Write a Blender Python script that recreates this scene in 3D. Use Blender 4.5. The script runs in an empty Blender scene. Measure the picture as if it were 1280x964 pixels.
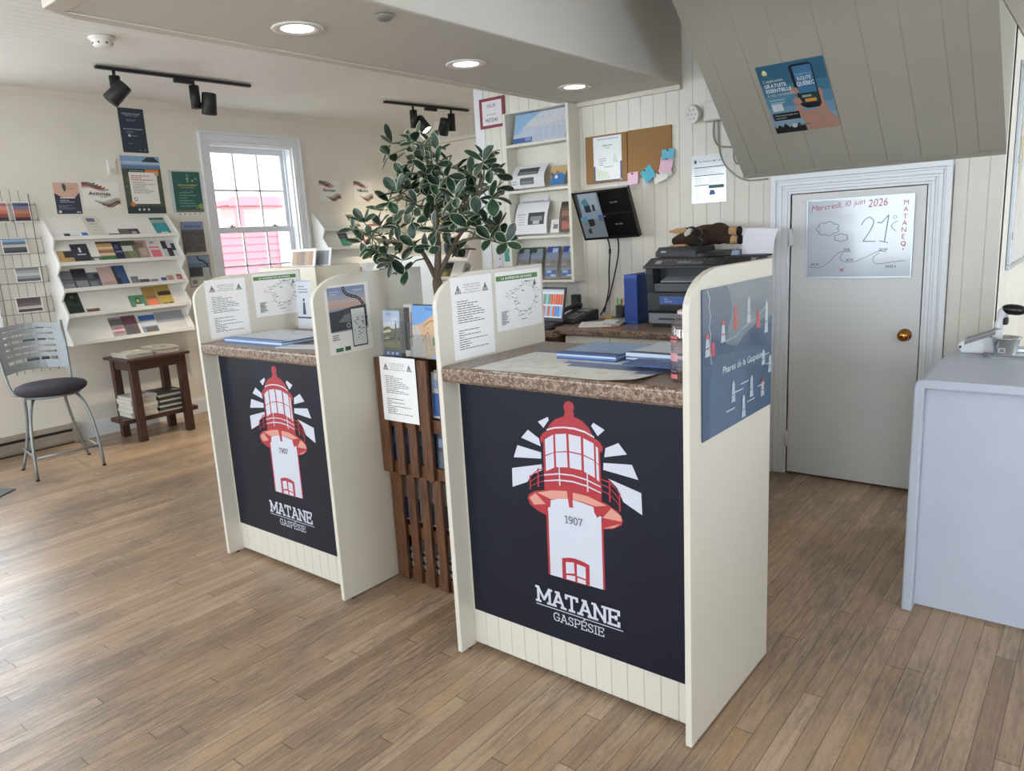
import bpy, bmesh, math, random
from mathutils import Vector, Matrix
random.seed(11)
SC = bpy.context.scene
COL = SC.collection

# ------------------------------------------------------------------ camera
CR = ((0.7802036, 0.6231772, -0.0541526), (0.0829319, -0.1888578, -0.9784963), (-0.6200037, 0.7589354, -0.1990288))
CAMPOS = (0.82928, -1.74160, 1.48332)
FPX = 923.82
cd = bpy.data.cameras.new('camera')
cam = bpy.data.objects.new('camera', cd)
COL.objects.link(cam)
cam.matrix_world = Matrix(((CR[0][0], -CR[1][0], -CR[2][0], CAMPOS[0]),
                           (CR[0][1], -CR[1][1], -CR[2][1], CAMPOS[1]),
                           (CR[0][2], -CR[1][2], -CR[2][2], CAMPOS[2]), (0, 0, 0, 1)))
cd.sensor_fit = 'HORIZONTAL'
cd.sensor_width = 36.0
cd.lens = FPX / 1280 * 36.0
cd.clip_start = 0.05
SC.camera = cam

# ------------------------------------------------------------------ look
SC.view_settings.view_transform = 'Standard'
try: SC.view_settings.look = 'None'
except Exception: pass
SC.view_settings.gamma = 1.0
SC.view_settings.use_curve_mapping = False
SC.view_settings.exposure = 0.0
try:
    SC.cycles.use_denoising = True
    SC.cycles.max_bounces = 10
    SC.cycles.diffuse_bounces = 6
    SC.cycles.sample_clamp_indirect = 6.0
    SC.cycles.caustics_reflective = False
    SC.cycles.caustics_refractive = False
except Exception: pass

# ------------------------------------------------------------------ world and lamps
W = bpy.data.worlds.new('daylight'); SC.world = W; W.use_nodes = True
bg = W.node_tree.nodes['Background']
bg.inputs[0].default_value = (0.82, 0.91, 1.0, 1)
bg.inputs[1].default_value = 7.5

def area(name, loc, rot, sx, sy, power, color):
    l = bpy.data.lights.new(name, 'AREA'); l.shape = 'RECTANGLE'; l.size = sx; l.size_y = sy
    l.energy = power; l.color = color
    o = bpy.data.objects.new(name, l); COL.objects.link(o); o.location = loc; o.rotation_euler = rot
    return o
def spot(name, loc, target, power, color, size=60, blend=.6, radius=.03):
    l = bpy.data.lights.new(name, 'SPOT'); l.energy = power; l.color = color
    l.spot_size = math.radians(size); l.spot_blend = blend; l.shadow_soft_size = radius
    o = bpy.data.objects.new(name, l); COL.objects.link(o); o.location = loc
    d = Vector(target) - Vector(loc); o.rotation_euler = d.to_track_quat('-Z', 'Y').to_euler()
    return o
DAY = (0.80, 0.90, 1.0)
HALF = math.pi / 2
# daylight entering through the shop windows behind the camera and along the left wall
for i, wx in enumerate((-4.2, -1.6, 1.4)):
    area('window_daylight_front', (wx, -5.42, 1.6), (HALF, 0, 0), 1.7, 1.5, 52, DAY)
area('window_daylight_left', (-5.74, -0.38, 1.62), (HALF, 0, -HALF), 1.0, 1.6, 16, DAY)
area('window_daylight_left', (-5.74, -3.0, 1.62), (HALF, 0, -HALF), 1.4, 1.6, 24, DAY)
area('window_daylight_right', (3.52, -1.5, 1.6), (HALF, 0, HALF), 1.8, 1.5, 20, DAY)
area('window_daylight_right', (3.52, 3.6, 1.6), (HALF, 0, HALF), 1.4, 1.4, 45, DAY)  # added light, source unseen, brightens the side wall past the corner
WARM = (1.0, 0.86, 0.66)

# ------------------------------------------------------------------ materials
def lin(h):
    h = h.lstrip('#'); out = []
    for i in (0, 2, 4):
        c = int(h[i:i+2], 16) / 255
        out.append(c / 12.92 if c <= .04045 else ((c + .055) / 1.055) ** 2.4)
    return (*out, 1)
_mc = {}
def C(h, rough=.55, metal=0, name='paint', spec=.5, coat=0):
    k = (h, rough, metal, spec, coat)
    if k in _mc: return _mc[k]
    m = bpy.data.materials.new('%s_%s' % (name, h.lstrip('#'))); m.use_nodes = True
    b = m.node_tree.nodes['Principled BSDF']
    b.inputs['Base Color'].default_value = lin(h); b.inputs['Roughness'].default_value = rough
    b.inputs['Metallic'].default_value = metal
    b.inputs['Specular IOR Level'].default_value = spec
    if coat: b.inputs['Coat Weight'].default_value = coat; b.inputs['Coat Roughness'].default_value = .08
    _mc[k] = m
    return m
def newmat(name):
    m = bpy.data.materials.new(name); m.use_nodes = True
    nt = m.node_tree; return m, nt, nt.nodes['Principled BSDF']
def nd(nt, t, **kw):
    n = nt.nodes.new(t)
    for k, v in kw.items():
        if k in n.bl_rna.properties: setattr(n, k, v)
        else: n.inputs[k].default_value = v
    return n
def ramp(nt, stops):
    r = nt.nodes.new('ShaderNodeValToRGB'); e = r.color_ramp.elements
    while len(e) < len(stops): e.new(.5)
    for i, (p, c) in enumerate(stops): e[i].position = p; e[i].color = c if len(c) == 4 else (*c, 1)
    return r
def noisy(name, cols, scale, rough=.5, detail=6, stretch=(1, 1, 1), bump=0, metal=0, spec=.5):
    m, nt, b = newmat(name)
    tc = nd(nt, 'ShaderNodeTexCoord'); mp = nd(nt, 'ShaderNodeMapping'); mp.inputs['Scale'].default_value = stretch
    nt.links.new(tc.outputs['Object'], mp.inputs['Vector'])
    n = nd(nt, 'ShaderNodeTexNoise', Scale=scale, Detail=detail); nt.links.new(mp.outputs[0], n.inputs['Vector'])
    k = len(cols); lo, hi = .3, .7
    r = ramp(nt, [(lo + (hi - lo) * i / max(1, k - 1), lin(c)) for i, c in enumerate(cols)])
    nt.links.new(n.outputs['Fac'], r.inputs[0]); nt.links.new(r.outputs[0], b.inputs['Base Color'])
    b.inputs['Roughness'].default_value = rough; b.inputs['Metallic'].default_value = metal
    b.inputs['Specular IOR Level'].default_value = spec
    if bump:
        bp = nd(nt, 'ShaderNodeBump', Strength=bump, Distance=.002)
        nt.links.new(n.outputs['Fac'], bp.inputs['Height']); nt.links.new(bp.outputs[0], b.inputs['Normal'])
    return m
WALL = noisy('cream_wall_paint', ['#d8d3c7', '#dbd6cb', '#ded9cf'], 3.0, .6)
WALLW = noisy('white_wall_paint', ['#d9d8d2', '#dddcd7'], 3.0, .55)
CEIL = noisy('white_ceiling_paint', ['#e6e4e0', '#eae8e4'], 2.0, .6)
SOFF = noisy('soffit_paint', ['#cbc7c0', '#cecac3'], 2.0, .65)
STAIRM = noisy('stair_board_paint_shaded', ['#9a968b', '#9e9a90'], 2.0, .6)  # base colour darkened to carry the shade of the downward-facing boards
TRIM = C('#dfe2e6', .4, name='white_gloss_paint')
DOORM = C('#d3d4d3', .45, name='door_paint')
PANEL = noisy('cream_panel_paint', ['#c9c4b7', '#ccc7bb'], 2.5, .42)
BOARD = C('#c9c5b9', .45, name='beadboard_paint')
LAMIN = noisy('brown_speckled_laminate', ['#2e221b', '#7a6351', '#4a382c', '#a08c7a', '#5b4638', '#b5a595'], 75, .3, 5)
CORK = noisy('cork', ['#7f5e3c', '#977349', '#8b6840', '#a47f56'], 120, .9, 5)
DWOOD = noisy('dark_stained_wood', ['#3c2416', '#5c3a24', '#6e4a2e'], 9, .45, 6, (14, 14, 1.2))
TWOOD = noisy('table_stained_wood', ['#35211a', '#432a20', '#4d3329'], 9, .4, 6, (14, 14, 1.2))
TTOP = noisy('table_top_wood', ['#35211a', '#432a20', '#4d3329'], 9, .4, 6, (1.2, 14, 14))
WCOUNT = noisy('white_counter_paint', ['#b3bac9', '#b7becd'], 5, .38)
STEEL = C('#8b9093', .45, .75, name='satin_steel')
CHROME = C('#d5d8dc', .12, 1, name='chrome')
BLACKM = C('#17181a', .5, name='black_metal')
WHITE = C('#f2f2f0', .6, name='white_paper')
PAPER = C('#e9e9ea', .55, name='laminated_paper')
INK = C('#26282c', .7, name='black_ink')
NAVY = noisy('navy_vinyl', ['#11141f', '#131624', '#161a28'], 4, .42, spec=.25)
RED = C('#a02a34', .38, name='red_vinyl')
WVIN = C('#c0c4d0', .38, name='white_vinyl')
SALM = C('#c98f80', .4, name='salmon_vinyl')
BRASS = C('#b07a3c', .18, 1, name='brass')

def floor_mat():
    m, nt, b = newmat('worn_narrow_floorboards')
    L = nt.links.new
    g = nd(nt, 'ShaderNodeNewGeometry'); sp = nd(nt, 'ShaderNodeSeparateXYZ'); L(g.outputs['Position'], sp.inputs[0])
    def M(op, a, bb=None, c=None):
        n = nt.nodes.new('ShaderNodeMath'); n.operation = op
        for i, v in enumerate((a, bb, c)):
            if v is None: continue
            if isinstance(v, (int, float)): n.inputs[i].default_value = v
            else: L(v, n.inputs[i])
        return n.outputs[0]
    xs = M('DIVIDE', sp.outputs['X'], .0575)
    row = M('FLOOR', xs); fx = M('FRACT', xs)
    wn = nd(nt, 'ShaderNodeTexWhiteNoise', noise_dimensions='1D'); L(row, wn.inputs['W'])
    ys = M('DIVIDE', M('ADD', sp.outputs['Y'], M('MULTIPLY', wn.outputs['Value'], 7.3)), 1.25)
    seg = M('FLOOR', ys); fy = M('FRACT', ys)
    cv = nd(nt, 'ShaderNodeCombineXYZ'); L(row, cv.inputs[0]); L(seg, cv.inputs[1])
    wn2 = nd(nt, 'ShaderNodeTexWhiteNoise', noise_dimensions='2D'); L(cv.outputs[0], wn2.inputs['Vector'])
    r1 = ramp(nt, [(0, lin('#957b62')), (.25, lin('#b0957a')), (.5, lin('#a2886e')), (.75, lin('#b89f85')), (1, lin('#a88b6d'))])
    L(wn2.outputs['Value'], r1.inputs[0])
    # long grain
    gv = nd(nt, 'ShaderNodeCombineXYZ'); L(M('MULTIPLY', sp.outputs['X'], 60), gv.inputs[0]); L(M('MULTIPLY', sp.outputs['Y'], 2.2), gv.inputs[1]); L(M('MULTIPLY', wn2.outputs['Value'], 40), gv.inputs[2])
    gn = nd(nt, 'ShaderNodeTexNoise', Scale=1.0, Detail=7, Roughness=.65); L(gv.outputs[0], gn.inputs['Vector'])
    gr = ramp(nt, [(.25, (.62, .6, .58)), (.5, (1, 1, 1)), (.75, (1.12, 1.1, 1.08))]); L(gn.outputs['Fac'], gr.inputs[0])
    mx = nd(nt, 'ShaderNodeMix', data_type='RGBA', blend_type='MULTIPLY'); mx.inputs[0].default_value = .8
    L(r1.outputs[0], mx.inputs[6]); L(gr.outputs[0], mx.inputs[7])
    # worn grey traffic patches, broken up
    wv = nd(nt, 'ShaderNodeCombineXYZ'); L(M('MULTIPLY', sp.outputs['X'], 1.5), wv.inputs[0]); L(M('MULTIPLY', sp.outputs['Y'], .8), wv.inputs[1])
    w1 = nd(nt, 'ShaderNodeTexNoise', Scale=1.6, Detail=3, Roughness=.5); L(wv.outputs[0], w1.inputs['Vector'])
    w2v = nd(nt, 'ShaderNodeCombineXYZ'); L(M('MULTIPLY', sp.outputs['X'], 85), w2v.inputs[0]); L(M('MULTIPLY', sp.outputs['Y'], 9), w2v.inputs[1])
    w2 = nd(nt, 'ShaderNodeTexNoise', Scale=1.0, Detail=8, Roughness=.7); L(w2v.outputs[0], w2.inputs['Vector'])
    wm = M('MULTIPLY', w1.outputs['Fac'], w2.outputs['Fac'])
    wr = ramp(nt, [(.2, (0, 0, 0)), (.34, (1, 1, 1))]); L(wm, wr.inputs[0])
    mx2 = nd(nt, 'ShaderNodeMix', data_type='RGBA', blend_type='MIX'); L(M('MULTIPLY', wr.outputs[0], .74), mx2.inputs[0])
    L(mx.outputs[2], mx2.inputs[6]); mx2.inputs[7].default_value = lin('#6f6256')
    # fine scuffs
    sv = nd(nt, 'ShaderNodeCombineXYZ'); L(M('MULTIPLY', sp.outputs['X'], 210), sv.inputs[0]); L(M('MULTIPLY', sp.outputs['Y'], 55), sv.inputs[1])
    sn = nd(nt, 'ShaderNodeTexNoise', Scale=1.0, Detail=6, Roughness=.75); L(sv.outputs[0], sn.inputs['Vector'])
    sr = ramp(nt, [(.36, (.6, .58, .56)), (.52, (1, 1, 1))]); L(sn.outputs['Fac'], sr.inputs[0])
    mxs = nd(nt, 'ShaderNodeMix', data_type='RGBA', blend_type='MULTIPLY'); mxs.inputs[0].default_value = .45; L(mx2.outputs[2], mxs.inputs[6]); L(sr.outputs[0], mxs.inputs[7])
    # joints
    edge = M('MAXIMUM', M('GREATER_THAN', M('ABSOLUTE', M('SUBTRACT', fx, .5)), .478), M('GREATER_THAN', M('ABSOLUTE', M('SUBTRACT', fy, .5)), .4985))
    mx3 = nd(nt, 'ShaderNodeMix', data_type='RGBA', blend_type='MIX'); L(M('MULTIPLY', edge, .7), mx3.inputs[0])
    L(mxs.outputs[2], mx3.inputs[6]); mx3.inputs[7].default_value = lin('#3d3026')
    L(mx3.outputs[2], b.inputs['Base Color'])
    rr = nd(nt, 'ShaderNodeMapRange'); L(w2.outputs['Fac'], rr.inputs['Value']); rr.inputs['To Min'].default_value = .2; rr.inputs['To Max'].default_value = .5
    L(rr.outputs[0], b.inputs['Roughness'])
    bp = nd(nt, 'ShaderNodeBump', Strength=.25, Distance=.002); L(M('SUBTRACT', gn.outputs['Fac'], edge), bp.inputs['Height']); L(bp.outputs[0], b.inputs['Normal'])
    return m
FLOORM = floor_mat()
def glass_mat(name='window_glass', tint=(1, 1, 1, 1), fac=.08):
    m = bpy.data.materials.new(name); m.use_nodes = True; nt = m.node_tree
    nt.nodes.remove(nt.nodes['Principled BSDF'])
    t = nd(nt, 'ShaderNodeBsdfTransparent'); t.inputs[0].default_value = tint
    g = nd(nt, 'ShaderNodeBsdfGlossy'); g.inputs['Roughness'].default_value = .02
    mx = nd(nt, 'ShaderNodeMixShader'); mx.inputs[0].default_value = fac
    nt.links.new(t.outputs[0], mx.inputs[1]); nt.links.new(g.outputs[0], mx.inputs[2])
    nt.links.new(mx.outputs[0], nt.nodes['Material Output'].inputs[0])
    return m
GLASS = glass_mat()
CLEAR = glass_mat('clear_plastic', (.95, .97, .98, 1), .12)
def emit(name, col, s):
    m = bpy.data.materials.new(name); m.use_nodes = True; nt = m.node_tree
    b = nt.nodes['Principled BSDF']; b.inputs['Base Color'].default_value = (0, 0, 0, 1)
    b.inputs['Emission Color'].default_value = col; b.inputs['Emission Strength'].default_value = s
    return m

# ------------------------------------------------------------------ mesh helpers
WL = {}; WM = {}
class MB:
    def __init__(s): s.v = []; s.f = []; s.mi = []; s.sm = []; s.mats = []
    def m(s, mat):
        if mat not in s.mats: s.mats.append(mat)
        return s.mats.index(mat)
    def face(s, pts, mat, smooth=False):
        n = len(s.v); s.v += [tuple(p) for p in pts]; s.f.append(tuple(range(n, n + len(pts)))); s.mi.append(s.m(mat)); s.sm.append(smooth)
    def mesh(s, vs, fs, mat, smooth=False):
        n = len(s.v); s.v += [tuple(p) for p in vs]; i = s.m(mat)
        for f in fs: s.f.append(tuple(n + k for k in f)); s.mi.append(i); s.sm.append(smooth)
        return s
    def box(s, a, b, mat, X=None):
        x0, y0, z0 = a; x1, y1, z1 = b
        vs = [(x0, y0, z0), (x1, y0, z0), (x1, y1, z0), (x0, y1, z0), (x0, y0, z1), (x1, y0, z1), (x1, y1, z1), (x0, y1, z1)]
        if X is not None: vs = [X @ Vector(v) for v in vs]
        return s.mesh(vs, [(0, 3, 2, 1), (4, 5, 6, 7), (0, 1, 5, 4), (1, 2, 6, 5), (2, 3, 7, 6), (3, 0, 4, 7)], mat)
    def prism(s, pts, ax, a0, a1, mat, X=None):
        # pts: 2-D outline; ax: axis of extrusion; 2-D coords map to remaining axes in order
        def mk(p, a):
            q = {'x': (a, p[0], p[1]), 'y': (p[0], a, p[1]), 'z': (p[0], p[1], a)}[ax]
            return X @ Vector(q) if X is not None else q
        n = len(pts); vs = [mk(p, a0) for p in pts] + [mk(p, a1) for p in pts]
        fs = [tuple(range(n - 1, -1, -1)), tuple(range(n, 2 * n))] + [(i, (i + 1) % n, n + (i + 1) % n, n + i) for i in range(n)]
        return s.mesh(vs, fs, mat)
    def tube(s, path, r, mat, n=10, closed=False):
        P = [Vector(p) for p in path]; R = r if isinstance(r, (list, tuple)) else [r] * len(P)
        vs = []; up = None
        for i, p in enumerate(P):
            if closed: d = P[(i + 1) % len(P)] - P[i - 1]
            else: d = P[min(i + 1, len(P) - 1)] - P[max(i - 1, 0)]
            d.normalize()
            if up is None: up = d.orthogonal().normalized()
            else: up = (up - d * up.dot(d)).normalized()
            q = d.cross(up)
            vs += [p + (up * math.cos(2 * math.pi * k / n) + q * math.sin(2 * math.pi * k / n)) * R[i] for k in range(n)]
        fs = []; m = len(P)
        for i in range(m if closed else m - 1):
            a = i * n; c = ((i + 1) % m) * n
            fs += [(a + k, a + (k + 1) % n, c + (k + 1) % n, c + k) for k in range(n)]
        s.mesh(vs, fs, mat, True)
        if not closed:
            k0 = len(s.v) - len(vs)
            s.f += [tuple(k0 + k for k in range(n - 1, -1, -1)), tuple(k0 + (m - 1) * n + k for k in range(n))]
            s.mi += [s.m(mat)] * 2; s.sm += [False] * 2
        return s
    def cyl(s, p0, p1, r, mat, n=16): return s.tube([p0, p1], r if isinstance(r, (list, tuple)) else [r, r], mat, n)
    def lathe(s, prof, mat, n=24, c=(0, 0, 0), X=None, smooth=True, cap=True):
        vs = []; fs = []
        for r, z in prof:
            for k in range(n):
                a = 2 * math.pi * k / n; p = Vector((c[0] + r * math.cos(a), c[1] + r * math.sin(a), c[2] + z))
                vs.append(X @ p if X is not None else p)
        for i in range(len(prof) - 1):
            for k in range(n): fs.append((i * n + k, i * n + (k + 1) % n, (i + 1) * n + (k + 1) % n, (i + 1) * n + k))
        s.mesh(vs, fs, mat, smooth)
        if not cap: return s
        k0 = len(s.v) - len(vs)
        if prof[0][0] > 1e-5: s.f.append(tuple(k0 + k for k in range(n - 1, -1, -1))); s.mi.append(s.m(mat)); s.sm.append(False)
        if prof[-1][0] > 1e-5: s.f.append(tuple(k0 + (len(prof) - 1) * n + k for k in range(n))); s.mi.append(s.m(mat)); s.sm.append(False)
        return s
    def build(s, name, parent=None, bevel=0, origin=None, matrix=None, clean=False):
        me = bpy.data.meshes.new(name)
        if matrix is not None: org = Vector((0, 0, 0))
        elif parent is not None: org = WL[parent]
        elif origin is not None: org = Vector(origin)
        else:
            xs = [v[0] for v in s.v]; ys = [v[1] for v in s.v]; zs = [v[2] for v in s.v]
            org = Vector(((min(xs) + max(xs)) / 2, (min(ys) + max(ys)) / 2, min(zs)))
        me.from_pydata([tuple(Vector(v) - org) for v in s.v], [], s.f)
        for m in s.mats: me.materials.append(m)
        me.polygons.foreach_set('material_index', s.mi); me.polygons.foreach_set('use_smooth', s.sm)
        if clean:
            b = bmesh.new(); b.from_mesh(me); bmesh.ops.remove_doubles(b, verts=b.verts, dist=1e-5); bmesh.ops.recalc_face_normals(b, faces=b.faces); b.to_mesh(me); b.free()
        me.update()
        o = bpy.data.objects.new(name, me); COL.objects.link(o)
        if matrix is not None:
            o.matrix_world = matrix
            WL[o] = matrix.translation.copy(); WM[o] = matrix.copy()
            if parent is not None:
                o.parent = parent; o.matrix_local = (WM[parent].inverted() if parent in WM else Matrix.Translation(-WL[parent])) @ matrix
        elif parent is not None: o.parent = parent; WL[o] = org
        else: o.location = org; WL[o] = org
        if bevel:
            md = o.modifiers.new('bevel', 'BEVEL'); md.width = bevel; md.segments = 2; md.limit_method = 'ANGLE'; md.angle_limit = math.radians(40)
        return o
def tag(o, label=None, cat=None, group=None, kind=None):
    if label: o['label'] = label
    if cat: o['category'] = cat
    if group: o['group'] = group
    if kind: o['kind'] = kind
    return o
def thing(name, loc, label, cat, group=None):
    o = bpy.data.objects.new(name, None); COL.objects.link(o); o.location = loc; o.empty_display_size = .05
    WL[o] = Vector(loc); return tag(o, label, cat, group)
def struct(o): o['kind'] = 'structure'; return o
def copy_tree(o, d, parent=None):
    c = o.copy(); COL.objects.link(c)
    if parent is None: c.location = Vector(o.location) + Vector(d)
    else: c.parent = parent
    for ch in list(o.children): copy_tree(ch, d, c)
    return c
def bx(name, a, b, mat, parent=None, bevel=0):
    q = MB(); q.box(a, b, mat); return q.build(name, parent, bevel)

# ------------------------------------------------------------------ lettering
_gl = {}
def _make_glyphs():
    chars = 'ABCDEFGHIJKLMNOPQRSTUVWXYZabcdefghijklmnopqrstuvwxyz0123456789-:.,\'/°?!&ÉÈÀÊÇéèàêçôùî'
    tmp = []
    for bold in (0, 1):
        for ch in chars:
            cu = bpy.data.curves.new('g', 'FONT'); cu.body = ch; cu.size = 1; cu.resolution_u = 3; cu.fill_mode = 'FRONT'
            cu.offset = .018 if bold else 0
            o = bpy.data.objects.new('g', cu); COL.objects.link(o); tmp.append((ch, bold, o, cu))
    bpy.context.view_layer.update()
    dg = bpy.context.evaluated_depsgraph_get()
    for ch, bold, o, cu in tmp:
        e = o.evaluated_get(dg); me = e.to_mesh()
        vs = [(v.co.x, v.co.y) for v in me.vertices]; fs = [tuple(p.vertices) for p in me.polygons]
        if vs: x0 = min(v[0] for v in vs); x1 = max(v[0] for v in vs)
        else: x0 = x1 = 0
        _gl[(ch, bold)] = ([(v[0] - x0, v[1]) for v in vs], fs, x1 - x0)
        e.to_mesh_clear()
    for ch, bold, o, cu in tmp:
        bpy.data.objects.remove(o); bpy.data.curves.remove(cu)
_make_glyphs()
SLAB = {
 'M': (1.05, [((.13, 0), (.13, 1)), ((.13, 1), (.525, .22)), ((.525, .22), (.92, 1)), ((.92, 1), (.92, 0))], [(.13, 0, .15), (.92, 0, .15), (.08, 1, .1), (.97, 1, .1)]),
 'A': (.95, [((.14, 0), (.475, 1)), ((.475, 1), (.81, 0)), ((.25, .33), (.7, .33))], [(.14, 0, .15), (.81, 0, .15), (.42, 1, .12)]),
 'T': (.84, [((.42, 0), (.42, 1)), ((.04, 1), (.8, 1)), ((.06, 1), (.06, .78)), ((.78, 1), (.78, .78))], [(.42, 0, .17)]),
 'N': (.92, [((.14, 0), (.14, 1)), ((.14, 1), (.76, 0)), ((.76, 0), (.76, 1))], [(.14, 0, .15), (.76, 1, .15), (.08, 1, .1)]),
 'E': (.8, [((.16, 0), (.16, 1)), ((.04, 0), (.72, 0)), ((.04, 1), (.72, 1)), ((.16, .52), (.55, .52)), ((.7, 0), (.7, .24)), ((.7, 1), (.7, .76)), ((.54, .42), (.54, .62))], []),
 'G': (.86, [((.72, .95), (.72, .72)), ((.72, .8), (.58, .96)), ((.58, .96), (.4, 1)), ((.4, 1), (.2, .9)), ((.2, .9), (.1, .65)), ((.1, .65), (.1, .35)), ((.1, .35), (.2, .1)), ((.2, .1), (.4, 0)), ((.4, 0), (.6, .03)), ((.6, .03), (.73, .14)), ((.73, .14), (.73, .45)), ((.45, .45), (.82, .45))], []),
 'S': (.74, [((.6, .95), (.6, .74)), ((.6, .82), (.48, .96)), ((.48, .96), (.32, 1)), ((.32, 1), (.15, .9)), ((.15, .9), (.13, .7)), ((.13, .7), (.28, .56)), ((.28, .56), (.5, .46)), ((.5, .46), (.62, .3)), ((.62, .3), (.58, .1)), ((.58, .1), (.38, 0)), ((.38, 0), (.22, .03)), ((.22, .03), (.1, .18)), ((.1, .05), (.1, .28))], []),
 'P': (.78, [((.16, 0), (.16, 1)), ((.04, 1), (.5, 1)), ((.5, 1), (.66, .9)), ((.66, .9), (.7, .73)), ((.7, .73), (.65, .55)), ((.65, .55), (.5, .46)), ((.5, .46), (.16, .46))], [(.16, 0, .16)]),
 'I': (.42, [((.2, 0), (.2, 1))], [(.2, 0, .16), (.2, 1, .16)]),
 '1': (.55, [((.3, 0), (.3, 1)), ((.3, 1), (.1, .85))], [(.3, 0, .18)]),
 '9': (.68, [((.58, .7), (.5, .94)), ((.5, .94), (.33, 1)), ((.33, 1), (.15, .92)), ((.15, .92), (.1, .7)), ((.1, .7), (.16, .5)), ((.16, .5), (.33, .42)), ((.33, .42), (.5, .5)), ((.5, .5), (.58, .7)), ((.58, .7), (.54, .3)), ((.54, .3), (.4, .05)), ((.4, .05), (.15, .03))], []),
 '0': (.7, [((.12, .3), (.12, .7)), ((.12, .7), (.2, .93)), ((.2, .93), (.34, 1)), ((.34, 1), (.48, .93)), ((.48, .93), (.57, .7)), ((.57, .7), (.57, .3)), ((.57, .3), (.48, .07)), ((.48, .07), (.34, 0)), ((.34, 0), (.2, .07)), ((.2, .07), (.12, .3))], []),
 '7': (.66, [((.1, 1), (.58, 1)), ((.1, 1), (.1, .82)), ((.58, 1), (.34, .5)), ((.34, .5), (.26, 0))], []),
}
SLAB['É'] = (SLAB['E'][0], SLAB['E'][1] + [((.35, 1.18), (.55, 1.36))], [])

class Sheet(MB):
    """flat printed thing: local x right, y up, z out of the page"""
    def __init__(s, w, h, base, t=.0012, back=None, edge=None):
        super().__init__(); s.w = w; s.h = h; s.k = 0; s.dz = .00004
        s.box((0, 0, -t), (w, h, 0), base)
    def up(s): s.k += 1; return s.k * s.dz
    def poly(s, pts, mat): z = s.up(); s.face([(x, y, z) for x, y in pts], mat); return s
    def rect(s, x, y, w, h, mat): return s.poly([(x, y), (x + w, y), (x + w, y + h), (x, y + h)], mat)
    def rf(s, x, y, w, h, mat): return s.rect(x * s.w, y * s.h, w * s.w, h * s.h, mat)
    def pf(s, pts, mat): return s.poly([(x * s.w, y * s.h) for x, y in pts], mat)
    def disc(s, x, y, r, mat, n=20, ry=None):
        ry = ry or r
        return s.poly([(x + r * math.cos(2 * math.pi * k / n), y + ry * math.sin(2 * math.pi * k / n)) for k in range(n)], mat)
    def stroke(s, pts, w, mat):
        z = s.up()
        for i_, (a, b) in enumerate(zip(pts, pts[1:])):
            z = s.k * s.dz + (i_ % 3) * 1.2e-5
            d = Vector(b) - Vector(a)
            if d.length < 1e-7: continue
            d.normalize(); n = Vector((-d.y, d.x)) * w / 2; e = d * w * .28
            A = Vector(a) - e; B = Vector(b) + e
            s.face([(*(A - n), z), (*(B - n), z), (*(B + n), z), (*(A + n), z)], mat)
        return s
    def text(s, t, x, y, h, mat, align='c', bold=0, fit=None, rot=0, shear=0):
        z = s.up(); pen = 0; items = []
        for ch in t:
            if ch == ' ': pen += .3; continue
            g = _gl.get((ch, bold)) or _gl[('-', bold)]
            items.append((g, pen)); pen += g[2] + .085
        W_ = max(pen - .085, .01); sy = h / .72; sx = sy
        if fit: sx = fit / W_
        ox = {'c': -W_ / 2, 'l': 0, 'r': -W_}[align]
        c, si = math.cos(rot), math.sin(rot); mi = s.m(mat)
        for g, p in items:
            n = len(s.v)
            for vx, vy in g[0]:
                a = (vx + p + ox + vy * shear) * sx; b = vy * sy
                s.v.append((x + a * c - b * si, y + a * si + b * c, z))
            for f in g[1]: s.f.append(tuple(n + k for k in f)); s.mi.append(mi); s.sm.append(False)
        return s
    def slab(s, t, x, y, h, w, mat, fit):
        tot = sum(SLAB[c][0] for c in t); k = fit / tot; pen = 0; z = s.up()
        wd = w * h
        for ch in t:
            adv, st, se = SLAB[ch]
            def T(p): return Vector((x + (pen + p[0]) * k, y + wd / 2 + p[1] * (h - wd)))
            segs = [(T(a), T(b)) for a, b in st] + [(T((cx - hw, cy)), T((cx + hw, cy))) for cx, cy, hw in se]
            for i, (a, b) in enumerate(segs):
                d = b - a; d.normalize(); ww = wd if i < len(st) and abs(d.y) > .3 else wd * .8
                n = Vector((-d.y, d.x)) * ww / 2; e = d * wd * .3
                A, B = a - e, b + e; z = s.k * s.dz + i * 1e-5
                s.face([(*(A - n), z), (*(B - n), z), (*(B + n), z), (*(A + n), z)], mat)
            pen += adv
        s.k += 5
        return s
    def lines(s, x, y, w, n, dy, th, mat, seed=0, lo=.45, hi=1.0):
        r = random.Random(seed); z = s.up()
        for i in range(n):
            pen = x; end = x + w * r.uniform(lo, hi); yy = y - i * dy
            while pen < end - .002:
                l = r.uniform(.012, .03) * w / .18
                l = min(l, end - pen)
                s.face([(pen, yy, z), (pen + l, yy, z), (pen + l, yy + th, z), (pen, yy + th, z)], mat); pen += l + .0035 * w / .18
        return s
    def place(s, name, O, right, up, parent=None):
        r = Vector(right).normalized(); u = Vector(up).normalized(); n = r.cross(u)
        M4 = Matrix(((r.x, u.x, n.x, O[0]), (r.y, u.y, n.y, O[1]), (r.z, u.z, n.z, O[2]), (0, 0, 0, 1)))
        return s.build(name, parent, matrix=M4)
XR, YR, ZU = (1, 0, 0), (0, 1, 0), (0, 0, 1)

# ================================================================== SETTING
XL, YB, YF, XRW, YS, ZC, ZS = -5.8, 2.554, 4.65, 3.6, -5.5, 2.79, 2.305
q = MB(); q.box((XL - .2, YS - .2, -.08), (XRW + .2, YF + .2, 0), FLOORM); struct(q.build('floor'))

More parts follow.
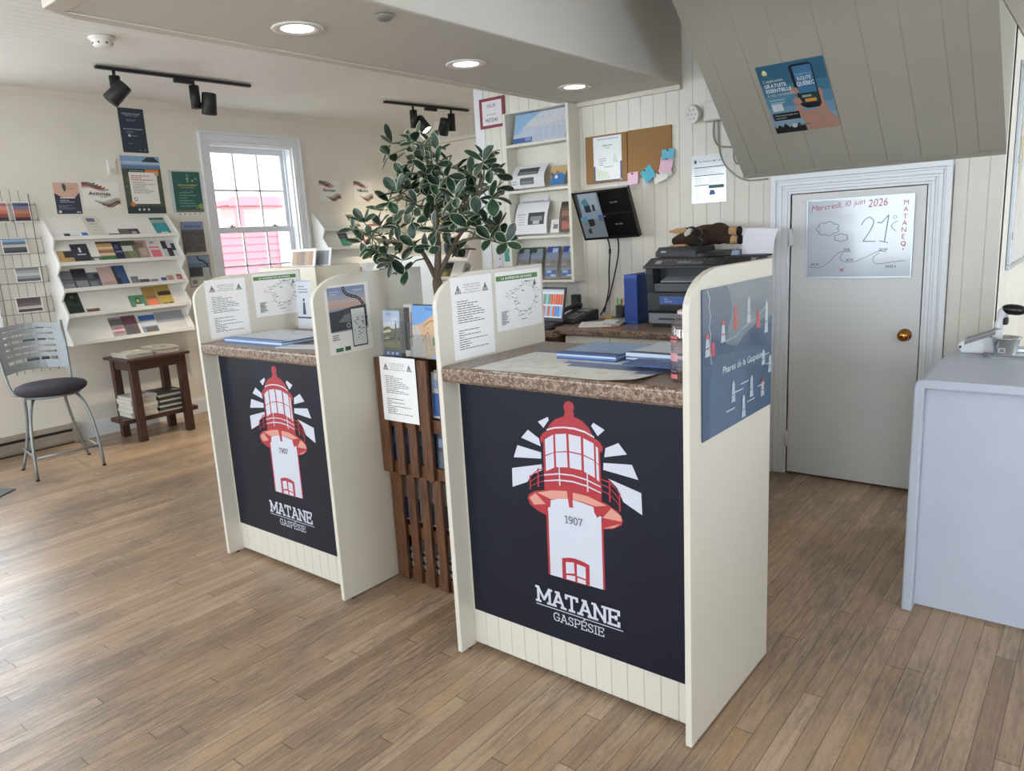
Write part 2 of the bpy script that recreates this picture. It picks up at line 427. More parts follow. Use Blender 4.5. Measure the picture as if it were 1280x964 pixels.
def grooved(q, axis, a0, a1, fixed, lo, hi, step, depth, mat, sgn, gw=.006, start=0):
    """board wall or ceiling with real V grooves; axis: direction across the boards"""
    pts = [(a0, 0)]; a = a0 + start if start else a0 + step
    while a < a1 - .01:
        pts += [(a - gw / 2, 0), (a, -depth), (a + gw / 2, 0)]; a += step
    pts.append((a1, 0)); vs = []; fs = []
    for p, d in pts:
        for e in (lo, hi):
            off = fixed + sgn * d
            if axis == 'xz': vs.append((p, off, e))       # wall facing along y, boards vertical
            elif axis == 'yz': vs.append((off, p, e))     # wall facing along x
            elif axis == 'xc': vs.append((p, e, off))     # ceiling, boards along y
    n = len(pts)
    for i in range(n - 1): fs.append((2 * i, 2 * i + 2, 2 * i + 3, 2 * i + 1))
    return q.mesh(vs, fs, mat)

# main beadboard ceiling
q = MB(); grooved(q, 'xc', XL - .1, .42, ZC, YS, YF, .083, .004, CEIL, -1); q.box((XL - .2, YS - .2, ZC + .006), (.42, YF + .2, ZC + .08), CEIL); struct(q.build('ceiling'))
q = MB(); q.box((.40, .9, ZS), (XRW + .1, YF, ZS + .5), SOFF); q.box((.40, YS - .2, ZC), (XRW + .2, .9, ZC + .08), CEIL); struct(q.build('ceiling_right'))
# dropped soffit with the recessed lamps
q = MB(); q.box((-2.0, -.55, ZS), (-1.25, YB, ZC + .004), SOFF); struct(q.build('ceiling_soffit', bevel=.012))
q = MB()
q.prism([(-2.06, -.5), (-2.06, YB - .002), (-2.0, YB - .002), (-2.0, -.55), (-1.25, -.55), (-1.25, -.62), (-2.0, -.62)], 'z', ZS - .004, ZS + .05, C('#cdc7bd', .5, name='trim_paint'))
q.box((-2.0, YB - .03, ZS - .03), (-1.25, YB - .002, ZS - .0005), C('#cdc7bd', .5, name='trim_paint'))
struct(q.build('trim_1', bevel=.004))

# left wall with window openings
def wall_open(q, x0, x1, ya, yb, z1, opens, mat):
    ys = sorted(set([ya, yb] + [v for o in opens for v in o[:2]]))
    for a, b in zip(ys, ys[1:]):
        hit = [o for o in opens if o[0] <= a and o[1] >= b]
        if hit:
            o = hit[0]; q.box((x0, a, 0), (x1, b, o[2]), mat); q.box((x0, a, o[3]), (x1, b, z1), mat)
        else: q.box((x0, a, 0), (x1, b, z1), mat)
WIN2 = (2.12, 3.03, .95, 2.475); WIN1 = (-.9, .12, .82, 2.475); WIN0 = (-3.7, -2.3, .82, 2.475)
q = MB(); wall_open(q, XL - .2, XL, YS, YF, ZC + .01, [WIN0, WIN1, WIN2], WALL); struct(q.build('wall_left'))
# soft cornice where the left wall meets the boards
q = MB(); q.prism([(XL, ZC - .05), (XL + .012, ZC - .05), (XL + .05, ZC - .001), (XL, ZC - .001)], 'y', -4, 4, WALL)
for i in range(len(q.v)):
    x, y, z = q.v[i]; q.v[i] = (x, (YS + .01 if y < 0 else YF - .01), z)
struct(q.build('trim_2'))
# far wall with its boarded strip and ledge
q = MB(); q.box((XL, YF, 0), (XRW, YF + .15, ZC + .01), WALL); struct(q.build('wall_far'))
q = MB(); grooved(q, 'xz', XL + .25, -2.9, YF - .03, 2.585, ZC, .085, .004, WALL, -1); q.box((XL + .001, YF - .026, 2.585), (-2.9, YF - .001, ZC - .001), WALL)
q.box((XL + .12, YF - .06, 2.545), (-2.9, YF - .001, 2.585), WALL); struct(q.build('trim_3'))
# office wall, boarded
q = MB()
def bw(x0, x1, z0, z1, first=0):
    grooved(q, 'xz', x0, x1, YB, z0, z1, .0865, .004, WALLB, -1, .005, first); q.box((x0, YB + .006, z0), (x1, YB + .12, z1), WALLB)
WALLB = noisy('office_wall_paint', ['#d5d1c6', '#d8d4ca', '#dbd8cf'], 3.0, .55)
bw(-2.868, -.70, 0, ZC, .04); bw(-.70, .19, 1.70, ZC); bw(.19, .395, 0, ZC, .06)
q.box((-2.868, YB + .006, 0), (-2.75, YF - .06, ZC), WALLB)
q.box((.30, YB + .006, 0), (.395, YF, ZC), WALLB)
q.box((.372, YB + .0003, 0), (.3958, YB + .05, ZC), WALLB)
struct(q.build('wall_back'))
# corner board on the free end of the office wall
q = MB(); q.box((-2.885, YB - .008, 0), (-2.80, YB - .0005, ZC - .002), C('#d7d9dc', .45, name='corner_paint')); struct(q.build('trim_4'))
# side wall of the staircase above head height, front and right walls behind the camera
q = MB()
for a, b in ((XL, -5.05), (-3.35, -2.45), (-.75, .55), (2.25, XRW)): q.box((a, YS - .15, 0), (b, YS, ZC), WALL)
q.box((XL, YS - .15, 0), (XRW, YS, .84), WALL); q.box((XL, YS - .15, 2.36), (XRW, YS, ZC), WALL); struct(q.build('wall_front'))
q = MB(); wall_open(q, XRW, XRW + .15, YS, YF, ZC, [(-2.4, -.6, .85, 2.35), (2.9, 4.3, .9, 2.2)], WALL); struct(q.build('wall_right'))

# underside of the staircase: sloping boards over the door
SL = .87; S0 = (2.553, 1.742)
q = MB(); x0, x1 = -.869, .397
yt = S0[0] - (ZC - S0[1]) / SL
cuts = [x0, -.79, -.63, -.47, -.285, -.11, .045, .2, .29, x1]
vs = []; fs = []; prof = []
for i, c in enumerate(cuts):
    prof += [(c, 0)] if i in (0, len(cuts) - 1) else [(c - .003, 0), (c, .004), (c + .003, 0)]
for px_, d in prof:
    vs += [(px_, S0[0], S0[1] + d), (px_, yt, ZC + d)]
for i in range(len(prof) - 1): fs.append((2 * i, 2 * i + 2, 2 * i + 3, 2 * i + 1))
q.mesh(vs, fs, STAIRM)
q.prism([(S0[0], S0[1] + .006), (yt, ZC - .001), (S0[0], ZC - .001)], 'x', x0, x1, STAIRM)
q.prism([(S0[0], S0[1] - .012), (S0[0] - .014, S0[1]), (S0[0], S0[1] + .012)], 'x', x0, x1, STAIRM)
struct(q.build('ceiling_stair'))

# door with moulded casing
dr = thing('door_1', (-.258, YB, 0), None, None); dr['kind'] = 'structure'
q = MB(); q.box((-.592, YB - .004, .012), (.075, YB + .03, 1.618), DOORM); leaf = q.build('door_leaf', dr, .002)
q = MB()
def casing_band(q, i0, i1, y0):
    # stepped moulding: inner and outer offsets from the leaf edge
    a, b, t = -.598, .081, 1.622
    q.box((a - i1, y0, .0), (a - i0, YB - .0008, t + i0), TRIM); q.box((b + i0, y0, .0), (b + i1, YB - .0008, t + i0), TRIM); q.box((a - i1, y0, t + i0), (b + i1, YB - .0008, t + i1), TRIM)
for i0, i1, d in ((0, .014, .014), (.014, .032, .02), (.032, .046, .015), (.046, .066, .022), (.066, .078, .017), (.078, .106, .03)):
    casing_band(q, i0, i1, YB - d)
q.build('door_casing', dr, .003)
for hz in (1.385, .218):
    q = MB(); q.box((-.605, YB - .02, hz - .045), (-.583, YB - .003, hz + .045), TRIM); q.cyl((-.594, YB - .022, hz - .048), (-.594, YB - .022, hz + .048), .006, TRIM, 8); q.build('hinge', dr)
q = MB(); X = Matrix.Translation((.008, YB - .004, .857)) @ Matrix.Rotation(HALF, 4, 'X')
q.lathe([(.0, .058), (.014, .058), (.026, .05), (.029, .042), (.024, .032), (.011, .026), (.0105, .01), (.03, .008), (.034, .0)], BRASS, 28, X=X)
kn = q.build('door_knob', dr); kn['label'] = 'round brass door knob'
q = MB(); q.box((.0755, YB - .006, .80), (.0785, YB - .002, .90), STEEL); q.build('strike_plate', dr)

# baseboards
q = MB(); q.box((XL, .63, 0), (XL + .018, YF - .001, .12), TRIM); q.box((XL, .63, .12), (XL + .011, YF - .001, .14), TRIM); struct(q.build('baseboard_left'))
q = MB(); q.box((-2.75, YB - .014, 0), (-.706, YB - .0006, .12), TRIM); q.box((.19, YB - .014, 0), (.395, YB - .0006, .12), TRIM); struct(q.build('baseboard_back'))

# windows on the left wall
def window(name, o, label=None, see=True):
    ya, yb, za, zb = o
    r = thing(name, (XL, (ya + yb) / 2, za), None, None); r['kind'] = 'structure'
    q = MB(); cw = .1
    for i0, i1, d in ((0, .018, .018), (.018, .078, .024), (.078, cw, .034)):
        q.box((XL + .0008, ya - i1, za - .03), (XL + d, ya - i0, zb + i0), TRIM); q.box((XL + .0008, yb + i0, za - .03), (XL + d, yb + i1, zb + i0), TRIM)
        q.box((XL + .0008, ya - i1, zb + i0), (XL + d, yb + i1, zb + i1), TRIM)
    q.build('window_casing', r, .003)
    q = MB(); q.box((XL - .19, ya - .0005, za - .03), (XL + .055, yb + .0005, za), TRIM); q.box((XL + .0008, ya - .12, za - .03), (XL + .055, yb + .12, za - .001), TRIM); q.box((XL + .0008, ya - .1, za - .1), (XL + .02, yb + .1, za - .03), TRIM); q.build('window_sill', r, .004)
    q = MB(); t = .03
    q.box((XL - .19, ya, za), (XL - .02, ya + .012, zb), TRIM); q.box((XL - .19, yb - .012, za), (XL - .02, yb, zb), TRIM); q.box((XL - .19, ya, zb - .012), (XL - .02, yb, zb), TRIM)
    q.box((XL - .115, ya + .012, za), (XL - .10, ya + .03, zb - .012), TRIM); q.box((XL - .115, yb - .03, za), (XL - .10, yb - .012, zb - .012), TRIM)
    q.build('window_jamb', r, .002)
    zm = (za + zb) / 2
    zm = 1.675
    for nm, xs, z0, z1 in (('upper_sash', XL - .165, zm - .02, zb - .012), ('lower_sash', XL - .135, za, zm + .03)):
        q = MB(); a, b = ya + .014, yb - .014; w = .045
        q.box((xs, a, z0), (xs + .03, a + w, z1), TRIM); q.box((xs, b - w, z0), (xs + .03, b, z1), TRIM)
        q.box((xs, a + w, z0), (xs + .03, b - w, z0 + (.055 if nm == 'upper_sash' else .07)), TRIM); q.box((xs, a + w, z1 - .055), (xs + .03, b - w, z1), TRIM)
        for k in (1, 2):
            yy = a + w + (b - a - 2 * w) * k / 3; q.box((xs + .006, yy - .009, z0 + .05), (xs + .024, yy + .009, z1 - .05), TRIM)
        zz = (z0 + z1) / 2; q.box((xs + .006, a + w, zz - .009), (xs + .024, b - w, zz + .009), TRIM)
        s = q.build(nm, r, .002)
        q = MB(); q.box((xs + .013, a + w - .004, z0 + .05), (xs + .017, b - w + .004, z1 - .05), GLASS); q.build('window_pane', s)
        if nm == 'lower_sash':
            for yy in (a + .2, b - .2):
                q = MB(); q.box((xs + .001, yy - .03, z1), (xs + .028, yy + .03, z1 + .01), C('#8c8a86', .4, .6)); q.cyl((xs + .015, yy, z1 + .01), (xs + .015, yy, z1 + .024), .009, C('#8c8a86', .4, .6), 10); q.build('sash_lock', s)
    return r
window('window_1', WIN1); window('window_2', WIN2)

# ------------------------------------------------------------------ the house across the yard
hs = thing('clapboard_house', (-10.3, 6.2, 0), 'red clapboard house seen through the window, pale siding above', 'house')
SID = C('#b8646c', .6, name='red_siding'); PALE = C('#d8d2cc', .6, name='pale_siding')
def clap(q, x, y0, y1, z0, z1, step, mat):
    z = z0
    while z < z1 - .01:
        t = min(z + step, z1); q.mesh([(x, y0, z), (x, y1, z), (x - .018, y1, t), (x - .018, y0, t), (x - .018, y0, z), (x - .018, y1, z)], [(0, 1, 2, 3), (0, 4, 5, 1)], mat); z += step
q = MB(); clap(q, -10, 4.42, 5.62, -.5, 1.80, .115, SID); q.box((-11, 4.42, -.5), (-10.02, 5.62, 1.80), SID); q.build('porch_wall', hs)
q = MB(); q.box((-10.02, 5.62, -.5), (-9.96, 5.75, 1.80), C('#e2e2e2', .5)); q.build('corner_board', hs)
q = MB(); clap(q, -11.2, 5.35, 9.5, 2.2, 4.6, .12, PALE); q.box((-12.5, 5.35, 1.8), (-11.22, 9.5, 4.6), PALE); q.build('upper_wall', hs)
q = MB(); q.box((-10.1, 4.85, 2.17), (-9.9, 9.5, 2.31), SID); q.box((-11.2, 4.9, 2.2), (-10.1, 9.5, 2.28), SID); q.build('porch_fascia', hs)
q = MB(); q.box((-10.06, 4.90, 1.80), (-9.96, 5.0, 2.17), SID); q.build('porch_post', hs)
q = MB(); clap(q, -10.8, 5.1, 9.5, 1.8, 2.2, .12, PALE); q.build('back_wall', hs)
q = MB(); q.prism([(4.05, -.5), (4.42, -.5), (4.42, 1.55), (4.35, 1.45)], 'x', -10.4, -10.0, SID); q.build('side_wall', hs)
q = MB(); q.box((-30, -15, -.6), (XL - .25, 25, -.5), C('#a9a79f', .9, name='gravel_yard')); yard = q.build('yard_ground'); yard['kind'] = 'structure'

# ------------------------------------------------------------------ ceiling lamps
LAMP = emit('lamp_diffuser', (1, .97, .9, 1), 7)
for i, (ly, lab) in enumerate(((.152, 'round recessed ceiling lamp at the left, largest of the three'), (1.115, 'middle one of three round recessed ceiling lamps'), (2.052, 'recessed ceiling lamp closest to the boarded office wall'))):
    r = thing('recessed_lamp', (-1.68, ly, ZS - .012), lab, 'ceiling lamp', 'recessed lamps in the soffit')
    q = MB(); q.lathe([(.062, -.0005), (.095, -.0005), (.098, -.004), (.094, -.008), (.066, -.006), (.062, -.003)], C('#d8d4cc', .4), 32, (-1.68, ly, ZS), cap=False); q.build('trim_ring', r)
    q = MB(); q.lathe([(0, -.0015), (.062, -.002), (.0618, -.0025)], LAMP, 28, (-1.68, ly, ZS)); q.build('diffuser', r)
    l = bpy.data.lights.new('recessed_lamp_light', 'SPOT'); l.energy = 12; l.color = (1, .93, .82); l.spot_size = math.radians(130); l.spot_blend = .8; l.shadow_soft_size = .05
    lo = bpy.data.objects.new('recessed_lamp_light', l); COL.objects.link(lo); lo.location = (-1.68, ly, ZS - .03)

def track(y0, y1, x0, x1, feed, label):
    r = thing('track_light', ((x0 + x1) / 2, (y0 + y1) / 2, ZC - .02), label, 'track light', 'black track lights on the beadboard ceiling')
    d = Vector((x1 - x0, y1 - y0, 0)); L = d.length; ang = math.atan2(d.y, d.x)
    X = Matrix.Translation((x0, y0, ZC - .027)) @ Matrix.Rotation(ang, 4, 'Z')
    q = MB(); q.box((0, -.017, 0), (L, .017, .02), BLACKM, X); q.build('rail', r, .002)
    q = MB(); q.box((feed - .07, -.018, -.03), (feed + .07, .018, -.002), BLACKM, X); q.build('power_feed', r, .003)
    return r
def head(r, p, aim, lit=None, side=(0, 1, 0), square=False):
    # vertical driver stem hanging from the rail, and a tilting barrel beside it
    p = Vector(p); side = Vector(side)
    q = MB(); q.cyl(p + Vector((0, 0, -.0)), p + Vector((0, 0, -.05)), .011, BLACKM); q.cyl(p + Vector((0, 0, -.035)), p + Vector((0, 0, -.20)), .036, BLACKM, 20)
    c = p + Vector((0, 0, -.165)) + side * .095
    q.cyl(p + Vector((0, 0, -.165)) + side * .03, c, .012, BLACKM, 10)
    h = q.build('driver_stem', r)
    a = Vector(aim).normalized(); X = Matrix.Translation(c) @ a.to_track_quat('-Z', 'Y').to_matrix().to_4x4()
    q = MB(); q.lathe([(0, .08), (.048, .08), (.052, .074), (.056, -.075), (.05, -.078), (.047, -.06), (0, -.058)], BLACKM, 26, X=X)
    b = q.build('lamp_barrel', r)
    if lit:
        q = MB(); q.lathe([(0, -.064), (.0465, -.064), (.0465, -.0645)], emit('spot_lens', (1, .93, .8, 1), 25), 24, X=X); q.build('lens', b)
        spot('track_spot_light', c + a * .1, c + a * 3, lit, WARM, 62)
t1 = track(.741, 1.918, -4.74, -4.71, .62, 'long black ceiling track with two lamps near the smoke detector')
head(t1, (-4.735, .86, ZC - .03), (-.3, -.63, -.7), 25, (.85, -.35, 0))
head(t1, (-4.725, 1.44, ZC - .03), (-.12, -.05, -.99), 60, (.42, .9, 0))
t2 = track(3.278, 4.334, -4.628, -4.52, .56, 'black ceiling track behind the tree, one of its lamps lit')
head(t2, (-4.60, 3.62, ZC - .03), (.55, .12, -.72), 34, (.25, .97, 0))
head(t2, (-4.545, 4.10, ZC - .03), (-.45, .1, -.9), 40, (-.25, -.97, 0))
spot('track_spot_light', (-4.70, 1.50, 2.5), (-4.95, 1.35, 0), 110, WARM, 58, .9)
# light thrown on the wall displays by the track heads
spot('track_spot_light', (-4.70, 3.75, 2.5), (-5.75, 4.1, 1.5), 42, WARM, 62, .9)

q = MB(); c = (-4.05, .50, ZC)
q.lathe([(.075, -.002), (.078, -.012), (.07, -.018), (.06, -.022), (.056, -.045), (.046, -.058), (.02, -.062), (0, -.062)], C('#e9e7e2', .4), 28, c)
sd = tag(q.build('smoke_detector'), 'round white smoke detector on the beadboard ceiling', 'smoke detector')
for k in range(8):
    q = MB(); a = k * math.pi / 4; q.box((c[0] + .053 * math.cos(a) - .006, c[1] + .053 * math.sin(a) - .006, ZC - .045), (c[0] + .053 * math.cos(a) + .006, c[1] + .053 * math.sin(a) + .006, ZC - .037), BLACKM); q.build('vent_slot', sd)
q = MB(); q.lathe([(.035, 0), (.035, -.008), (.02, -.02), (0, -.022)], C('#77736c', .4), 20, (-1.34, .29, ZS - .001)); tag(q.build('ceiling_sensor'), 'small grey round sensor at the edge of the dropped ceiling', 'sensor')

# ================================================================== THE TWO RECEPTION COUNTERS
LH = [
 ('w', [(.33, .746), (.37, .766), (.373, .756), (.351, .728)]), ('w', [(.259, .684), (.288, .714), (.331, .691), (.337, .665)]),
 ('w', [(.223, .612), (.241, .656), (.337, .645), (.336, .624)]), ('w', [(.213, .573), (.337, .605), (.337, .585), (.293, .562), (.275, .535), (.211, .507)]),
 ('w', [(.531, .756), (.539, .767), (.578, .749), (.553, .727)]), ('w', [(.574, .664), (.579, .693), (.624, .715), (.652, .684)]),
 ('w', [(.569, .624), (.571, .646), (.668, .655), (.688, .612)]), ('w', [(.585, .599), (.697, .573), (.699, .505), (.636, .534), (.616, .575)]),
 ('r', [(.432, .804), (.437, .819), (.451, .826), (.467, .821), (.472, .808), (.466, .792), (.47, .789), (.469, .777), (.433, .774), (.435, .785), (.437, .79)]),
 ('r', [(.362, .718), (.375, .742), (.399, .762), (.433, .775), (.469, .778), (.497, .769), (.521, .751), (.536, .726), (.539, .72), (.489, .737), (.431, .737), (.387, .729)]),
 ('r', [(.336, .695), (.349, .711), (.363, .72), (.394, .731), (.431, .737), (.47, .737), (.508, .73), (.541, .719), (.56, .709), (.57, .696), (.568, .682), (.559, .676), (.55, .69), (.5, .712), (.43, .721), (.38, .711), (.351, .692), (.343, .675), (.337, .683)]),
 ('w', [(.363, .7255), (.394, .736), (.431, .742), (.47, .743), (.508, .737), (.541, .724), (.541, .7195), (.508, .731), (.47, .737), (.431, .737), (.394, .731), (.363, .7205)]),
 ('r', [(.348, .687), (.38, .712), (.43, .722), (.495, .715), (.551, .697), (.559, .678), (.561, .57), (.489, .575), (.345, .55), (.346, .626)]),
 ('w', [(.355, .691), (.388, .711), (.387, .602), (.354, .585)]), ('w', [(.396, .713), (.438, .72), (.439, .611), (.395, .605)]),
 ('w', [(.447, .72), (.492, .717), (.491, .61), (.447, .611)]), ('w', [(.501, .714), (.538, .702), (.539, .593), (.5, .607)]), ('w', [(.545, .695), (.553, .69), (.554, .583), (.545, .59)]),
 ('r', [(.35, .637), (.394, .656), (.444, .665), (.496, .663), (.539, .65), (.557, .636), (.557, .633), (.539, .647), (.495, .659), (.444, .661), (.393, .653), (.35, .633)]),
 ('r', [(.347, .583), (.405, .606), (.445, .611), (.503, .606), (.552, .583), (.562, .568), (.56, .514), (.343, .502)]),
 ('r', [(.273, .48), (.28, .493), (.302, .508), (.352, .522), (.435, .535), (.506, .533), (.575, .518), (.617, .5), (.634, .476), (.628, .458), (.597, .44), (.562, .431), (.561, .475), (.511, .487), (.439, .497), (.36, .476), (.351, .433), (.313, .443), (.283, .458)]),
 ('s', [(.281, .482), (.307, .503), (.346, .472), (.299, .461)]), ('s', [(.314, .506), (.37, .523), (.433, .532), (.434, .506), (.368, .493)]),
 ('s', [(.454, .531), (.512, .529), (.578, .511), (.537, .501), (.486, .507), (.454, .507)]), ('s', [(.594, .506), (.627, .488), (.629, .47), (.562, .469)]), ('s', [(.564, .435), (.623, .462), (.603, .445)]),
 ('w', [(.355, .448), (.353, .227), (.56, .229), (.559, .471), (.545, .478), (.533, .497), (.486, .504), (.44, .507), (.40, .5), (.368, .49), (.364, .465), (.355, .466)]),
 ('r', [(.347, .447), (.356, .448), (.353, .227), (.345, .227)]), ('r', [(.557, .47), (.564, .444), (.564, .229), (.556, .229)]),
 ('r', [(.432, .531), (.452, .533), (.454, .48), (.439, .479)]), ('r', [(.344, .496), (.368, .493), (.365, .466), (.354, .461), (.349, .468)]), ('r', [(.53, .499), (.579, .511), (.561, .48), (.543, .465), (.533, .479)]),
 ('r', [(.287, .556), (.321, .586), (.349, .595), (.349, .592), (.321, .582), (.287, .552)]), ('r', [(.286, .539), (.32, .563), (.348, .574), (.348, .571), (.319, .56), (.286, .535)]), ('r', [(.287, .523), (.318, .542), (.347, .553), (.347, .55), (.318, .539), (.286, .52)]),
 ('r', [(.286, .561), (.291, .562), (.289, .512), (.284, .511)]), ('r', [(.32, .59), (.325, .591), (.324, .527), (.317, .526)]),
 ('r', [(.562, .595), (.589, .591), (.613, .574), (.626, .554), (.626, .55), (.613, .57), (.589, .586), (.562, .591)]), ('r', [(.561, .579), (.589, .572), (.613, .555), (.626, .535), (.626, .532), (.612, .55), (.589, .569), (.561, .575)]),
 ('r', [(.561, .559), (.588, .552), (.612, .535), (.626, .519), (.626, .515), (.612, .531), (.588, .548), (.561, .556)]), ('r', [(.588, .597), (.594, .597), (.593, .525), (.587, .525)]), ('r', [(.622, .562), (.627, .562), (.627, .502), (.621, .502)]),
 ('w', [(.347, .574), (.404, .587), (.457, .59), (.508, .585), (.56, .57), (.56, .566), (.508, .58), (.457, .586), (.403, .582), (.347, .569)]),
 ('w', [(.346, .553), (.402, .566), (.456, .57), (.507, .565), (.56, .551), (.56, .547), (.507, .56), (.456, .565), (.402, .561), (.345, .549)]),
 ('w', [(.405, .615), (.409, .616), (.409, .546), (.404, .546)]), ('w', [(.51, .616), (.514, .615), (.514, .545), (.509, .544)]),
 ('r', [(.403, .298), (.428, .306), (.455, .309), (.487, .305), (.508, .299), (.506, .227), (.402, .226)]),
 ('w', [(.417, .288), (.449, .294), (.45, .256), (.417, .249)]), ('w', [(.46, .292), (.493, .289), (.493, .248), (.459, .251)]), ('w', [(.418, .243), (.452, .248), (.452, .229), (.417, .229)]), ('w', [(.461, .245), (.492, .243), (.492, .229), (.46, .229)]),
]
CW, CD, CH, CT, CR_ = .916, .594, 1.37, 1.065, .075
def counter():
    r = thing('reception_counter', (-CW / 2, CD / 2, 0), 'cream counter closest to the viewer, lighthouse banner on its front', 'counter')
    def side(x0, nm):
        pts = [(0, .008), (CD, .008), (CD, CH), (.20, CH)]
        for k in range(1, 9):
            a = HALF * k / 8; pts.append((.20 - .20 * math.sin(a), CH - .105 + .105 * math.cos(a)))
        q = MB(); q.prism(pts, 'x', x0, x0 + .02, PANEL); q.build('side_panel', r, .0025, clean=True)
        for yy in (.05, CD - .05): q = MB(); q.cyl((x0 + .01, yy, 0), (x0 + .01, yy, .009), .008, C('#3a3a3a', .5), 10); q.build('foot', r)
    side(-CW, 'l'); side(-.02, 'r')
    q = MB(); grooved(q, 'xz', -CW + .0205, -.0205, CR_, .02, CT - .055, .0585, .003, BOARD, -1, .005)
    q.box((-CW + .0205, CR_ + .0035, .02), (-.0205, CR_ + .02, CT - .055), BOARD); q.build('front_board', r)
    # laminate worktop with rounded nose
    q = MB(); pts = [(CD, CT - .053), (CD, CT), (.012, CT)] + [(.012 - .012 * math.sin(HALF * k / 4), CT - .012 + .012 * math.cos(HALF * k / 4)) for k in range(1, 5)] + [(0, CT - .043), (.01, CT - .053)]
    q.prism(pts, 'x', -CW + .0202, -.0202, LAMIN); w = q.build('worktop', r, clean=True); w['label'] = 'speckled brown laminate worktop'
    q = MB(); q.box((-CW + .0205, .3, .45), (-.0205, CD - .03, .47), PANEL); q.build('inner_shelf', r)
    s = Sheet(.834, .853, NAVY, .001); mt = {'w': WVIN, 'r': RED, 's': SALM}
    for c, p in LH: s.poly(p, mt[c])
    s.slab('1907', .419, .4235, .026, .11, INK, .07)
    s.slab('MATANE', .291, .115, .060, .165, WVIN, .325)
    s.rect(.289, .1065, .336, .0028, WVIN)
    s.slab('GASPÉSIE', .357, .0655, .0315, .115, WVIN, .20)
    b = s.place('lighthouse_banner', (-.886, CR_ - .0012, .152), XR, ZU, r); b['label'] = 'navy banner with red and white lighthouse'
    return r
cA = counter()
cB = copy_tree(cA, (-1.58, .015, 0)); cB['label'] = 'second cream counter with lighthouse banner, further left behind the wooden rack'
for o in list(cB.children): WL[o] = WL[cA]

def warning(name, O, right, label, w=.215, h=.279):
    s = Sheet(w, h, PAPER, .0008)
    for cx in (.17, .83):
        s.pf([(cx - .075, .80), (cx + .075, .80), (cx, .905)], INK); s.pf([(cx - .055, .807), (cx + .055, .807), (cx, .885)], C('#b9bcc0', .5, name='ink')); s.rf(cx - .012, .83, .024, .035, INK); s.rf(cx - .012, .815, .024, .01, INK)
    for t, y in (('Consignes de sécurité', .895), ('avant la montée au Phare', .865), ('Safety instructions', .832), ('before climbing the tower', .80)):
        s.text(t, w * .5, h * y, h * .0185, INK, fit=w * (.42 if 'Safety' not in t else .34))
    s.lines(w * .13, h * .70, w * .72, 10, h * .0285, h * .0085, INK, 3, .15); s.lines(w * .13, h * .345, w * .74, 9, h * .0285, h * .0085, INK, 5, .15)
    for i in range(5): s.rect(w * .09, h * (.70 - .057 * i), w * .012, h * .008, INK)
    return tag(s.place(name, O, right, ZU), label, 'notice', None)
warning('safety_notice', (-CW + .0215, .07, 1.073), YR, 'white safety notice with two warning triangles inside the nearer counter', .215, .281)
warning('safety_notice', (-1.58 - CW + .0215, .072, 1.074), YR, 'white safety notice with warning triangles inside the further counter', .212, .279)
def areamap(O, label):
    w, h = .276, .214; s = Sheet(w, h, PAPER, .0008)
    s.rf(.02, .845, .9, .085, C('#4d7a35', .5, name='ink')); s.text('LA GASPÉSIE PAR LES PHARES', w * .46, h * .868, h * .04, PAPER, fit=w * .66, bold=1)
    r = random.Random(4); DK = C('#55585c', .7, name='ink')
    pts = [(.25, .62), (.3, .58), (.38, .52), (.4, .42), (.43, .32), (.5, .24), (.58, .22), (.68, .25), (.75, .33), (.84, .42), (.87, .52), (.84, .62), (.8, .68), (.7, .74), (.6, .75), (.5, .68), (.42, .66)]
    s.stroke([(x * w, y * h) for x, y in pts], .0008, DK)
    for x, y in pts:
        for k in range(4):
            a, b = x + r.uniform(-.06, .06), y + r.uniform(-.06, .06); s.rf(a, b, r.uniform(.02, .06), .009, DK)
    for k in range(11): s.rf(.09, .1 + .022 * k, r.uniform(.08, .16), .01, DK)
    s.pf([(.82, .75), (.84, .82), (.86, .75), (.84, .7)], DK); s.rf(.6, .79, .13, .012, DK); s.rf(.5, .14, .12, .012, DK)
    return tag(s.place('area_map', O, YR, ZU), label, 'map')
areamap((-CW + .0215, .304, 1.141), 'laminated area map with green header inside the nearer counter')
areamap((-1.58 - CW + .0215, .325, 1.150), 'laminated area map with green header inside the further counter')
# poster on the right side of the near counter
w, h = .513, .412; s = Sheet(w, h, C('#2c4766', .22, name='poster', coat=.6), .004)
s.pf([(.3, 1), (.36, .93), (.38, .8), (.33, .72), (.3, .6), (.45, .56), (.55, .62), (.75, .68), (1, .7), (1, 1)], C('#5d6a78', .25, name='poster', coat=.6))
s.pf([(0, 0), (.08, 0), (.06, .2), (.09, .35), (.05, .5), (.08, .62), (0, .7)], C('#264060', .25, name='poster', coat=.6))
s.pf([(.08, 0), (.09, .35), (.12, .5), (.2, .55), (.35, .52), (.5, .56), (.8, .5), (1, .52), (1, 0)], C('#36536f', .25, name='poster', coat=.6))
LT = C('#a9b8c2', .3, name='poster', coat=.6); RD = C('#b0323a', .3, name='poster', coat=.6)
s.stroke([(w * a, h * b) for a, b in ((.06, .99), (.09, .93), (.08, .88), (.1, .82), (.08, .75), (.1, .7), (.09, .6), (.11, .5))], .0035, LT)
s.stroke([(w * a, h * b) for a, b in ((.3, .62), (.42, .63), (.5, .66), (.62, .69), (.75, .72), (.9, .78))], .006, C('#6f8792', .3, name='poster', coat=.6))
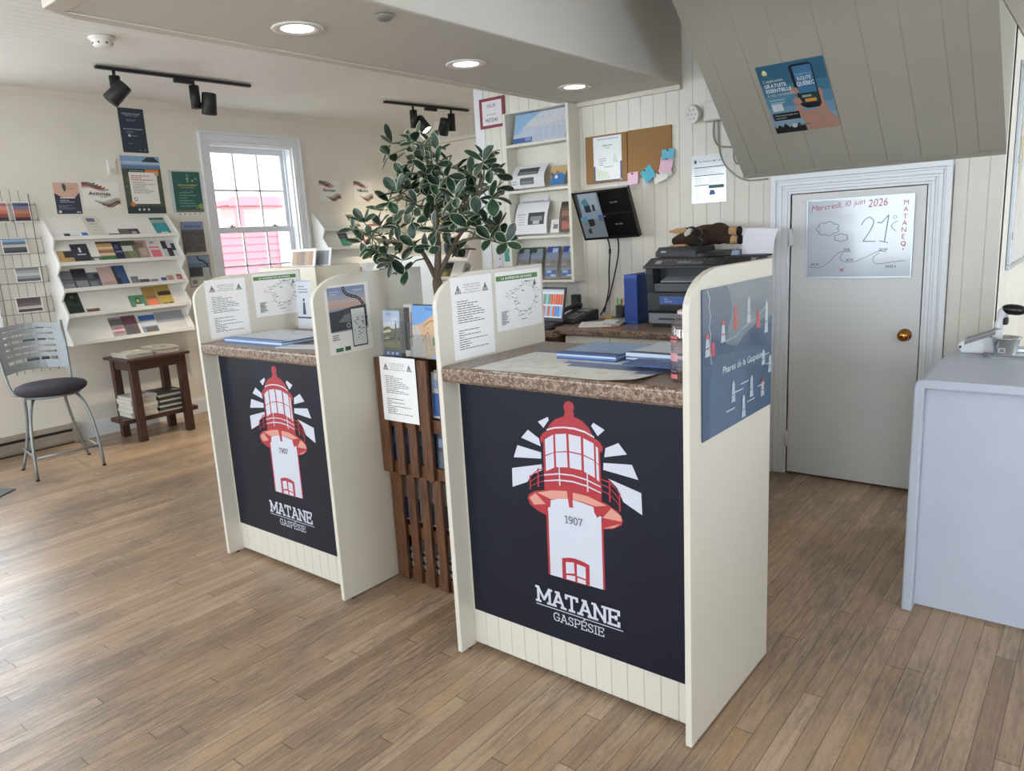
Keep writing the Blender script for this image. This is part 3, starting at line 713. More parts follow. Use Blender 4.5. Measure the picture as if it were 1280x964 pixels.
def tinytower(x, y, hh, red, ww=.042):
    s.pf([(x - ww * .7, y), (x + ww * .7, y), (x + ww * .42, y + hh * .72), (x - ww * .42, y + hh * .72)], LT if red < 2 else RD)
    s.pf([(x - ww * .55, y + hh * .72), (x + ww * .55, y + hh * .72), (x + ww * .4, y + hh * .86), (x, y + hh), (x - ww * .4, y + hh * .86)], RD if red else LT)
    if red < 2: s.rf(x - ww * .5, y + hh * .3, ww * .95, hh * .07, RD if red else C('#6e7f8c', .3, name='poster'))
for a in ((.06, .56, .16, 1), (.13, .55, .1, 2), (.26, .62, .16, 1), (.43, .68, .17, 2), (.62, .7, .19, 0), (.77, .64, .13, 2), (.9, .58, .25, 0), (.86, .34, .12, 0), (.97, .26, .14, 0), (.85, .1, .15, 1), (.4, .17, .16, 0), (.67, .14, .17, 0), (.55, .02, .17, 0)): tinytower(*a)
s.text('Phares de la Gaspésie', w * .54, h * .405, h * .05, C('#d8dfe4', .3, name='poster'), fit=w * .58, shear=.1)
for a in ((.3, .12), (.42, .23), (.6, .115), (.5, .27), (.76, .19), (.83, .41), (.9, .33)): s.rf(a[0], a[1], .12, .011, LT)
tag(s.place('lighthouse_poster', (.0045, .07, .905), YR, ZU), 'glossy blue poster of many lighthouses on the counter side panel', 'poster')
# poster on the far counter's side
w, h = .222, .277; s = Sheet(w, h, C('#dedbd6', .45, name='poster'), .0012)
s.rf(.06, .32, .86, .64, C('#8c93a6', .5, name='poster'))
for i, c in enumerate(('#7485a6', '#8590ab', '#9a98a8', '#b3a19c', '#b9998c')): s.rf(.06, .9 - .06 * i, .86, .066, C(c, .5, name='poster'))
s.pf([(.06, .62), (.3, .63), (.55, .66), (.92, .68), (.92, .35), (.06, .33)], C('#3c3f45', .5, name='poster'))
s.pf([(.25, .46), (.4, .56), (.6, .58), (.6, .44)], C('#6f747b', .5, name='poster')); s.disc(w * .47, h * .40, h * .035, C('#c9ccd0', .5, name='poster')); s.disc(w * .47, h * .40, h * .026, C('#3c3f45', .5, name='poster'))
road = [(w * a, h * b) for a, b in ((.42, .955), (.44, .90), (.5, .85), (.6, .82), (.7, .80), (.78, .76), (.84, .70), (.87, .6), (.9, .48))]
s.stroke(road, .013, C('#1f2226', .5, name='ink'))
for a, b in zip(road, road[1:]):
    for k in (.25, .7): x, y = a[0] + (b[0] - a[0]) * k, a[1] + (b[1] - a[1]) * k; s.rect(x - .0015, y - .0015, .003, .003, C('#c8c8c8', .5, name='ink'))
s.rf(.53, .07, .35, .58, INK); s.rf(.55, .09, .31, .54, C('#c5cac8', .4, name='poster')); r = random.Random(2)
for k in range(22): s.rf(.58 + r.random() * .22, .14 + r.random() * .36, .02 + .03 * r.random(), .012, C('#4a4e52', .5, name='ink'))
s.rf(.72, .6, .0, .0, INK); s.rf(.12, .035, .17, .055, C('#2f6b4a', .5, name='poster')); s.rf(.33, .035, .13, .06, C('#3a4a44', .5, name='poster')); s.lines(w * .08, h * .27, w * .16, 3, h * .03, h * .012, INK, 2)
s.text('Navigateur', w * .75, h * .895, h * .022, PAPER, fit=w * .2); s.lines(w * .1, h * .9, w * .24, 2, h * .04, h * .013, LT, 6)
tag(s.place('road_map_poster', (-1.5785, .073, 1.049), (0, 1, .012), ZU), 'poster of a winding road and a phone on the further counter side', 'poster')

# ================================================================== THINGS ON THE COUNTERS
BL1, BL2, BL3, PALEB = (C(c, .4, name='print') for c in ('#33508a', '#5f83b8', '#8aa6cc', '#c6cfda'))
# spread map (one sheet, lifted corner)
q = MB(); MAPB = C('#c9c8bd', .45, name='map_print'); z0 = CT + .0008
nx, ny = 16, 10; r = random.Random(8)
cols = {}
def mp(u, v):
    x = -.772 + .605 * u; y = .014 + .39 * v
    lift = max(0, u - .8) / .2 * max(0, .45 - v) / .45
    return (x - .02 * lift * v, y + .0 * lift, z0 + .012 * lift ** 1.3)
for i in range(nx):
    for j in range(ny):
        u, v = i / nx, j / ny
        wat = (v > .8 and u < .62) or (.32 < u < .95 and abs(v - (.52 - .18 * (u - .3))) < .07 + .06 * u)
        m = C('#6f7da2', .45, name='map_print') if wat else (C('#e4e4df', .45, name='map_print') if r.random() < .5 else C('#dadad4', .45, name='map_print'))
        q.face([mp(u, v), mp(u + 1 / nx, v), mp(u + 1 / nx, v + 1 / ny), mp(u, v + 1 / ny)], m)
for k in range(60):
    u, v = r.random() * .95, r.random() * .8; a = mp(u, v); l = .008 + .016 * r.random()
    q.face([(a[0], a[1], a[2] + .0006), (a[0] + l, a[1], a[2] + .0006), (a[0] + l, a[1] + .0022, a[2] + .0006), (a[0], a[1] + .0022, a[2] + .0006)], C('#8b8a84', .5, name='map_print'))
tag(q.build('regional_map', clean=True), 'large unfolded regional map lying flat along the near counter front edge', 'map')
def folded(x, y, z, w, d, t, top, edge, rot, label, grp=None, deco=0, cat='map'):
    """folded map: paper block with a printed cover"""
    X = Matrix.Translation((x, y, z)) @ Matrix.Rotation(rot, 4, 'Z')
    q = MB(); q.box((-w / 2, -d / 2, 0), (w / 2, d / 2, t), edge, X)
    rr = random.Random(deco); zz = t + .0004
    q.face([X @ Vector(p) for p in ((-w / 2 + .001, -d / 2 + .001, zz), (w / 2 - .001, -d / 2 + .001, zz), (w / 2 - .001, d / 2 - .001, zz), (-w / 2 + .001, d / 2 - .001, zz))], top)
    if deco:
        for k in range(14):
            a, b = rr.uniform(-.45, .3) * w, rr.uniform(-.42, .4) * d; l = rr.uniform(.03, .2) * w
            q.face([X @ Vector(p) for p in ((a, b, zz + .0004), (a + l, b, zz + .0004), (a + l, b + d * .02, zz + .0004), (a, b + d * .02, zz + .0004))], rr.choice((PALEB, BL2, C('#8b8a84', .5, name='map_print'))))
        q.face([X @ Vector(p) for p in ((-w * .48, -d * .48, zz + .0008), (w * .48, -d * .48, zz + .0008), (w * .48, -d * .36, zz + .0008), (-w * .48, -d * .36, zz + .0008))], rr.choice((BL1, BL2)))
    return tag(q.build('folded_map'), label, cat, grp)
zz = CT + .002
for k in range(4):
    folded(-.50, .40, CT + .0012 + .0055 * k, .23, .25, .005, (BL3 if k == 3 else BL2), (BL1, BL2, PALEB, BL1)[k], .02 * (k % 2), 'pale blue folded map on top of the left stack, near counter' if k == 3 else 'folded map inside the left stack on the near counter', None if k == 3 else 'maps in the left stack, near counter', 7 if k == 3 else 0)
for k in range(5):
    folded(-.25, .43, CT + .0012 + .0055 * k, .24, .23, .005, (PALEB if k == 4 else BL3), (BL1, PALEB, BL2, PALEB, PALEB)[k], -.03 + .02 * (k % 2), 'whitish folded map on top of the right stack, near counter' if k == 4 else 'folded map inside the right stack on the near counter', None if k == 4 else 'maps in the right stack, near counter', 9 if k == 4 else 0)
folded(-.21, .235, CT + .0012 + .012, .2, .10, .004, BL1, BL1, .0, 'dark blue folded map in front of the right stack', None, 3).location.z = CT + .0135
for k in range(3):
    folded(-2.17, .245, CT + .0012 + .0065 * k, .46, .30, .006, (PALEB if k == 2 else BL3), (BL2, PALEB, BL2)[k], 0, 'blue and white map on top of the stack, further counter' if k == 2 else 'folded map under the top one on the further counter', None if k == 2 else 'maps in the stack, further counter', 5 if k == 2 else 0)
folded(-1.83, .12, CT + .0012, .22, .09, .003, PALEB, PALEB, .2, 'loose white leaflet at the front edge of the further counter', None, 0, 'leaflet')
# clear spray bottle
r = thing('sanitizer_bottle', (-.062, .10, CT), 'clear plastic bottle with red printing beside the near side panel', 'bottle')
q = MB(); q.lathe([(.0, .0), (.033, .0), (.036, .006), (.036, .14), (.033, .158), (.022, .175), (.016, .18), (.016, .186)], glass_mat('pink_clear_plastic', (.93, .85, .87, 1), .14), 28, (-.062, .10, CT + .001)); q.build('bottle_body', r)
q = MB(); q.lathe([(.017, .184), (.018, .186), (.018, .194), (.012, .197), (0, .198)], C('#b9a6aa', .3), 20, (-.062, .10, CT)); q.build('cap', r)
q = MB(); c = (-.062, .10)
for zz0, hh, wd, mt_ in ((.122, .006, .5, '#b9555f'), (.112, .005, .5, '#b9555f'), (.09, .004, .3, '#6a5a62'), (.06, .022, .5, '#c08a92'), (.03, .004, .45, '#6a5a62'), (.012, .012, .5, '#c0626e')):
    vs = []
    for k in range(9):
        a = math.radians(-150 + 110 * wd * (k / 8)); 
        for z in (zz0, zz0 + hh): vs.append((c[0] + .0366 * math.cos(a), c[1] + .0366 * math.sin(a), CT + z))
    q.mesh(vs, [(2 * k, 2 * k + 2, 2 * k + 3, 2 * k + 1) for k in range(8)], C(mt_, .4, name='print'))
q.build('printed_label', r)
# upright leaflet card at the back of the further counter
r = thing('table_sign', (-2.40, .55, CT), 'white upright card with a small lighthouse picture at further counter back', 'sign')
s = Sheet(.12, .25, C('#dfe5ee', .4, name='card'), .003); s.rf(.0, .97, 1, .03, C('#b9c6dc', .4, name='card')); s.rf(.0, .22, 1, .03, C('#3a4a78', .5, name='card'))
s.pf([(.38, .3), (.6, .3), (.55, .55), (.43, .55)], C('#4a5270', .5, name='card')); s.disc(.058, .15, .008, C('#4a5270', .5, name='card')); s.lines(.015, .215, .09, 3, .014, .005, C('#7a86a4', .5, name='ink'), 4)
s.place('card_face', (-2.46, .553, CT + .001), XR, (0, .05, 1), r)
bx('card_foot', (-2.455, .555, CT + .0005), (-2.345, .585, CT + .012), C('#cfd6e2', .4), r)

# ================================================================== LEFT WALL: POSTERS
def wall_sheet(y0, y1, z0, z1, base='#dddbd6', t=.0012, rough=.5):
    return Sheet(y1 - y0, z1 - z0, C(base, rough, name='poster'), t), y1 - y0, z1 - z0
def hang(s, name, y0, z0, label, cat='poster'): return tag(s.place(name, (XL + .0035, y0, z0), YR, ZU), label, cat)
P_ = lambda h: C(h, .5, name='print')
s, w, h = wall_sheet(1.34, 1.555, 2.352, 2.716, '#2c3848')
s.text('SUIVEZ-NOUS EN LIGNE', w * .5, h * .86, h * .028, P_('#c9ced6'), fit=w * .72, bold=1); s.text('POUR TOUT SAVOIR', w * .5, h * .82, h * .025, P_('#c9ced6'), fit=w * .5); s.lines(w * .3, h * .74, w * .4, 2, h * .03, h * .01, P_('#8d98a6'), 2)
s.text('MATANE ET SA REGION', w * .5, h * .52, h * .026, P_('#c9ced6'), fit=w * .74, bold=1); s.lines(w * .2, h * .47, w * .6, 2, h * .03, h * .01, P_('#8d98a6'), 3)
s.disc(w * .33, h * .385, w * .05, P_('#dfe3e8')); s.disc(w * .345, h * .39, w * .022, P_('#2c3848')); s.text('tourisme', w * .52, h * .37, h * .03, P_('#b9c0ca'), fit=w * .24); s.lines(w * .25, h * .2, w * .3, 1, .01, h * .012, P_('#8d98a6'), 1); s.stroke([(w * .84, h * .05), (w * .9, h * .09)], .006, P_('#7fae6a')); s.lines(w * .6, h * .05, w * .2, 1, .01, h * .01, P_('#8d98a6'), 1)
hang(s, 'wall_poster', 1.34, 2.352, 'dark navy portrait poster hung highest on the left wall')
s, w, h = wall_sheet(1.3, 1.635, 1.842, 2.325, '#39463f')
s.rf(0, .82, 1, .18, P_('#7fa0c4')); s.rf(0, .86, 1, .05, P_('#a8bdd2')); s.rf(0, .78, 1, .06, P_('#5d7c9a')); s.pf([(.52, .9), (.68, .985), (.86, .99), (1, .9)], P_('#2f3b46')); s.rf(0, 0, 1, .78, P_('#4a5348'))
rr = random.Random(3)
for k in range(60): s.rf(rr.random() * .95, rr.random() * .74, .05, .03, P_(rr.choice(('#2f3a34', '#5c6656', '#3f4a41', '#6d6f5a'))))
s.rf(.14, .72, .44, .055, P_('#2e4038')); s.text('Inscrivez-vous', w * .36, h * .735, h * .026, P_('#d5ded2'), fit=w * .34); s.rf(.58, .715, .36, .055, P_('#d07a44'))
s.rf(.15, .17, .72, .55, P_('#e3e1dc')); s.rf(.0, .0, 1, .12, P_('#2f3b3a')); s.disc(w * .16, h * .165, w * .06, P_('#d07a44')); s.disc(w * .87, h * .7, w * .055, P_('#c99a6a'))
s.lines(w * .2, h * .65, w * .6, 3, h * .035, h * .014, P_('#b0603c'), 5); s.lines(w * .22, h * .54, w * .58, 7, h * .03, h * .01, P_('#6a6f6c'), 8); s.disc(w * .25, h * .25, w * .05, P_('#7a827c')); s.disc(w * .25, h * .25, w * .03, P_('#e3e1dc'))
for k in range(3): s.disc(w * (.3 + .12 * k), h * .07, w * .03, P_('#c9cfcc'))
hang(s, 'wall_poster', 1.3, 1.842, 'large poster with mountain photo and white text panel, left wall')
s, w, h = wall_sheet(1.70, 2.0, 1.822, 2.218, '#b9c8ca')
s.rf(.1, .07, .88, .9, P_('#2f5b56')); s.text('Inspirez profondément', w * .56, h * .66, h * .04, P_('#d5c46a'), fit=w * .6, bold=1); s.text('au quotidien', w * .56, h * .61, h * .03, P_('#d5c46a'), fit=w * .4)
for k in range(14): s.disc(w * rr.uniform(.16, .92), h * rr.uniform(.12, .9), .008 + .006 * rr.random(), P_(rr.choice(('#5c8f80', '#47786c', '#8aa27a', '#3d6a62'))))
s.lines(w * .25, h * .5, w * .6, 6, h * .06, h * .014, P_('#86b3a4'), 9, .3); s.pf([(.12, .07), (.98, .07), (.98, .13), (.12, .11)], P_('#7a6a58')); s.disc(w * .9, h * .2, .025, P_('#8f9a5a')); s.rf(0, 0, 1, .06, P_('#dcdcd6'))
for k in range(5): s.disc(w * (.2 + .16 * k), h * .03, .006, P_('#4a4c50'))
hang(s, 'wall_poster', 1.70, 1.822, 'green framed poster beside the window, yellow heading')
s, w, h = wall_sheet(.737, .94, 1.838, 2.1, '#dcd8d4')
s.rf(.03, .03, .94, .94, P_('#cfa795')); s.pf([(.03, .03), (.97, .03), (.97, .68), (.8, .55), (.5, .5), (.25, .55), (.03, .66)], P_('#2f3242')); s.pf([(.35, .9), (.42, .95), (.5, .88), (.48, .74), (.42, .7), (.36, .8)], P_('#2f5a48')); s.text('LE JARDIN', w * .68, h * .78, h * .035, P_('#6a5a4e'), fit=w * .26)
s.rf(.22, .5, .56, .03, P_('#e5e2de')); s.lines(w * .2, h * .43, w * .6, 2, h * .05, h * .02, P_('#b9bcc8'), 4); s.lines(w * .12, h * .28, w * .65, 4, h * .035, h * .012, P_('#8a8fa4'), 5); s.rf(.1, .06, .1, .08, P_('#c9c9cf')); s.rf(.75, .07, .16, .03, P_('#c9c9cf'))
hang(s, 'wall_poster', .737, 1.838, 'small pink and navy poster, leftmost on the wall above the rack')
def waves(s, w, h, top=True, seed=0, kx=1.0):
    cols = ('#8f9296', '#b0503c', '#7c6a58', '#3a3c40')
    r = random.Random(seed)
    def wave(x0, x1, y0, amp, th, mat, ph, flip):
        P1 = [(x0 + (x1 - x0) * t / 14, y0 + amp * math.sin(ph + t / 14 * 5.2)) for t in range(15)]
        P2 = [(x, y + th) for x, y in reversed(P1)]
        cl = lambda p: (min(max(p[0], .01), .99) * w, min(max(p[1], .01), .99) * h)
        for a, b in zip(range(14), range(1, 15)):
            s.poly([cl(P1[a]), cl(P1[b]), cl((P1[b][0], P1[b][1] + th)), cl((P1[a][0], P1[a][1] + th))], mat)
    if top:
        for k, c in enumerate(('#a9abb0', '#b5594a', '#6f4a40', '#8a6a52', '#4f7a70')): wave(.0, .72 - .09 * k, .70 + .06 * k, .07, .075, P_(c), .6 + seed, 0)
    for k, c in enumerate(('#a9abb0', '#a58f78', '#4a4844', '#8a5a48')): wave(.30 + .09 * k, 1.0, .24 - .06 * k, .075, .07, P_(c), 3.2 + seed, 0)
def sign_waves(y0, y1, z0, z1, word, label, seed, sub=None):
    s, w, h = wall_sheet(y0, y1, z0, z1, '#e2dfda'); waves(s, w, h, True, seed)
    s.text(word, w * .45, h * .47, h * .15, P_('#3a3c44'), fit=w * .58, bold=1, rot=-.04)
    if sub: s.lines(w * .45, h * .40, w * .4, 1, .01, h * .03, P_('#b08a6a'), 1)
    hang(s, 'wavy_sign', y0, z0, label, 'sign')
sign_waves(.955, 1.25, 1.895, 2.103, 'Activités', 'white wavy striped sign reading Activités above the first brochure shelf', .0, 1)
sign_waves(3.325, 3.605, 1.945, 2.165, 'Hébergement', 'wavy striped sign right of the window, first of three in a row', .5)
sign_waves(3.79, 4.06, 1.945, 2.168, 'Vallée de la', 'wavy striped sign, middle one of the three past the window', .0)
sign_waves(4.25, 4.53, 1.945, 2.17, 'Restaurants', 'wavy striped sign partly behind the tree, last of three', .3)
# posters below, beside the window
s, w, h = wall_sheet(1.745, 1.965, 1.47, 1.765, '#6f7076'); s.rf(0, .76, 1, .24, P_('#7d8fb4')); s.text('GRANDEUR NATURE', w * .52, h * .82, h * .06, P_('#2f3f6a'), fit=w * .74, bold=1); s.rf(0, 0, 1, .72, P_('#5f5c5e'))
for k in range(30): s.rf(rr.random() * .9, rr.random() * .68, .08, .05, P_(rr.choice(('#6a6668', '#55525a', '#757072'))))
s.rf(.1, .0, .9, .06, P_('#b9b4ae')); hang(s, 'wall_poster', 1.745, 1.47, 'grey blue poster below the green one, right of the first brochure shelf')
s, w, h = wall_sheet(1.765, 1.985, 1.17, 1.462, '#8f9296'); s.rf(.04, .33, .92, .63, P_('#6d7f95')); s.rf(.04, .75, .92, .2, P_('#7f95b5')); s.rf(.04, .34, .92, .28, P_('#43484f')); s.rf(.04, .03, .92, .28, P_('#cfcdc8'))
s.stroke([(w * .45, h * .95), (w * .5, h * .85), (w * .7, h * .8), (w * .85, h * .7), (w * .9, h * .5)], .014, P_('#23262a')); s.rf(.62, .1, .32, .5, P_('#b9bebd')); s.rf(.12, .1, .2, .12, P_('#8a8c8c')); hang(s, 'wall_poster', 1.765, 1.17, 'small road poster under the grey blue one beside the window')
q = MB(); q.box((XL + .001, 1.185, 2.165), (XL + .03, 1.245, 2.285), C('#e0ddd6', .4)); q.box((XL + .03, 1.195, 2.17), (XL + .034, 1.235, 2.215), C('#cbc8c2', .4)); tag(q.build('motion_sensor', bevel=.006), 'small white wall sensor above the Activités sign', 'sensor')

# ================================================================== BROCHURE DISPLAYS
TZ = (1.645, 1.445, 1.24, 1.04, .815)
SHELFP = C('#e4e2dd', .45, name='shelf_paint')
def prof(off, lip):
    pts = [(.0, 1.815 + off), (.025, 1.815 + off)]
    for k, z in enumerate(TZ):
        d = .185 if k == 0 else .225
        if lip:
            if k: pts += [(.205 if k > 1 else .165, TZ[k - 1] - .012), (.105, z + .188)]
        elif k: pts.append((.145 + off, z + .115 + off * .3))
        if lip: pts += [(d - .012, z + .004), (d - .009, z + .022), (d, z + .020), (d + .001, z - .008)]
        else: pts += [(d + off, z + .012), (d + off, z - .010)]
    pts += [(.10, TZ[4] - .012), (0, TZ[4] + .0)]
    return pts
def display(name_label, O, along, out, L):
    """O: wall point at floor level at the viewer's left end; along / out: unit vectors"""
    A = Vector(along); U = Vector(out)
    r = thing('brochure_display', Vector(O) + Vector((0, 0, .8)), name_label, 'brochure shelf')
    X = Matrix(((U.x, A.x, 0, O[0]), (U.y, A.y, 0, O[1]), (0, 0, 1, 0), (0, 0, 0, 1)))
    Y = lambda pts, a0, a1, q: q.prism(pts, 'y', a0, a1, SHELFP, X)
    q = MB(); Y(prof(0, True), .013, L - .013, q); q.build('tiered_shelf', r, clean=True)
    for a in (0, L - .012): q = MB(); Y(prof(.016, False), a, a + .012, q); q.build('end_panel', r, clean=True)
    return r
def slot(O, along, out, tier, a, lift=0):
    """origin and up vector for a card standing in a tier, at distance a along the shelf"""
    A = Vector(along); U = Vector(out); z = TZ[tier]
    d = .185 if tier == 0 else .225
    b = Vector((0, 0, 1)) * (.165 if tier == 0 else .184) - U * (.148 if tier == 0 else .108); b.normalize()
    n = A.cross(b) if A.cross(b).dot(U) > 0 else b.cross(A)
    return Vector(O) + A * a + U * (d - .0155) + Vector((0, 0, z + .0075)) + n * (.0035 + lift), b
def card(O, along, out, tier, a, w, h, base, blocks, label, lift=0, t=.002, cat='brochure', sub=None, grp=None, text=None):
    if tier: h *= 1.36
    s = Sheet(w, h, C(base, .42, name='print'), t)
    for x, y, ww, hh, c in blocks: s.rf(x, y, ww, hh, P_(c))
    if text: s.text(text[0], w * .5, h * text[1], h * text[2], P_(text[3]), fit=w * .7, bold=1)
    o, b = slot(O, along, out, tier, a, lift)
    return tag(s.place('brochure' if cat == 'brochure' else 'leaflet', o, along, b), label, cat, grp)
D1 = ((XL, .604, 0), YR, XR, 1.025)
display('white five tier brochure shelf on the left wall above the small table', *D1)
D = D1[:3]
LM = 1.0
def f1(uL, uR, u0, u1): return .013 + (u0 - uL) / (uR - uL) * .998, (u1 - u0) / (uR - uL) * .998
def row(tier, uL, uR, items):
    for i, (u0, u1, h, base, bl, lab, *ex) in enumerate(items):
        a, w = f1(uL, uR, u0, u1); card(*D, tier, a, min(w, 1.0 - a), h, base, bl, lab, (i % 2) * .0032, text=ex[0] if ex else None)
row(0, 66, 222, [
 (69, 109, .055, '#dfe0e2', [(.28, .3, .18, .5, '#3a3d42'), (.8, .3, .18, .6, '#4a78b8'), (.5, .3, .2, .2, '#c0c3c8')], 'low white leaflet with a blue triangle, top tier of left shelf'),
 (111, 131, .225, '#d3cfc2', [(.2, .72, .5, .18, '#6f6a90'), (.2, .6, .55, .03, '#8c8a80'), (.25, .45, .6, .02, '#a5a298'), (.25, .3, .6, .02, '#a5a298'), (.25, .15, .6, .02, '#a5a298')], 'tall cream card with purple square, top tier of left shelf'),
 (133, 147, .028, '#3b3a3c', [(.2, .3, .5, .3, '#6b6668')], 'small dark card edge, top tier of left shelf'),
 (147, 173, .075, '#6a665c', [(.5, .1, .48, .8, '#44424a'), (.6, .2, .25, .4, '#a5a8aa')], 'brown landscape photo card, top tier of left shelf'),
 (196, 216, .2, '#3f8f98', [(0, .88, 1, .12, '#2f6a58'), (0, .68, 1, .2, '#9ca7a0'), (.1, .14, .7, .5, '#3b9ca8'), (.05, 0, .9, .07, '#22343c'), (.3, .08, .5, .08, '#c3d4d8')], 'teal brochure standing at the right end of the top tier')])
row(1, 73, 228, [
 (75, 95, .085, '#b79c6c', [(.35, .45, .6, .5, '#3c3638'), (.05, .05, .4, .35, '#c4a468')], 'tan brochure with dark photo, left end of the second tier'),
 (92, 112, .125, '#2f3640', [(.42, .55, .12, .25, '#d5d8da'), (.25, .4, .5, .06, '#c3c6c8')], 'charcoal brochure with white emblem on the second tier'),
 (112, 124, .035, '#5f625e', [(.2, .2, .5, .5, '#c9cac6')], 'short black and white card on the second tier'),
 (123, 142, .135, '#b89468', [(0, .9, 1, .1, '#4c3a3c'), (0, .62, 1, .1, '#d8c4a0'), (0, .45, 1, .08, '#8a6448'), (0, .3, 1, .08, '#d5c8b8'), (0, 0, 1, .25, '#3f7250')], 'brochure with tan stripes and a green foot, second tier'),
 (140, 156, .135, '#1f2a44', [(.3, .6, .3, .22, '#4a5670'), (.25, .42, .5, .08, '#7a86a0'), (0, 0, 1, .1, '#8c6a5c')], 'deep navy brochure with round emblem on the second tier'),
 (153, 172, .135, '#6a7058', [(0, .75, 1, .25, '#4a5148'), (0, .45, .7, .28, '#c3c6be'), (.3, .05, .6, .4, '#7c8460')], 'green landscape brochure on the second tier'),
 (170, 187, .135, '#a88f88', [(.1, .6, .6, .3, '#8a6c66'), (.3, .2, .5, .4, '#bda49a')], 'dusty pink patterned brochure on the second tier'),
 (186, 203, .135, '#d3cdd0', [(.1, .55, .8, .08, '#d0737c'), (.15, .05, .75, .4, '#e07080'), (.3, .8, .3, .1, '#8a8488')], 'white brochure with a bright pink note on the second tier'),
 (206, 224, .13, '#c9cad0', [(0, .5, .4, .45, '#33353c'), (.3, .05, .4, .5, '#2d3036'), (.7, .4, .3, .4, '#3a3d44')], 'white card with black pictures, right end of the second tier')])
row(2, 80, 234, [
 (81, 97, .125, '#6c7076', [(0, .5, 1, .04, '#45484e'), (.1, .1, .7, .2, '#8c9094')], 'grey seascape brochure, left end of the third tier'),
 (95, 112, .135, '#45464c', [(0, .55, 1, .4, '#2f2f36'), (.1, .1, .8, .3, '#8a8c90')], 'dark brochure with checkered photo on the third tier'),
 (111, 128, .105, '#59616c', [(0, .5, 1, .08, '#343a44'), (.5, .6, .4, .3, '#2f343c'), (.1, .1, .5, .3, '#79828c')], 'slate blue brochure on the third tier'),
 (126, 144, .135, '#c3a9a4', [(.1, .1, .8, .15, '#b09490')], 'plain pale pink brochure on the third tier'),
 (142, 160, .14, '#3a5684', [(0, .3, .35, .65, '#33443c'), (.1, .1, .4, .3, '#23303c')], 'bright blue coastal brochure on the third tier'),
 (163, 172, .055, '#70777a', [(.2, .2, .5, .5, '#8a9092')], 'short grey card right of the blue one, third tier'),
 (173, 186, .032, '#55585a', [], 'low dark card at the middle of the third tier'),
 (187, 197, .026, '#7a828e', [], 'low grey blue card on the third tier'),
 (202, 209, .034, '#3f5f9c', [], 'low blue card on the third tier'),
 (210, 219, .045, '#c49c90', [(.3, .3, .4, .4, '#a8806f')], 'low pinkish card on the third tier'),
 (224, 231, .05, '#a85a58', [(.2, .3, .4, .4, '#c9a49c')], 'small red card at the right end of the third tier')])
row(3, 86, 239, [
 (88, 106, .145, '#2c3a34', [(.4, .75, .25, .15, '#5f6f64'), (.1, .1, .8, .3, '#1f2a28'), (.5, .5, .3, .2, '#191c1c')], 'dark forest green brochure, left end of the fourth tier'),
 (108, 124, .03, '#9c8464', [(.1, .2, .8, .6, '#5f4434')], 'low brown label on the fourth tier'),
 (163, 184, .09, '#4f8a6c', [(.35, .35, .3, .45, '#2f4a2c'), (.42, .45, .16, .25, '#b8b884'), (.3, .12, .5, .18, '#d3dad0')], 'green square leaflet on the fourth tier'),
 (183, 200, .14, '#a88c54', [(.1, .4, .8, .15, '#8a7048'), (.2, .02, .7, .35, '#ef7c58')], 'tan brochure with a round orange sticker, fourth tier'),
 (201, 220, .145, '#b29a52', [(.1, .5, .9, .2, '#3c3c38'), (0, .15, 1, .33, '#c4a850'), (.25, .02, .3, .1, '#4a4838'), (.65, .02, .25, .12, '#4a4838')], 'mustard yellow brochure at the right of the fourth tier')])
row(4, 91, 245, [
 (141, 158, .14, '#9c9498', [(0, .6, 1, .3, '#6f6a6e'), (.2, .2, .6, .3, '#b86a74'), (0, .3, 1, .1, '#d3ccd0')], 'grey and red patterned brochure on the bottom tier'),
 (157, 175, .14, '#55505a', [(0, .5, 1, .45, '#6f4a54'), (.1, .1, .8, .35, '#48474e')], 'dark brochure with reddish top, bottom tier'),
 (179, 201, .13, '#6a86b0', [(0, .75, 1, .25, '#3f62a8'), (0, .4, 1, .3, '#c9d0d6'), (.2, .05, .7, .3, '#5c584e')], 'brochure with a blue sky and white building, bottom tier'),
 (200, 240, .142, '#c9cacc', [(.02, .45, .96, .53, '#9a9ea8'), (.1, .6, .7, .02, '#b9bcc4'), (.3, .7, .5, .02, '#b9bcc4'), (.5, .2, .3, .02, '#b0b2b6')], 'wide pale grey map sheet at the right end, bottom tier')])
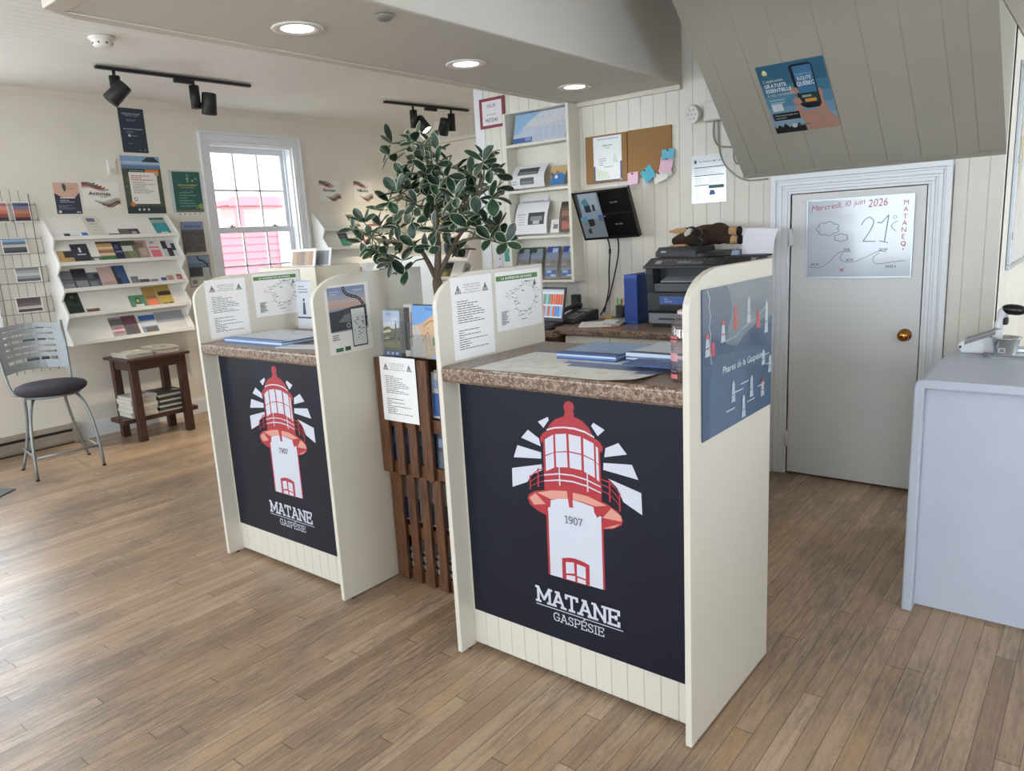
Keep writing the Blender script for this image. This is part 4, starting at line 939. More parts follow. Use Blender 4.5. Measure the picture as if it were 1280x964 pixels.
# second display past the window and the third on the far wall
D2 = ((XL, 3.185, 0), YR, XR, 1.06)
display('white brochure shelf on the left wall just right of the window', *D2)
D3 = ((-5.70, YF, 0), XR, (0, -1, 0), .97)
display('white brochure shelf on the far wall behind the tree', *D3)
def cards(Dx, rows):
    for tier, a, w, h, base, bl, lab in rows: card(*Dx[:3], tier, a, w, h, base, bl, lab)
cards(D2, [
 (0, .42, .11, .2, '#8f8c80', [(0, .6, 1, .3, '#4d5148'), (0, .3, 1, .2, '#c9c6ba'), (0, 0, 1, .2, '#5f6656')], 'green and white photo leaflet, top tier of the middle shelf'),
 (0, .62, .16, .12, '#ddd8d0', [(.05, .1, .9, .3, '#a8403c'), (.1, .6, .7, .1, '#c9b4a8')], 'white leaflet with red lettering, top tier of the middle shelf'),
 (0, .8, .12, .21, '#e5e0d8', [(0, 0, 1, .1, '#a8403c'), (.2, .4, .6, .3, '#d3c8bc')], 'tall white leaflet with red foot, top tier of the middle shelf'),
 (1, .22, .12, .14, '#4a9a84', [(0, .55, 1, .45, '#3a3d40'), (.1, .6, .6, .2, '#5f6468')], 'green and black card alone on the second tier, middle shelf'),
 (1, .52, .12, .13, '#d9d2c6', [(.05, .1, .3, .8, '#a8483c'), (.5, .1, .4, .2, '#5f6660')], 'cream leaflet with red edge, second tier of the middle shelf'),
 (1, .7, .12, .13, '#b9b4a4', [(.1, .1, .8, .4, '#6a7260')], 'beige leaflet with a small photo, second tier of the middle shelf'),
 (3, .05, .10, .12, '#4a4444', [(.1, .3, .8, .4, '#6a5c58')], 'dark brown leaflet, left of three on the lower tier, middle shelf'),
 (3, .18, .12, .12, '#5a504a', [(.1, .3, .8, .4, '#3c3838')], 'brown photo leaflet, second of three on the lower tier, middle shelf'),
 (3, .33, .12, .12, '#57504e', [(.1, .2, .5, .5, '#8a7c74')], 'grey brown leaflet, third of three on the lower tier, middle shelf')])
cards(D3, [
 (0, .45, .10, .2, '#c9a45c', [(0, .5, 1, .4, '#5f6a58')], 'yellow and green leaflet, top tier of the far shelf'),
 (0, .62, .12, .19, '#d8cfc8', [(.1, .5, .8, .3, '#8a6c78'), (.1, .1, .8, .2, '#b5a0a0')], 'pinkish leaflet on the top tier of the far shelf'),
 (1, .55, .11, .13, '#d9b85c', [(0, .4, 1, .5, '#8f8c80')], 'bright yellow leaflet, second tier of the far shelf'),
 (1, .72, .11, .13, '#c9b4ac', [(0, .5, 1, .4, '#d8d3cc')], 'pale pink leaflet, second tier of the far shelf'),
 (2, .84, .10, .135, '#b9a8a8', [(.1, .1, .8, .6, '#8a7480')], 'mauve leaflet at the right end, third tier of the far shelf'),
 (3, .50, .15, .14, '#56583c', [(0, .6, 1, .4, '#2c2e30'), (.1, .1, .5, .3, '#8f8c50')], 'dark olive brochure with yellow patches, fourth tier of the far shelf'),
 (3, .82, .11, .13, '#8f8a84', [(.3, .1, .5, .6, '#5c5a5c')], 'grey brochure at the right end, fourth tier of the far shelf')])

# ================================================================== WIRE POSTCARD RACK
WIRE = C('#66686b', .45, .5, name='wire')
r = thing('postcard_rack', (XL + .02, .36, .55), 'grey wire postcard rack on the left wall behind the stool', 'postcard rack')
xw = XL + .035
def wire(pts, rad=.0019): q = MB(); q.tube(pts, rad, WIRE, 6); return q
for i, yy in enumerate((.245, .30, .36, .42, .48, .545)):
    wire([(xw, yy, 2.03 if i not in (0, 5) else 2.0), (xw, yy, .62)], .0034 if i in (0, 5) else .0019).build('upright_wire', r)
TIERS = (1.80, 1.545, 1.325, 1.09, .86, .66)
for k, z in enumerate(TIERS):
    for zz_, d in ((z, .045), (z + .115, .03)):
        wire([(xw, .215, zz_ + .02), (xw, .215, zz_), (xw + d, .225, zz_), (xw + d, .575, zz_), (xw, .58, zz_), (xw, .58, zz_ + .02)]).build('pocket_wire', r)
    wire([(xw + .045, .572, z), (xw + .03, .572, z + .115)]).build('pocket_wire', r)
def postcard(y0, z0, w, h, cols, label):
    s = Sheet(w, h, C('#dededc', .35, name='postcard'), .0012); n = len(cols)
    for i, c in enumerate(cols): s.rf(.05, .06 + .88 * i / n, .9, .88 / n + .002, C(c, .35, name='postcard'))
    return tag(s.place('postcard', (xw + .040, y0, z0), YR, (-.10, 0, 1)), label, 'postcard'), s
postcard(.265, 1.785, .115, .155, ('#3c2c34', '#8a4a44', '#c4705c', '#d08a78', '#b07c88'), 'sunset postcard with dark shore, top left of the wire rack')
postcard(.41, 1.785, .12, .155, ('#4a2f38', '#a05c4c', '#b57860', '#7a7088', '#5a6484'), 'purple and orange sunset postcard, top right of the wire rack')
postcard(.292, 1.55, .175, .118, ('#3a3e44', '#4a5058', '#b9b6ae', '#5f7088', '#88a8cc'), 'blue sky coast postcard, second row of the wire rack')
postcard(.345, 1.33, .18, .118, ('#55585c', '#8f9294', '#b9bbbc', '#9a9c9e', '#7a7c7e'), 'grey wavy postcard, third row of the wire rack')
postcard(.315, 1.097, .185, .122, ('#3f3a3c', '#b9b0a8', '#6a5c58', '#57484a', '#453c40'), 'dark brown dusk postcard, fourth row of the wire rack')
postcard(.30, .865, .185, .118, ('#4a4a4c', '#b5b2ae', '#3c3c40'), 'dark postcard seen through the stool back, fifth row of the wire rack')
postcard(.31, .665, .18, .11, ('#3a3a3e', '#2f3034', '#77787a'), 'black postcard just above the stool seat on the wire rack')

# ================================================================== BASEBOARD HEATER
HB = C('#8d8377', .45, name='heater_enamel')
r = thing('baseboard_heater', (XL + .04, -.4, 0), 'long grey electric baseboard heater on the floor under the wire rack', 'heater')
q = MB(); q.prism([(.001, .012), (.06, .012), (.068, .03), (.068, .085), (.055, .092), (.055, .098), (.03, .098), (.03, .118), (.062, .124), (.055, .15), (.001, .155)], 'y', -1.6, .56, HB, Matrix.Translation((XL, 0, 0))); q.build('heater_body', r, clean=True)
for a in (.558, -1.62): q = MB(); q.prism([(.001, .005), (.075, .005), (.075, .13), (.06, .16), (.001, .16)], 'y', a, a + .055, HB, Matrix.Translation((XL, 0, 0))); q.build('end_cap', r, .003, clean=True)
q = MB(); q.box((XL + .028, -1.6, .099), (XL + .034, .555, .117), BLACKM); q.build('heating_slot', r)
q = MB(); q.box((XL + .0005, -1.6, .0), (XL + .05, .555, .0115), BLACKM); q.build('floor_gap_shade', r)  # black strip standing in for the shade below the heater
MAT_ = noisy('grey_floor_mat', ['#5a5c5c', '#666868'], 60, .9)
q = MB(); q.prism([(-4.76, -.19), (-4.60, -.40), (-4.9, -1.0), (-5.15, -.62), (-4.95, -.28)], 'z', .0008, .008, MAT_); tag(q.build('floor_mat'), 'dark grey floor mat corner at the left edge, on the wooden floor', 'mat')

# ================================================================== STOOL
r = thing('counter_stool', (-5.01, .2, 0), 'silver metal stool with dark padded round seat beside the wire rack', 'stool')
cx, cy, sz = -4.99, .205, .60
q = MB(); q.lathe([(0, -.035), (.17, -.035), (.2, -.03), (.222, -.012), (.226, .008), (.215, .026), (.185, .038), (.1, .044), (0, .046)], noisy('dark_seat_fabric', ['#2a2630', '#35303a', '#2f2b36'], 14, .9), 40, (cx, cy, sz)); q.build('seat', r)
q = MB(); q.tube([(cx + .17 * math.cos(a), cy + .17 * math.sin(a), sz - .043) for a in [2 * math.pi * k / 28 for k in range(28)]], .009, STEEL, 8, True); q.build('seat_ring', r)
def bez(P0, P1, P2, n=10): return [tuple((1 - t) ** 2 * a + 2 * t * (1 - t) * b + t * t * c for a, b, c in zip(P0, P1, P2)) for t in [k / n for k in range(n + 1)]]
fl = [(-4.825, -.035), (-4.79, .39)]; bl_ = [(-5.235, .01), (-5.215, .455)]
mid = []
for (fx, fy), sg in zip(fl, (-1, 1)):
    pth = bez((cx + .02, cy + sg * .115, sz - .045), (fx - .015, fy - sg * .01, sz - .06), (fx, fy, .002), 14); q = MB(); q.tube(pth, .0105, STEEL, 10); q.cyl((fx, fy, .0005), (fx, fy, .012), .013, BLACKM, 10); q.build('leg', r)
for (bx_, by_), sg in zip(bl_, (-1, 1)):
    q = MB(); q.tube(bez((-5.155, cy + sg * .13, sz - .045), (-5.19, by_ * .6 + .09, .3), (bx_, by_, .002), 10), .0105, STEEL, 10); q.cyl((bx_, by_, .0005), (bx_, by_, .012), .013, BLACKM, 10); q.build('leg', r)
    q = MB(); yb_ = cy + sg * .222
    q.tube([(-5.10, cy + sg * .14, sz - .045), (-5.145, cy + sg * .19, sz - .035), (-5.175, cy + sg * .205, sz + .03), (-5.19, cy + sg * .212, .72), (-5.215, yb_, .88), (-5.24, yb_, 1.05)], .0105, STEEL, 10); q.build('back_post', r)
zf = .155
F = [(-4.83, -.02), (-4.80, .378)]; Bk = [(-5.222, .035), (-5.205, .425)]
for a, b, nm in ((F[0], F[1], 'x'), (F[0], Bk[0], 'x'), (F[1], Bk[1], 'x')):
    q = MB(); q.cyl((a[0], a[1], zf), (b[0], b[1], zf), .008, STEEL, 10); q.build('foot_rail', r)
q = MB(); SLV = C('#a3aaaf', .42, .55, name='silver_plate')
def bk(t, z): return (-5.215 - .055 * (1 - (2 * t - 1) ** 2) - (z - .88) * .12, cy - .212 + .424 * t, z)
rows_ = [.70 + .33 * k / 7 for k in range(8)]
def strip(t0, t1, z0, z1, n=10):
    vs = []
    for k in range(n + 1):
        t = t0 + (t1 - t0) * k / n; top = .02 * (1 - (2 * t - 1) ** 2)
        for z in (z0 + top, z1 + top):
            p = bk(t, z); vs += [p, (p[0] + .004, p[1], p[2])]
    fs = []
    for k in range(n): a = 4 * k; fs += [(a, a + 4, a + 6, a + 2), (a + 1, a + 3, a + 7, a + 5), (a, a + 1, a + 5, a + 4), (a + 2, a + 6, a + 7, a + 3)]
    fs += [(0, 2, 3, 1), (4 * n, 4 * n + 1, 4 * n + 3, 4 * n + 2)]
    q.mesh(vs, fs, SLV)
strip(0, 1, .70, .758); strip(0, 1, .995, 1.03)
for k in range(5): strip(.12, .88, .782 + .044 * k, .812 + .044 * k)
strip(0, .12, .758, .995, 3); strip(.88, 1, .758, .995, 3); strip(.36, .385, .758, .995, 2); strip(.615, .64, .758, .995, 2)
q.build('backrest', r)

# ================================================================== SMALL TABLE WITH MAGAZINES
tx0, tx1, ty0, ty1, tz = -5.60, -5.17, .82, 1.345, .68
r = thing('side_table', ((tx0 + tx1) / 2, (ty0 + ty1) / 2, 0), 'dark brown wooden side table under the left brochure shelf', 'table')
q = MB(); q.box((tx0, ty0, tz - .022), (tx1, ty1, tz), TTOP); q.build('tabletop', r, .004)
for (lx, ly) in ((tx0 + .03, ty0 + .035), (tx1 - .085, ty0 + .035), (tx0 + .03, ty1 - .09), (tx1 - .085, ty1 - .09)):
    q = MB(); q.box((lx, ly, .001), (lx + .06, ly + .058, tz - .022), TWOOD); q.build('leg', r, .003)
for a, b in (((tx0 + .04, ty0 + .045, tz - .1), (tx0 + .06, ty1 - .045, tz - .022)), ((tx1 - .055, ty0 + .093, tz - .1), (tx1 - .035, ty1 - .09, tz - .022)), ((tx0 + .09, ty0 + .045, tz - .1), (tx1 - .085, ty0 + .065, tz - .022)), ((tx0 + .09, ty1 - .065, tz - .1), (tx1 - .085, ty1 - .045, tz - .022))):
    q = MB(); q.box(a, b, TTOP); q.build('apron', r, .002)
for xa in (tx0 + .09, tx0 + .25):
    q = MB(); q.box((xa, ty0 - .05, .155), (xa + .145 if xa < -5.4 else tx1 - .088, ty1 + .05, .19), TTOP); q.build('lower_shelf_board', r, .003)
def pile(x, y, z, n, w, d, t, label, top_label, grp, seed, cover, edges, cat='magazine'):
    rr = random.Random(seed)
    for k in range(n):
        X = Matrix.Translation((x + rr.uniform(-.006, .006), y + rr.uniform(-.006, .006), z)) @ Matrix.Rotation(rr.uniform(-.05, .05), 4, 'Z')
        q = MB(); e = C(edges[k % len(edges)], .6, name='paper_edge'); tt = t * rr.uniform(.75, 1.2)
        q.box((-w / 2, -d / 2, .0008), (w / 2, d / 2, tt - .0012), e, X); cv = C(cover[k % len(cover)], .4, name='print')
        q.box((-w / 2 - .001, -d / 2 - .001, tt - .0012), (w / 2 + .001, d / 2 + .001, tt - .0003), cv, X); q.box((-w / 2 - .001, -d / 2 - .001, .0002), (w / 2 + .001, d / 2 + .001, .0010), cv, X)
        if k == n - 1:
            for j in range(5): a, b = rr.uniform(-.45, .2) * w, rr.uniform(-.45, .3) * d; q.box((a, b, tt - .0003), (a + w * .25, b + d * .18, tt + .0003), C(rr.choice(('#55584e', '#8a8c80', '#c9c6bc', '#3f443c')), .4, name='print'), X)
        tag(q.build('magazine'), top_label if k == n - 1 else label, cat, None if k == n - 1 else grp); z += tt
pile(tx0 + .22, ty0 + .145, tz + .0005, 4, .27, .21, .0095, 'magazine in the left pile on top of the side table', 'uppermost magazine of the left pile on the side table top', 'left pile on the table top', 1, ['#6a6c62', '#a9a79c'], ['#cfccc4', '#bdb9b0'])
pile(tx0 + .20, ty0 + .385, tz + .0005, 6, .26, .20, .0095, 'magazine in the right pile on top of the side table', 'uppermost magazine of the right pile on the side table top', 'right pile on the table top', 2, ['#b5a49a', '#8c9688'], ['#d3cac2', '#b9a9a2'])
pile(tx0 + .215, ty0 + .13, .191, 8, .24, .21, .021, 'thick white magazine in the left pile on the lower shelf', 'uppermost of the left pile on the side table lower shelf', 'left pile on the lower shelf', 3, ['#c3c0b6', '#dad7ce'], ['#d6d3cb', '#c6c2ba'])
pile(tx0 + .215, ty0 + .36, .191, 8, .24, .22, .0215, 'black and white spined magazine in the right pile, lower shelf', 'uppermost of the right pile on the side table lower shelf', 'right pile on the lower shelf', 4, ['#3a3a3a', '#2f2f30'], ['#b9b7b2', '#4a4a4a'])

# ================================================================== OFFICE WALL
def ysheet(x0, x1, z0, z1, base='#e4e4e2', rough=.5, t=.001, coat=0): return Sheet(x1 - x0, z1 - z0, C(base, rough, name='poster', coat=coat), t), x1 - x0, z1 - z0
def yhang(s, name, x0, z0, label, cat, y=YB - .0035, up=ZU, right=XR): return tag(s.place(name, (x0, y, z0), right, up), label, cat)
# built-in leaflet shelf
ux0, ux1, uy = -2.53, -1.985, 2.425
CRM = C('#d6d2c5', .45, name='cream_shelf_paint')
r = thing('wall_shelf_unit', ((ux0 + ux1) / 2, YB - .06, 1.145), 'cream open shelf unit hung on the boarded wall under the dropped ceiling', 'shelf unit')
for x0 in (ux0, ux1 - .022): bx('side_panel', (x0, uy, 1.15), (x0 + .022, YB - .001, 2.300), CRM, r, .002)
bx('back_panel', (ux0 + .022, YB - .012, 1.15), (ux1 - .022, YB - .001, 2.300), CRM, r)
bx('top_panel', (ux0 + .022, uy + .001, 2.294), (ux1 - .022, YB - .012, 2.300), CRM, r)
SH = (1.15, 1.452, 1.765, 2.072)
for z in SH:
    q = MB(); q.box((ux0 + .022, uy + .001, z), (ux1 - .022, YB - .012, z + .018), CRM); q.build('shelf', r, .002)
# large map leaning on the top shelf
s, w, h = ysheet(-2.465, -2.03, 2.094, 2.30, '#c3c9d4'); h = .204; s = Sheet(w, h, C('#b9c1cf', .4, name='print'), .001)
s.pf([(0, 1), (0, .3), (.1, .35), (.2, .5), (.35, .8), (.5, 1)], P_('#8aaed0')); s.pf([(.08, .3), (.25, .68), (.5, .95), (.95, .98), (.98, .5), (.4, .45), (.25, .55)], P_('#c5c8cc')); rr = random.Random(5)
for k in range(70): x, y = rr.uniform(.15, .95), rr.uniform(.4, .95); s.rf(x, y, rr.uniform(.01, .04), .008, P_('#6f7a8a'))
s.stroke([(w * a, h * b) for a, b in ((.1, .35), (.25, .5), (.35, .52), (.45, .45), (.7, .52), (.98, .55))], .0016, P_('#8a8f98')); s.stroke([(w * .45, h * .45), (w * .44, h * .05)], .0012, P_('#8a8f98'))
s.rf(.0, .02, .38, .17, P_('#3f5f94')); s.rf(.24, .06, .12, .12, P_('#7f9cc0'))
for k in range(4): s.lines(w * (.5 + .12 * k), h * .42, w * .09, 9, h * .04, h * .012, P_('#a3aab4'), k)
yhang(s, 'regional_map_sheet', -2.465, 2.091, 'blue and white regional map standing on the top shelf of the unit', 'map', uy + .02, (0, .25, 1))
def curled(name, x0, z0, w, h, y0, lean, bulge, base, pics, label, cat, ring=False, grp=None):
    """paper sheet bowing forward as it stands"""
    q = MB(); n = 10
    def pt(u, v, e=0): return (x0 + w * u, y0 + lean * v - bulge * math.sin(math.pi * min(v * 1.05, 1)) + .0 - e, z0 + h * v * (1 - .06 * v))
    m = C(base, .55, name='paper')
    for j in range(n):
        q.face([pt(0, j / n), pt(1, j / n), pt(1, (j + 1) / n), pt(0, (j + 1) / n)], m, True)
        q.face([pt(0, j / n, -.0015), pt(0, (j + 1) / n, -.0015), pt(1, (j + 1) / n, -.0015), pt(1, j / n, -.0015)], m, True)
    for i, (u, v, uw, vh, c) in enumerate(pics):
        for j in range(4): q.face([pt(u, v + vh * j / 4, .0012 + .0002 * i), pt(u + uw, v + vh * j / 4, .0012 + .0002 * i), pt(u + uw, v + vh * (j + 1) / 4, .0012 + .0002 * i), pt(u, v + vh * (j + 1) / 4, .0012 + .0002 * i)], P_(c))
    if ring:
        for k in range(20): x = x0 + w * (k + .5) / 20; z = z0 + h * .94; q.tube([(x + .004 * math.cos(a), y0 + lean - .001 + .004 * math.sin(a), z + .004 * math.sin(a)) for a in (0, 1.2, 2.4, 3.6, 4.8)], .0009, INK, 4)
    return tag(q.build(name), label, cat, grp)
curled('calendar_page', -2.505, 1.7975, .285, .165, uy + .035, .06, .03, '#dcdcdf', [(.18, .55, .62, .3, '#4a4b4e'), (.28, .14, .42, .28, '#57585a'), (.22, .58, .54, .1, '#7a7b7d'), (.32, .18, .34, .1, '#77787a'), (.05, .16, .14, .04, '#9a9ba0'), (.05, .26, .14, .04, '#9a9ba0')], 'white curled page with two grey photos, second shelf of the unit', 'calendar page')
s, w, h = ysheet(0, .155, 0, .125, '#b59a6c'); s.pf([(0, 0), (.85, 0), (.8, .45), (.6, .62), (.2, .58), (.03, .35)], P_('#2f6ea8')); s.pf([(.7, .0), (1, 0), (1, .9), (.85, .75), (.75, .45)], P_('#4a4a44')); s.pf([(.05, .7), (.2, .55), (.1, .4), (0, .6)], P_('#55524a')); s.disc(w * .3, h * .42, .012, P_('#d5dade')); s.pf([(.2, .6), (.35, .75), (.5, .62)], P_('#a05a4a'))
yhang(s, 'photo_booklet', -2.165, 1.7975, 'tan booklet with a blue shape, right end of the second shelf', 'booklet', uy + .02, (0, .2, 1))
curled('loose_sheet', -2.49, 1.4845, .25, .265, uy + .075, .03, .008, '#d3d4d8', [(.1, .72, .8, .02, '#8a8c94'), (.1, .8, .5, .02, '#8a8c94'), (.1, .88, .75, .02, '#8a8c94')], 'white text sheet standing behind the spiral calendar', 'paper')
curled('spiral_calendar', -2.495, 1.4845, .278, .228, uy + .03, .055, .018, '#e0e0e3', [(.42, .28, .5, .38, '#3f4044'), (.5, .4, .36, .14, '#8a8b8e'), (.58, .3, .2, .1, '#b9babc'), (.08, .6, .25, .03, '#9ea0a6'), (.1, .52, .2, .02, '#9ea0a6'), (.12, .44, .2, .02, '#9ea0a6'), (.12, .36, .2, .02, '#9ea0a6'), (.12, .28, .2, .02, '#9ea0a6')], 'white spiral calendar with a grey photo, third shelf of the unit', 'calendar', True)
s, w, h = ysheet(0, .075, 0, .09, '#d8d8d8'); s.rf(.3, .3, .5, .35, P_('#77787a')); s.lines(w * .15, h * .8, w * .6, 3, h * .08, h * .03, P_('#a5a6a8'), 2)
yhang(s, 'small_card', -2.19, 1.4845, 'small white card between calendar and red brown brochure', 'card', uy + .03, (0, .3, 1))
curled('photo_brochure', -2.115, 1.4845, .115, .215, uy + .03, .05, .012, '#5c463e', [(.0, .86, 1, .13, '#3a3634'), (.15, .5, .6, .2, '#8c6a5c'), (.2, .1, .6, .25, '#a0604a'), (.1, .72, .5, .08, '#6a544c'), (.55, .3, .35, .16, '#7c4a3c')], 'red brown photo brochure, right end of the third shelf', 'brochure')
for i, x in enumerate((-2.50, -2.385, -2.25, -2.115)):
    kind = i < 2
    lab = ('green topped brochure at the left end of the bottom shelf', 'second green topped brochure on the bottom shelf', 'blue topped brochure in the middle of the bottom shelf', 'blue topped brochure at the right end of the bottom shelf')[i]
    curled('area_brochure', x, 1.1825, .105, .222, uy + .03, .055, .012, '#8d9098', [(0, .8, 1, .19, '#2f4a44' if kind else '#34509a'), (.45, .8, .45, .14, '#8a9a94' if kind else '#aebcd2'), (0, .6, 1, .2, '#7f8aa4'), (.02, .3, .96, .3, '#7c7a78'), (.1, .38, .3, .06, '#9a9894'), (.5, .45, .35, .07, '#6a6866'), (.05, .05, .9, .18, '#4f6fa8'), (.15, .14, .4, .08, '#9cb8dc'), (.5, .03, .4, .06, '#c3cfe0')], lab, 'brochure')
# teal signs at the free end of the wall
s, w, h = ysheet(-2.68, -2.545, 1.22, 1.42, '#d9dcda'); s.rf(.06, .35, .9, .48, P_('#1f8f86')); s.pf([(.4, .36), (.6, .36), (.5, .22)], P_('#1f8f86')); s.pf([(.5, .98), (.62, .9), (.95, .92), (.95, .83), (.5, .83)], P_('#7fc4b8')); s.disc(w * .48, h * .6, w * .12, P_('#a9d3cc')); s.disc(w * .48, h * .6, w * .07, P_('#1f8f86')); s.rf(.1, .03, .85, .13, P_('#2f7f80')); s.text('RELAIS', w * .46, h * .065, h * .055, P_('#d9e6e4'), fit=w * .5, bold=1)
yhang(s, 'teal_sign', -2.687, 1.225, 'teal speech bubble sign beside the shelf unit, near the tree', 'sign')
s, w, h = ysheet(-2.74, -2.69, 1.22, 1.40, '#cdd3dd'); s.rf(.1, .02, .85, .14, P_('#b8303c')); s.rf(.1, .16, .8, .06, P_('#d8a0a6')); s.disc(w * .5, h * .72, w * .25, P_('#5f7090')); s.disc(w * .5, h * .5, w * .16, P_('#7a88a4')); s.rf(.15, .85, .7, .04, P_('#7a88a4'))
yhang(s, 'narrow_sign', -2.75, 1.225, 'narrow white sign with red foot left of the teal sign', 'sign')
# wifi sign, plexi holder in dark red frame
s, w, h = ysheet(-2.832, -2.60, 2.245, 2.45, '#7c2438', .4, .003); s.rf(.11, .1, .78, .8, P_('#d9d7da')); s.text('WI-FI', w * .47, h * .66, h * .14, P_('#33343a'), fit=w * .34); s.text('MOT DE PASSE', w * .47, h * .42, h * .055, P_('#44454c'), fit=w * .36); s.text('94575545', w * .47, h * .2, h * .13, P_('#2f3036'), fit=w * .5, bold=1)
yhang(s, 'wifi_sign', -2.832, 2.245, 'small dark red framed Wi-Fi sign at the end of the boarded wall', 'sign', YB - .012)
# cork board with its papers
r = thing('cork_board', (-1.63, YB, 1.79), 'brown cork notice board on the boarded wall above the monitor', 'cork board')
bx('cork_panel', (-1.935, YB - .015, 1.785), (-1.625, YB - .001, 2.083), CORK, r, .002); bx('cork_panel', (-1.62, YB - .015, 1.80), (-1.318, YB - .001, 2.086), CORK, r, .002)
s, w, h = ysheet(-1.872, -1.662, 1.795, 2.072, '#dfe3e6', .4); s.rf(.0, .0, .06, .35, P_('#4f5a80')); s.rf(.94, .02, .06, .4, P_('#4f5a80')); s.rf(.06, 0, .88, .025, P_('#4f5a80')); s.rf(.06, .03, .88, .96, P_('#e2e6e8')); s.rf(.15, .93, .75, .03, P_('#a9bccf'))
s.text('RENDEZ-VOUS', w * .5, h * .78, h * .035, P_('#3f4248'), fit=w * .34, bold=1); s.text('2026', w * .5, h * .73, h * .03, P_('#3f4248'), fit=w * .12); s.lines(w * .2, h * .5, w * .5, 4, h * .045, h * .012, P_('#5a5e64'), 7, .2); s.lines(w * .36, h * .31, w * .34, 1, .1, h * .012, P_('#5a5e64'), 2, .9); s.pf([(.1, .3), (.5, .2), (.6, .05), (.1, .05)], P_('#d3dcc8')); s.pf([(.68, .4), (.75, .62), (.82, .5), (.9, .4)], P_('#d0d4d6'))
yhang(s, 'pinned_notice', -1.872, 1.795, 'white notice in a plastic sleeve pinned on the cork board', 'notice', YB - .018)
def sticky(x, z, w, h, c, label, rot=0, flip=.012, bits=()):
    q = MB(); ca, sa = math.cos(rot), math.sin(rot); m = C(c, .6, name='sticky'); n = 5
    def pt(u, v): a, b = (u - .5) * w, (v - 1) * h; return (x + a * ca - b * sa, YB - .019 - flip * (1 - v) ** 2, z + a * sa + b * ca)
    for j in range(n):
        q.face([pt(0, j / n), pt(1, j / n), pt(1, (j + 1) / n), pt(0, (j + 1) / n)], m)
    q.lathe([(.004, 0), (.004, .004), (.0025, .006), (.0025, .01), (.0045, .013), (0, .014)], C('#2f3a55', .3), 10, X=Matrix.Translation((x, YB - .019, z - h * .12)) @ Matrix.Rotation(HALF, 4, 'X'))
    return tag(q.build('sticky_note'), label, 'sticky note')
sticky(-1.585, 1.832, .075, .075, '#dbb8cc', 'lilac sticky note, leftmost along the cork board lower edge', .06)
sticky(-1.498, 1.845, .082, .085, '#4aa5bf', 'blue sticky note turned diagonally on the cork board lower edge', .6)
sticky(-1.40, 1.815, .088, .06, '#dcdad4', 'white card under the cork board, right of the blue diagonal note', .35)
sticky(-1.35, 1.835, .06, .05, '#d5d3cc', 'small white card partly behind the pink note', .3, .006)
sticky(-1.345, 1.898, .085, .085, '#d8b0c4', 'pink sticky note with red top, right edge of cork board', -.08, .022)
sticky(-1.338, 1.946, .082, .06, '#63aec4', 'light blue sticky note at the right edge, above the pink one', .03)
# plastic sleeve notice
s, w, h = ysheet(-1.192, -.975, 1.61, 1.885, '#d3d8dd', .12, .0012, .8); s.rf(.08, .84, .07, .07, P_('#3a4a5c')); s.text('PETROLES METANE', w * .57, h * .855, h * .032, P_('#5a646e'), fit=w * .7, bold=1)
for y, a in ((.74, .86), (.57, .86), (.37, .42), (.27, .0)):
    if a: s.rf(.08, y, a, .018, P_('#3f5a5c'))
s.rf(.5, .30, .44, .07, P_('#47666c')); s.lines(w * .1, h * .7, w * .8, 4, h * .03, h * .01, P_('#9aa4ac'), 3); s.lines(w * .5, h * .52, w * .4, 4, h * .03, h * .01, P_('#8f99a4'), 4); s.lines(w * .1, h * .52, w * .3, 4, h * .03, h * .01, P_('#8f99a4'), 6); s.pf([(.52, .16), (.7, .17), (.66, .26), (.55, .27)], P_('#4a6aa0')); s.lines(w * .12, h * .2, w * .3, 4, h * .035, h * .01, P_('#9aa4ac'), 9)
yhang(s, 'sleeved_notice', -1.192, 1.61, 'notice in a shiny plastic sleeve under the emergency light', 'notice')
# emergency lamp and its loose wires
r = thing('emergency_light', (-1.0, YB - .05, 2.05), 'white emergency light with round lamp beside the stair underside', 'emergency light')
GW = C('#cfcdc6', .4, name='grey_white_plastic')
q = MB(); q.box((-1.085, YB - .085, 2.065), (-.90, YB - .001, 2.175), GW); q.build('lamp_body', r, .012)
q = MB(); X = Matrix.Translation((-1.135, YB - .085, 2.115)) @ Matrix.Rotation(math.radians(102), 4, 'X') @ Matrix.Rotation(math.radians(-18), 4, 'Y')
q.lathe([(0, -.035), (.03, -.032), (.05, -.01), (.052, .02), (.047, .026), (.044, .02)], GW, 28, X=X); q.cyl((-1.12, YB - .06, 2.115), (-1.08, YB - .045, 2.115), .014, GW, 12); hd = q.build('lamp_head', r)
q = MB(); q.lathe([(0, .017), (.046, .017), (.046, .0165)], C('#e8eaec', .15, name='lamp_lens', coat=.8), 28, X=X)
for i in range(7):
    a = i * math.pi * 2 / 6; cxx, cyy = (0, 0) if i == 6 else (.028 * math.cos(a), .028 * math.sin(a)); q.lathe([(.010, .0172), (.007, .022), (0, .0235)], C('#b9c0c6', .15, name='lamp_lens', coat=.8), 10, (cxx, cyy, 0), X)
q.build('lens', hd)
q = MB(); CW_ = C('#9a958a', .5, name='grey_cable')
def loop(pts, rad=.0035): q.tube([Vector((x, YB - .012, z)) for x, z in pts], rad, CW_, 6)
sm = lambda P, n=6: [tuple(.5 * ((2 * p1[k]) + (-p0[k] + p2[k]) * t + (2 * p0[k] - 5 * p1[k] + 4 * p2[k] - p3[k]) * t * t + (-p0[k] + 3 * p1[k] - 3 * p2[k] + p3[k]) * t ** 3) for k in range(len(p1))) for p0, p1, p2, p3 in zip([P[0]] + P[:-2], P[:-1], P[1:], P[2:] + [P[-1]]) for t in [j / n for j in range(n)]] + [P[-1]]
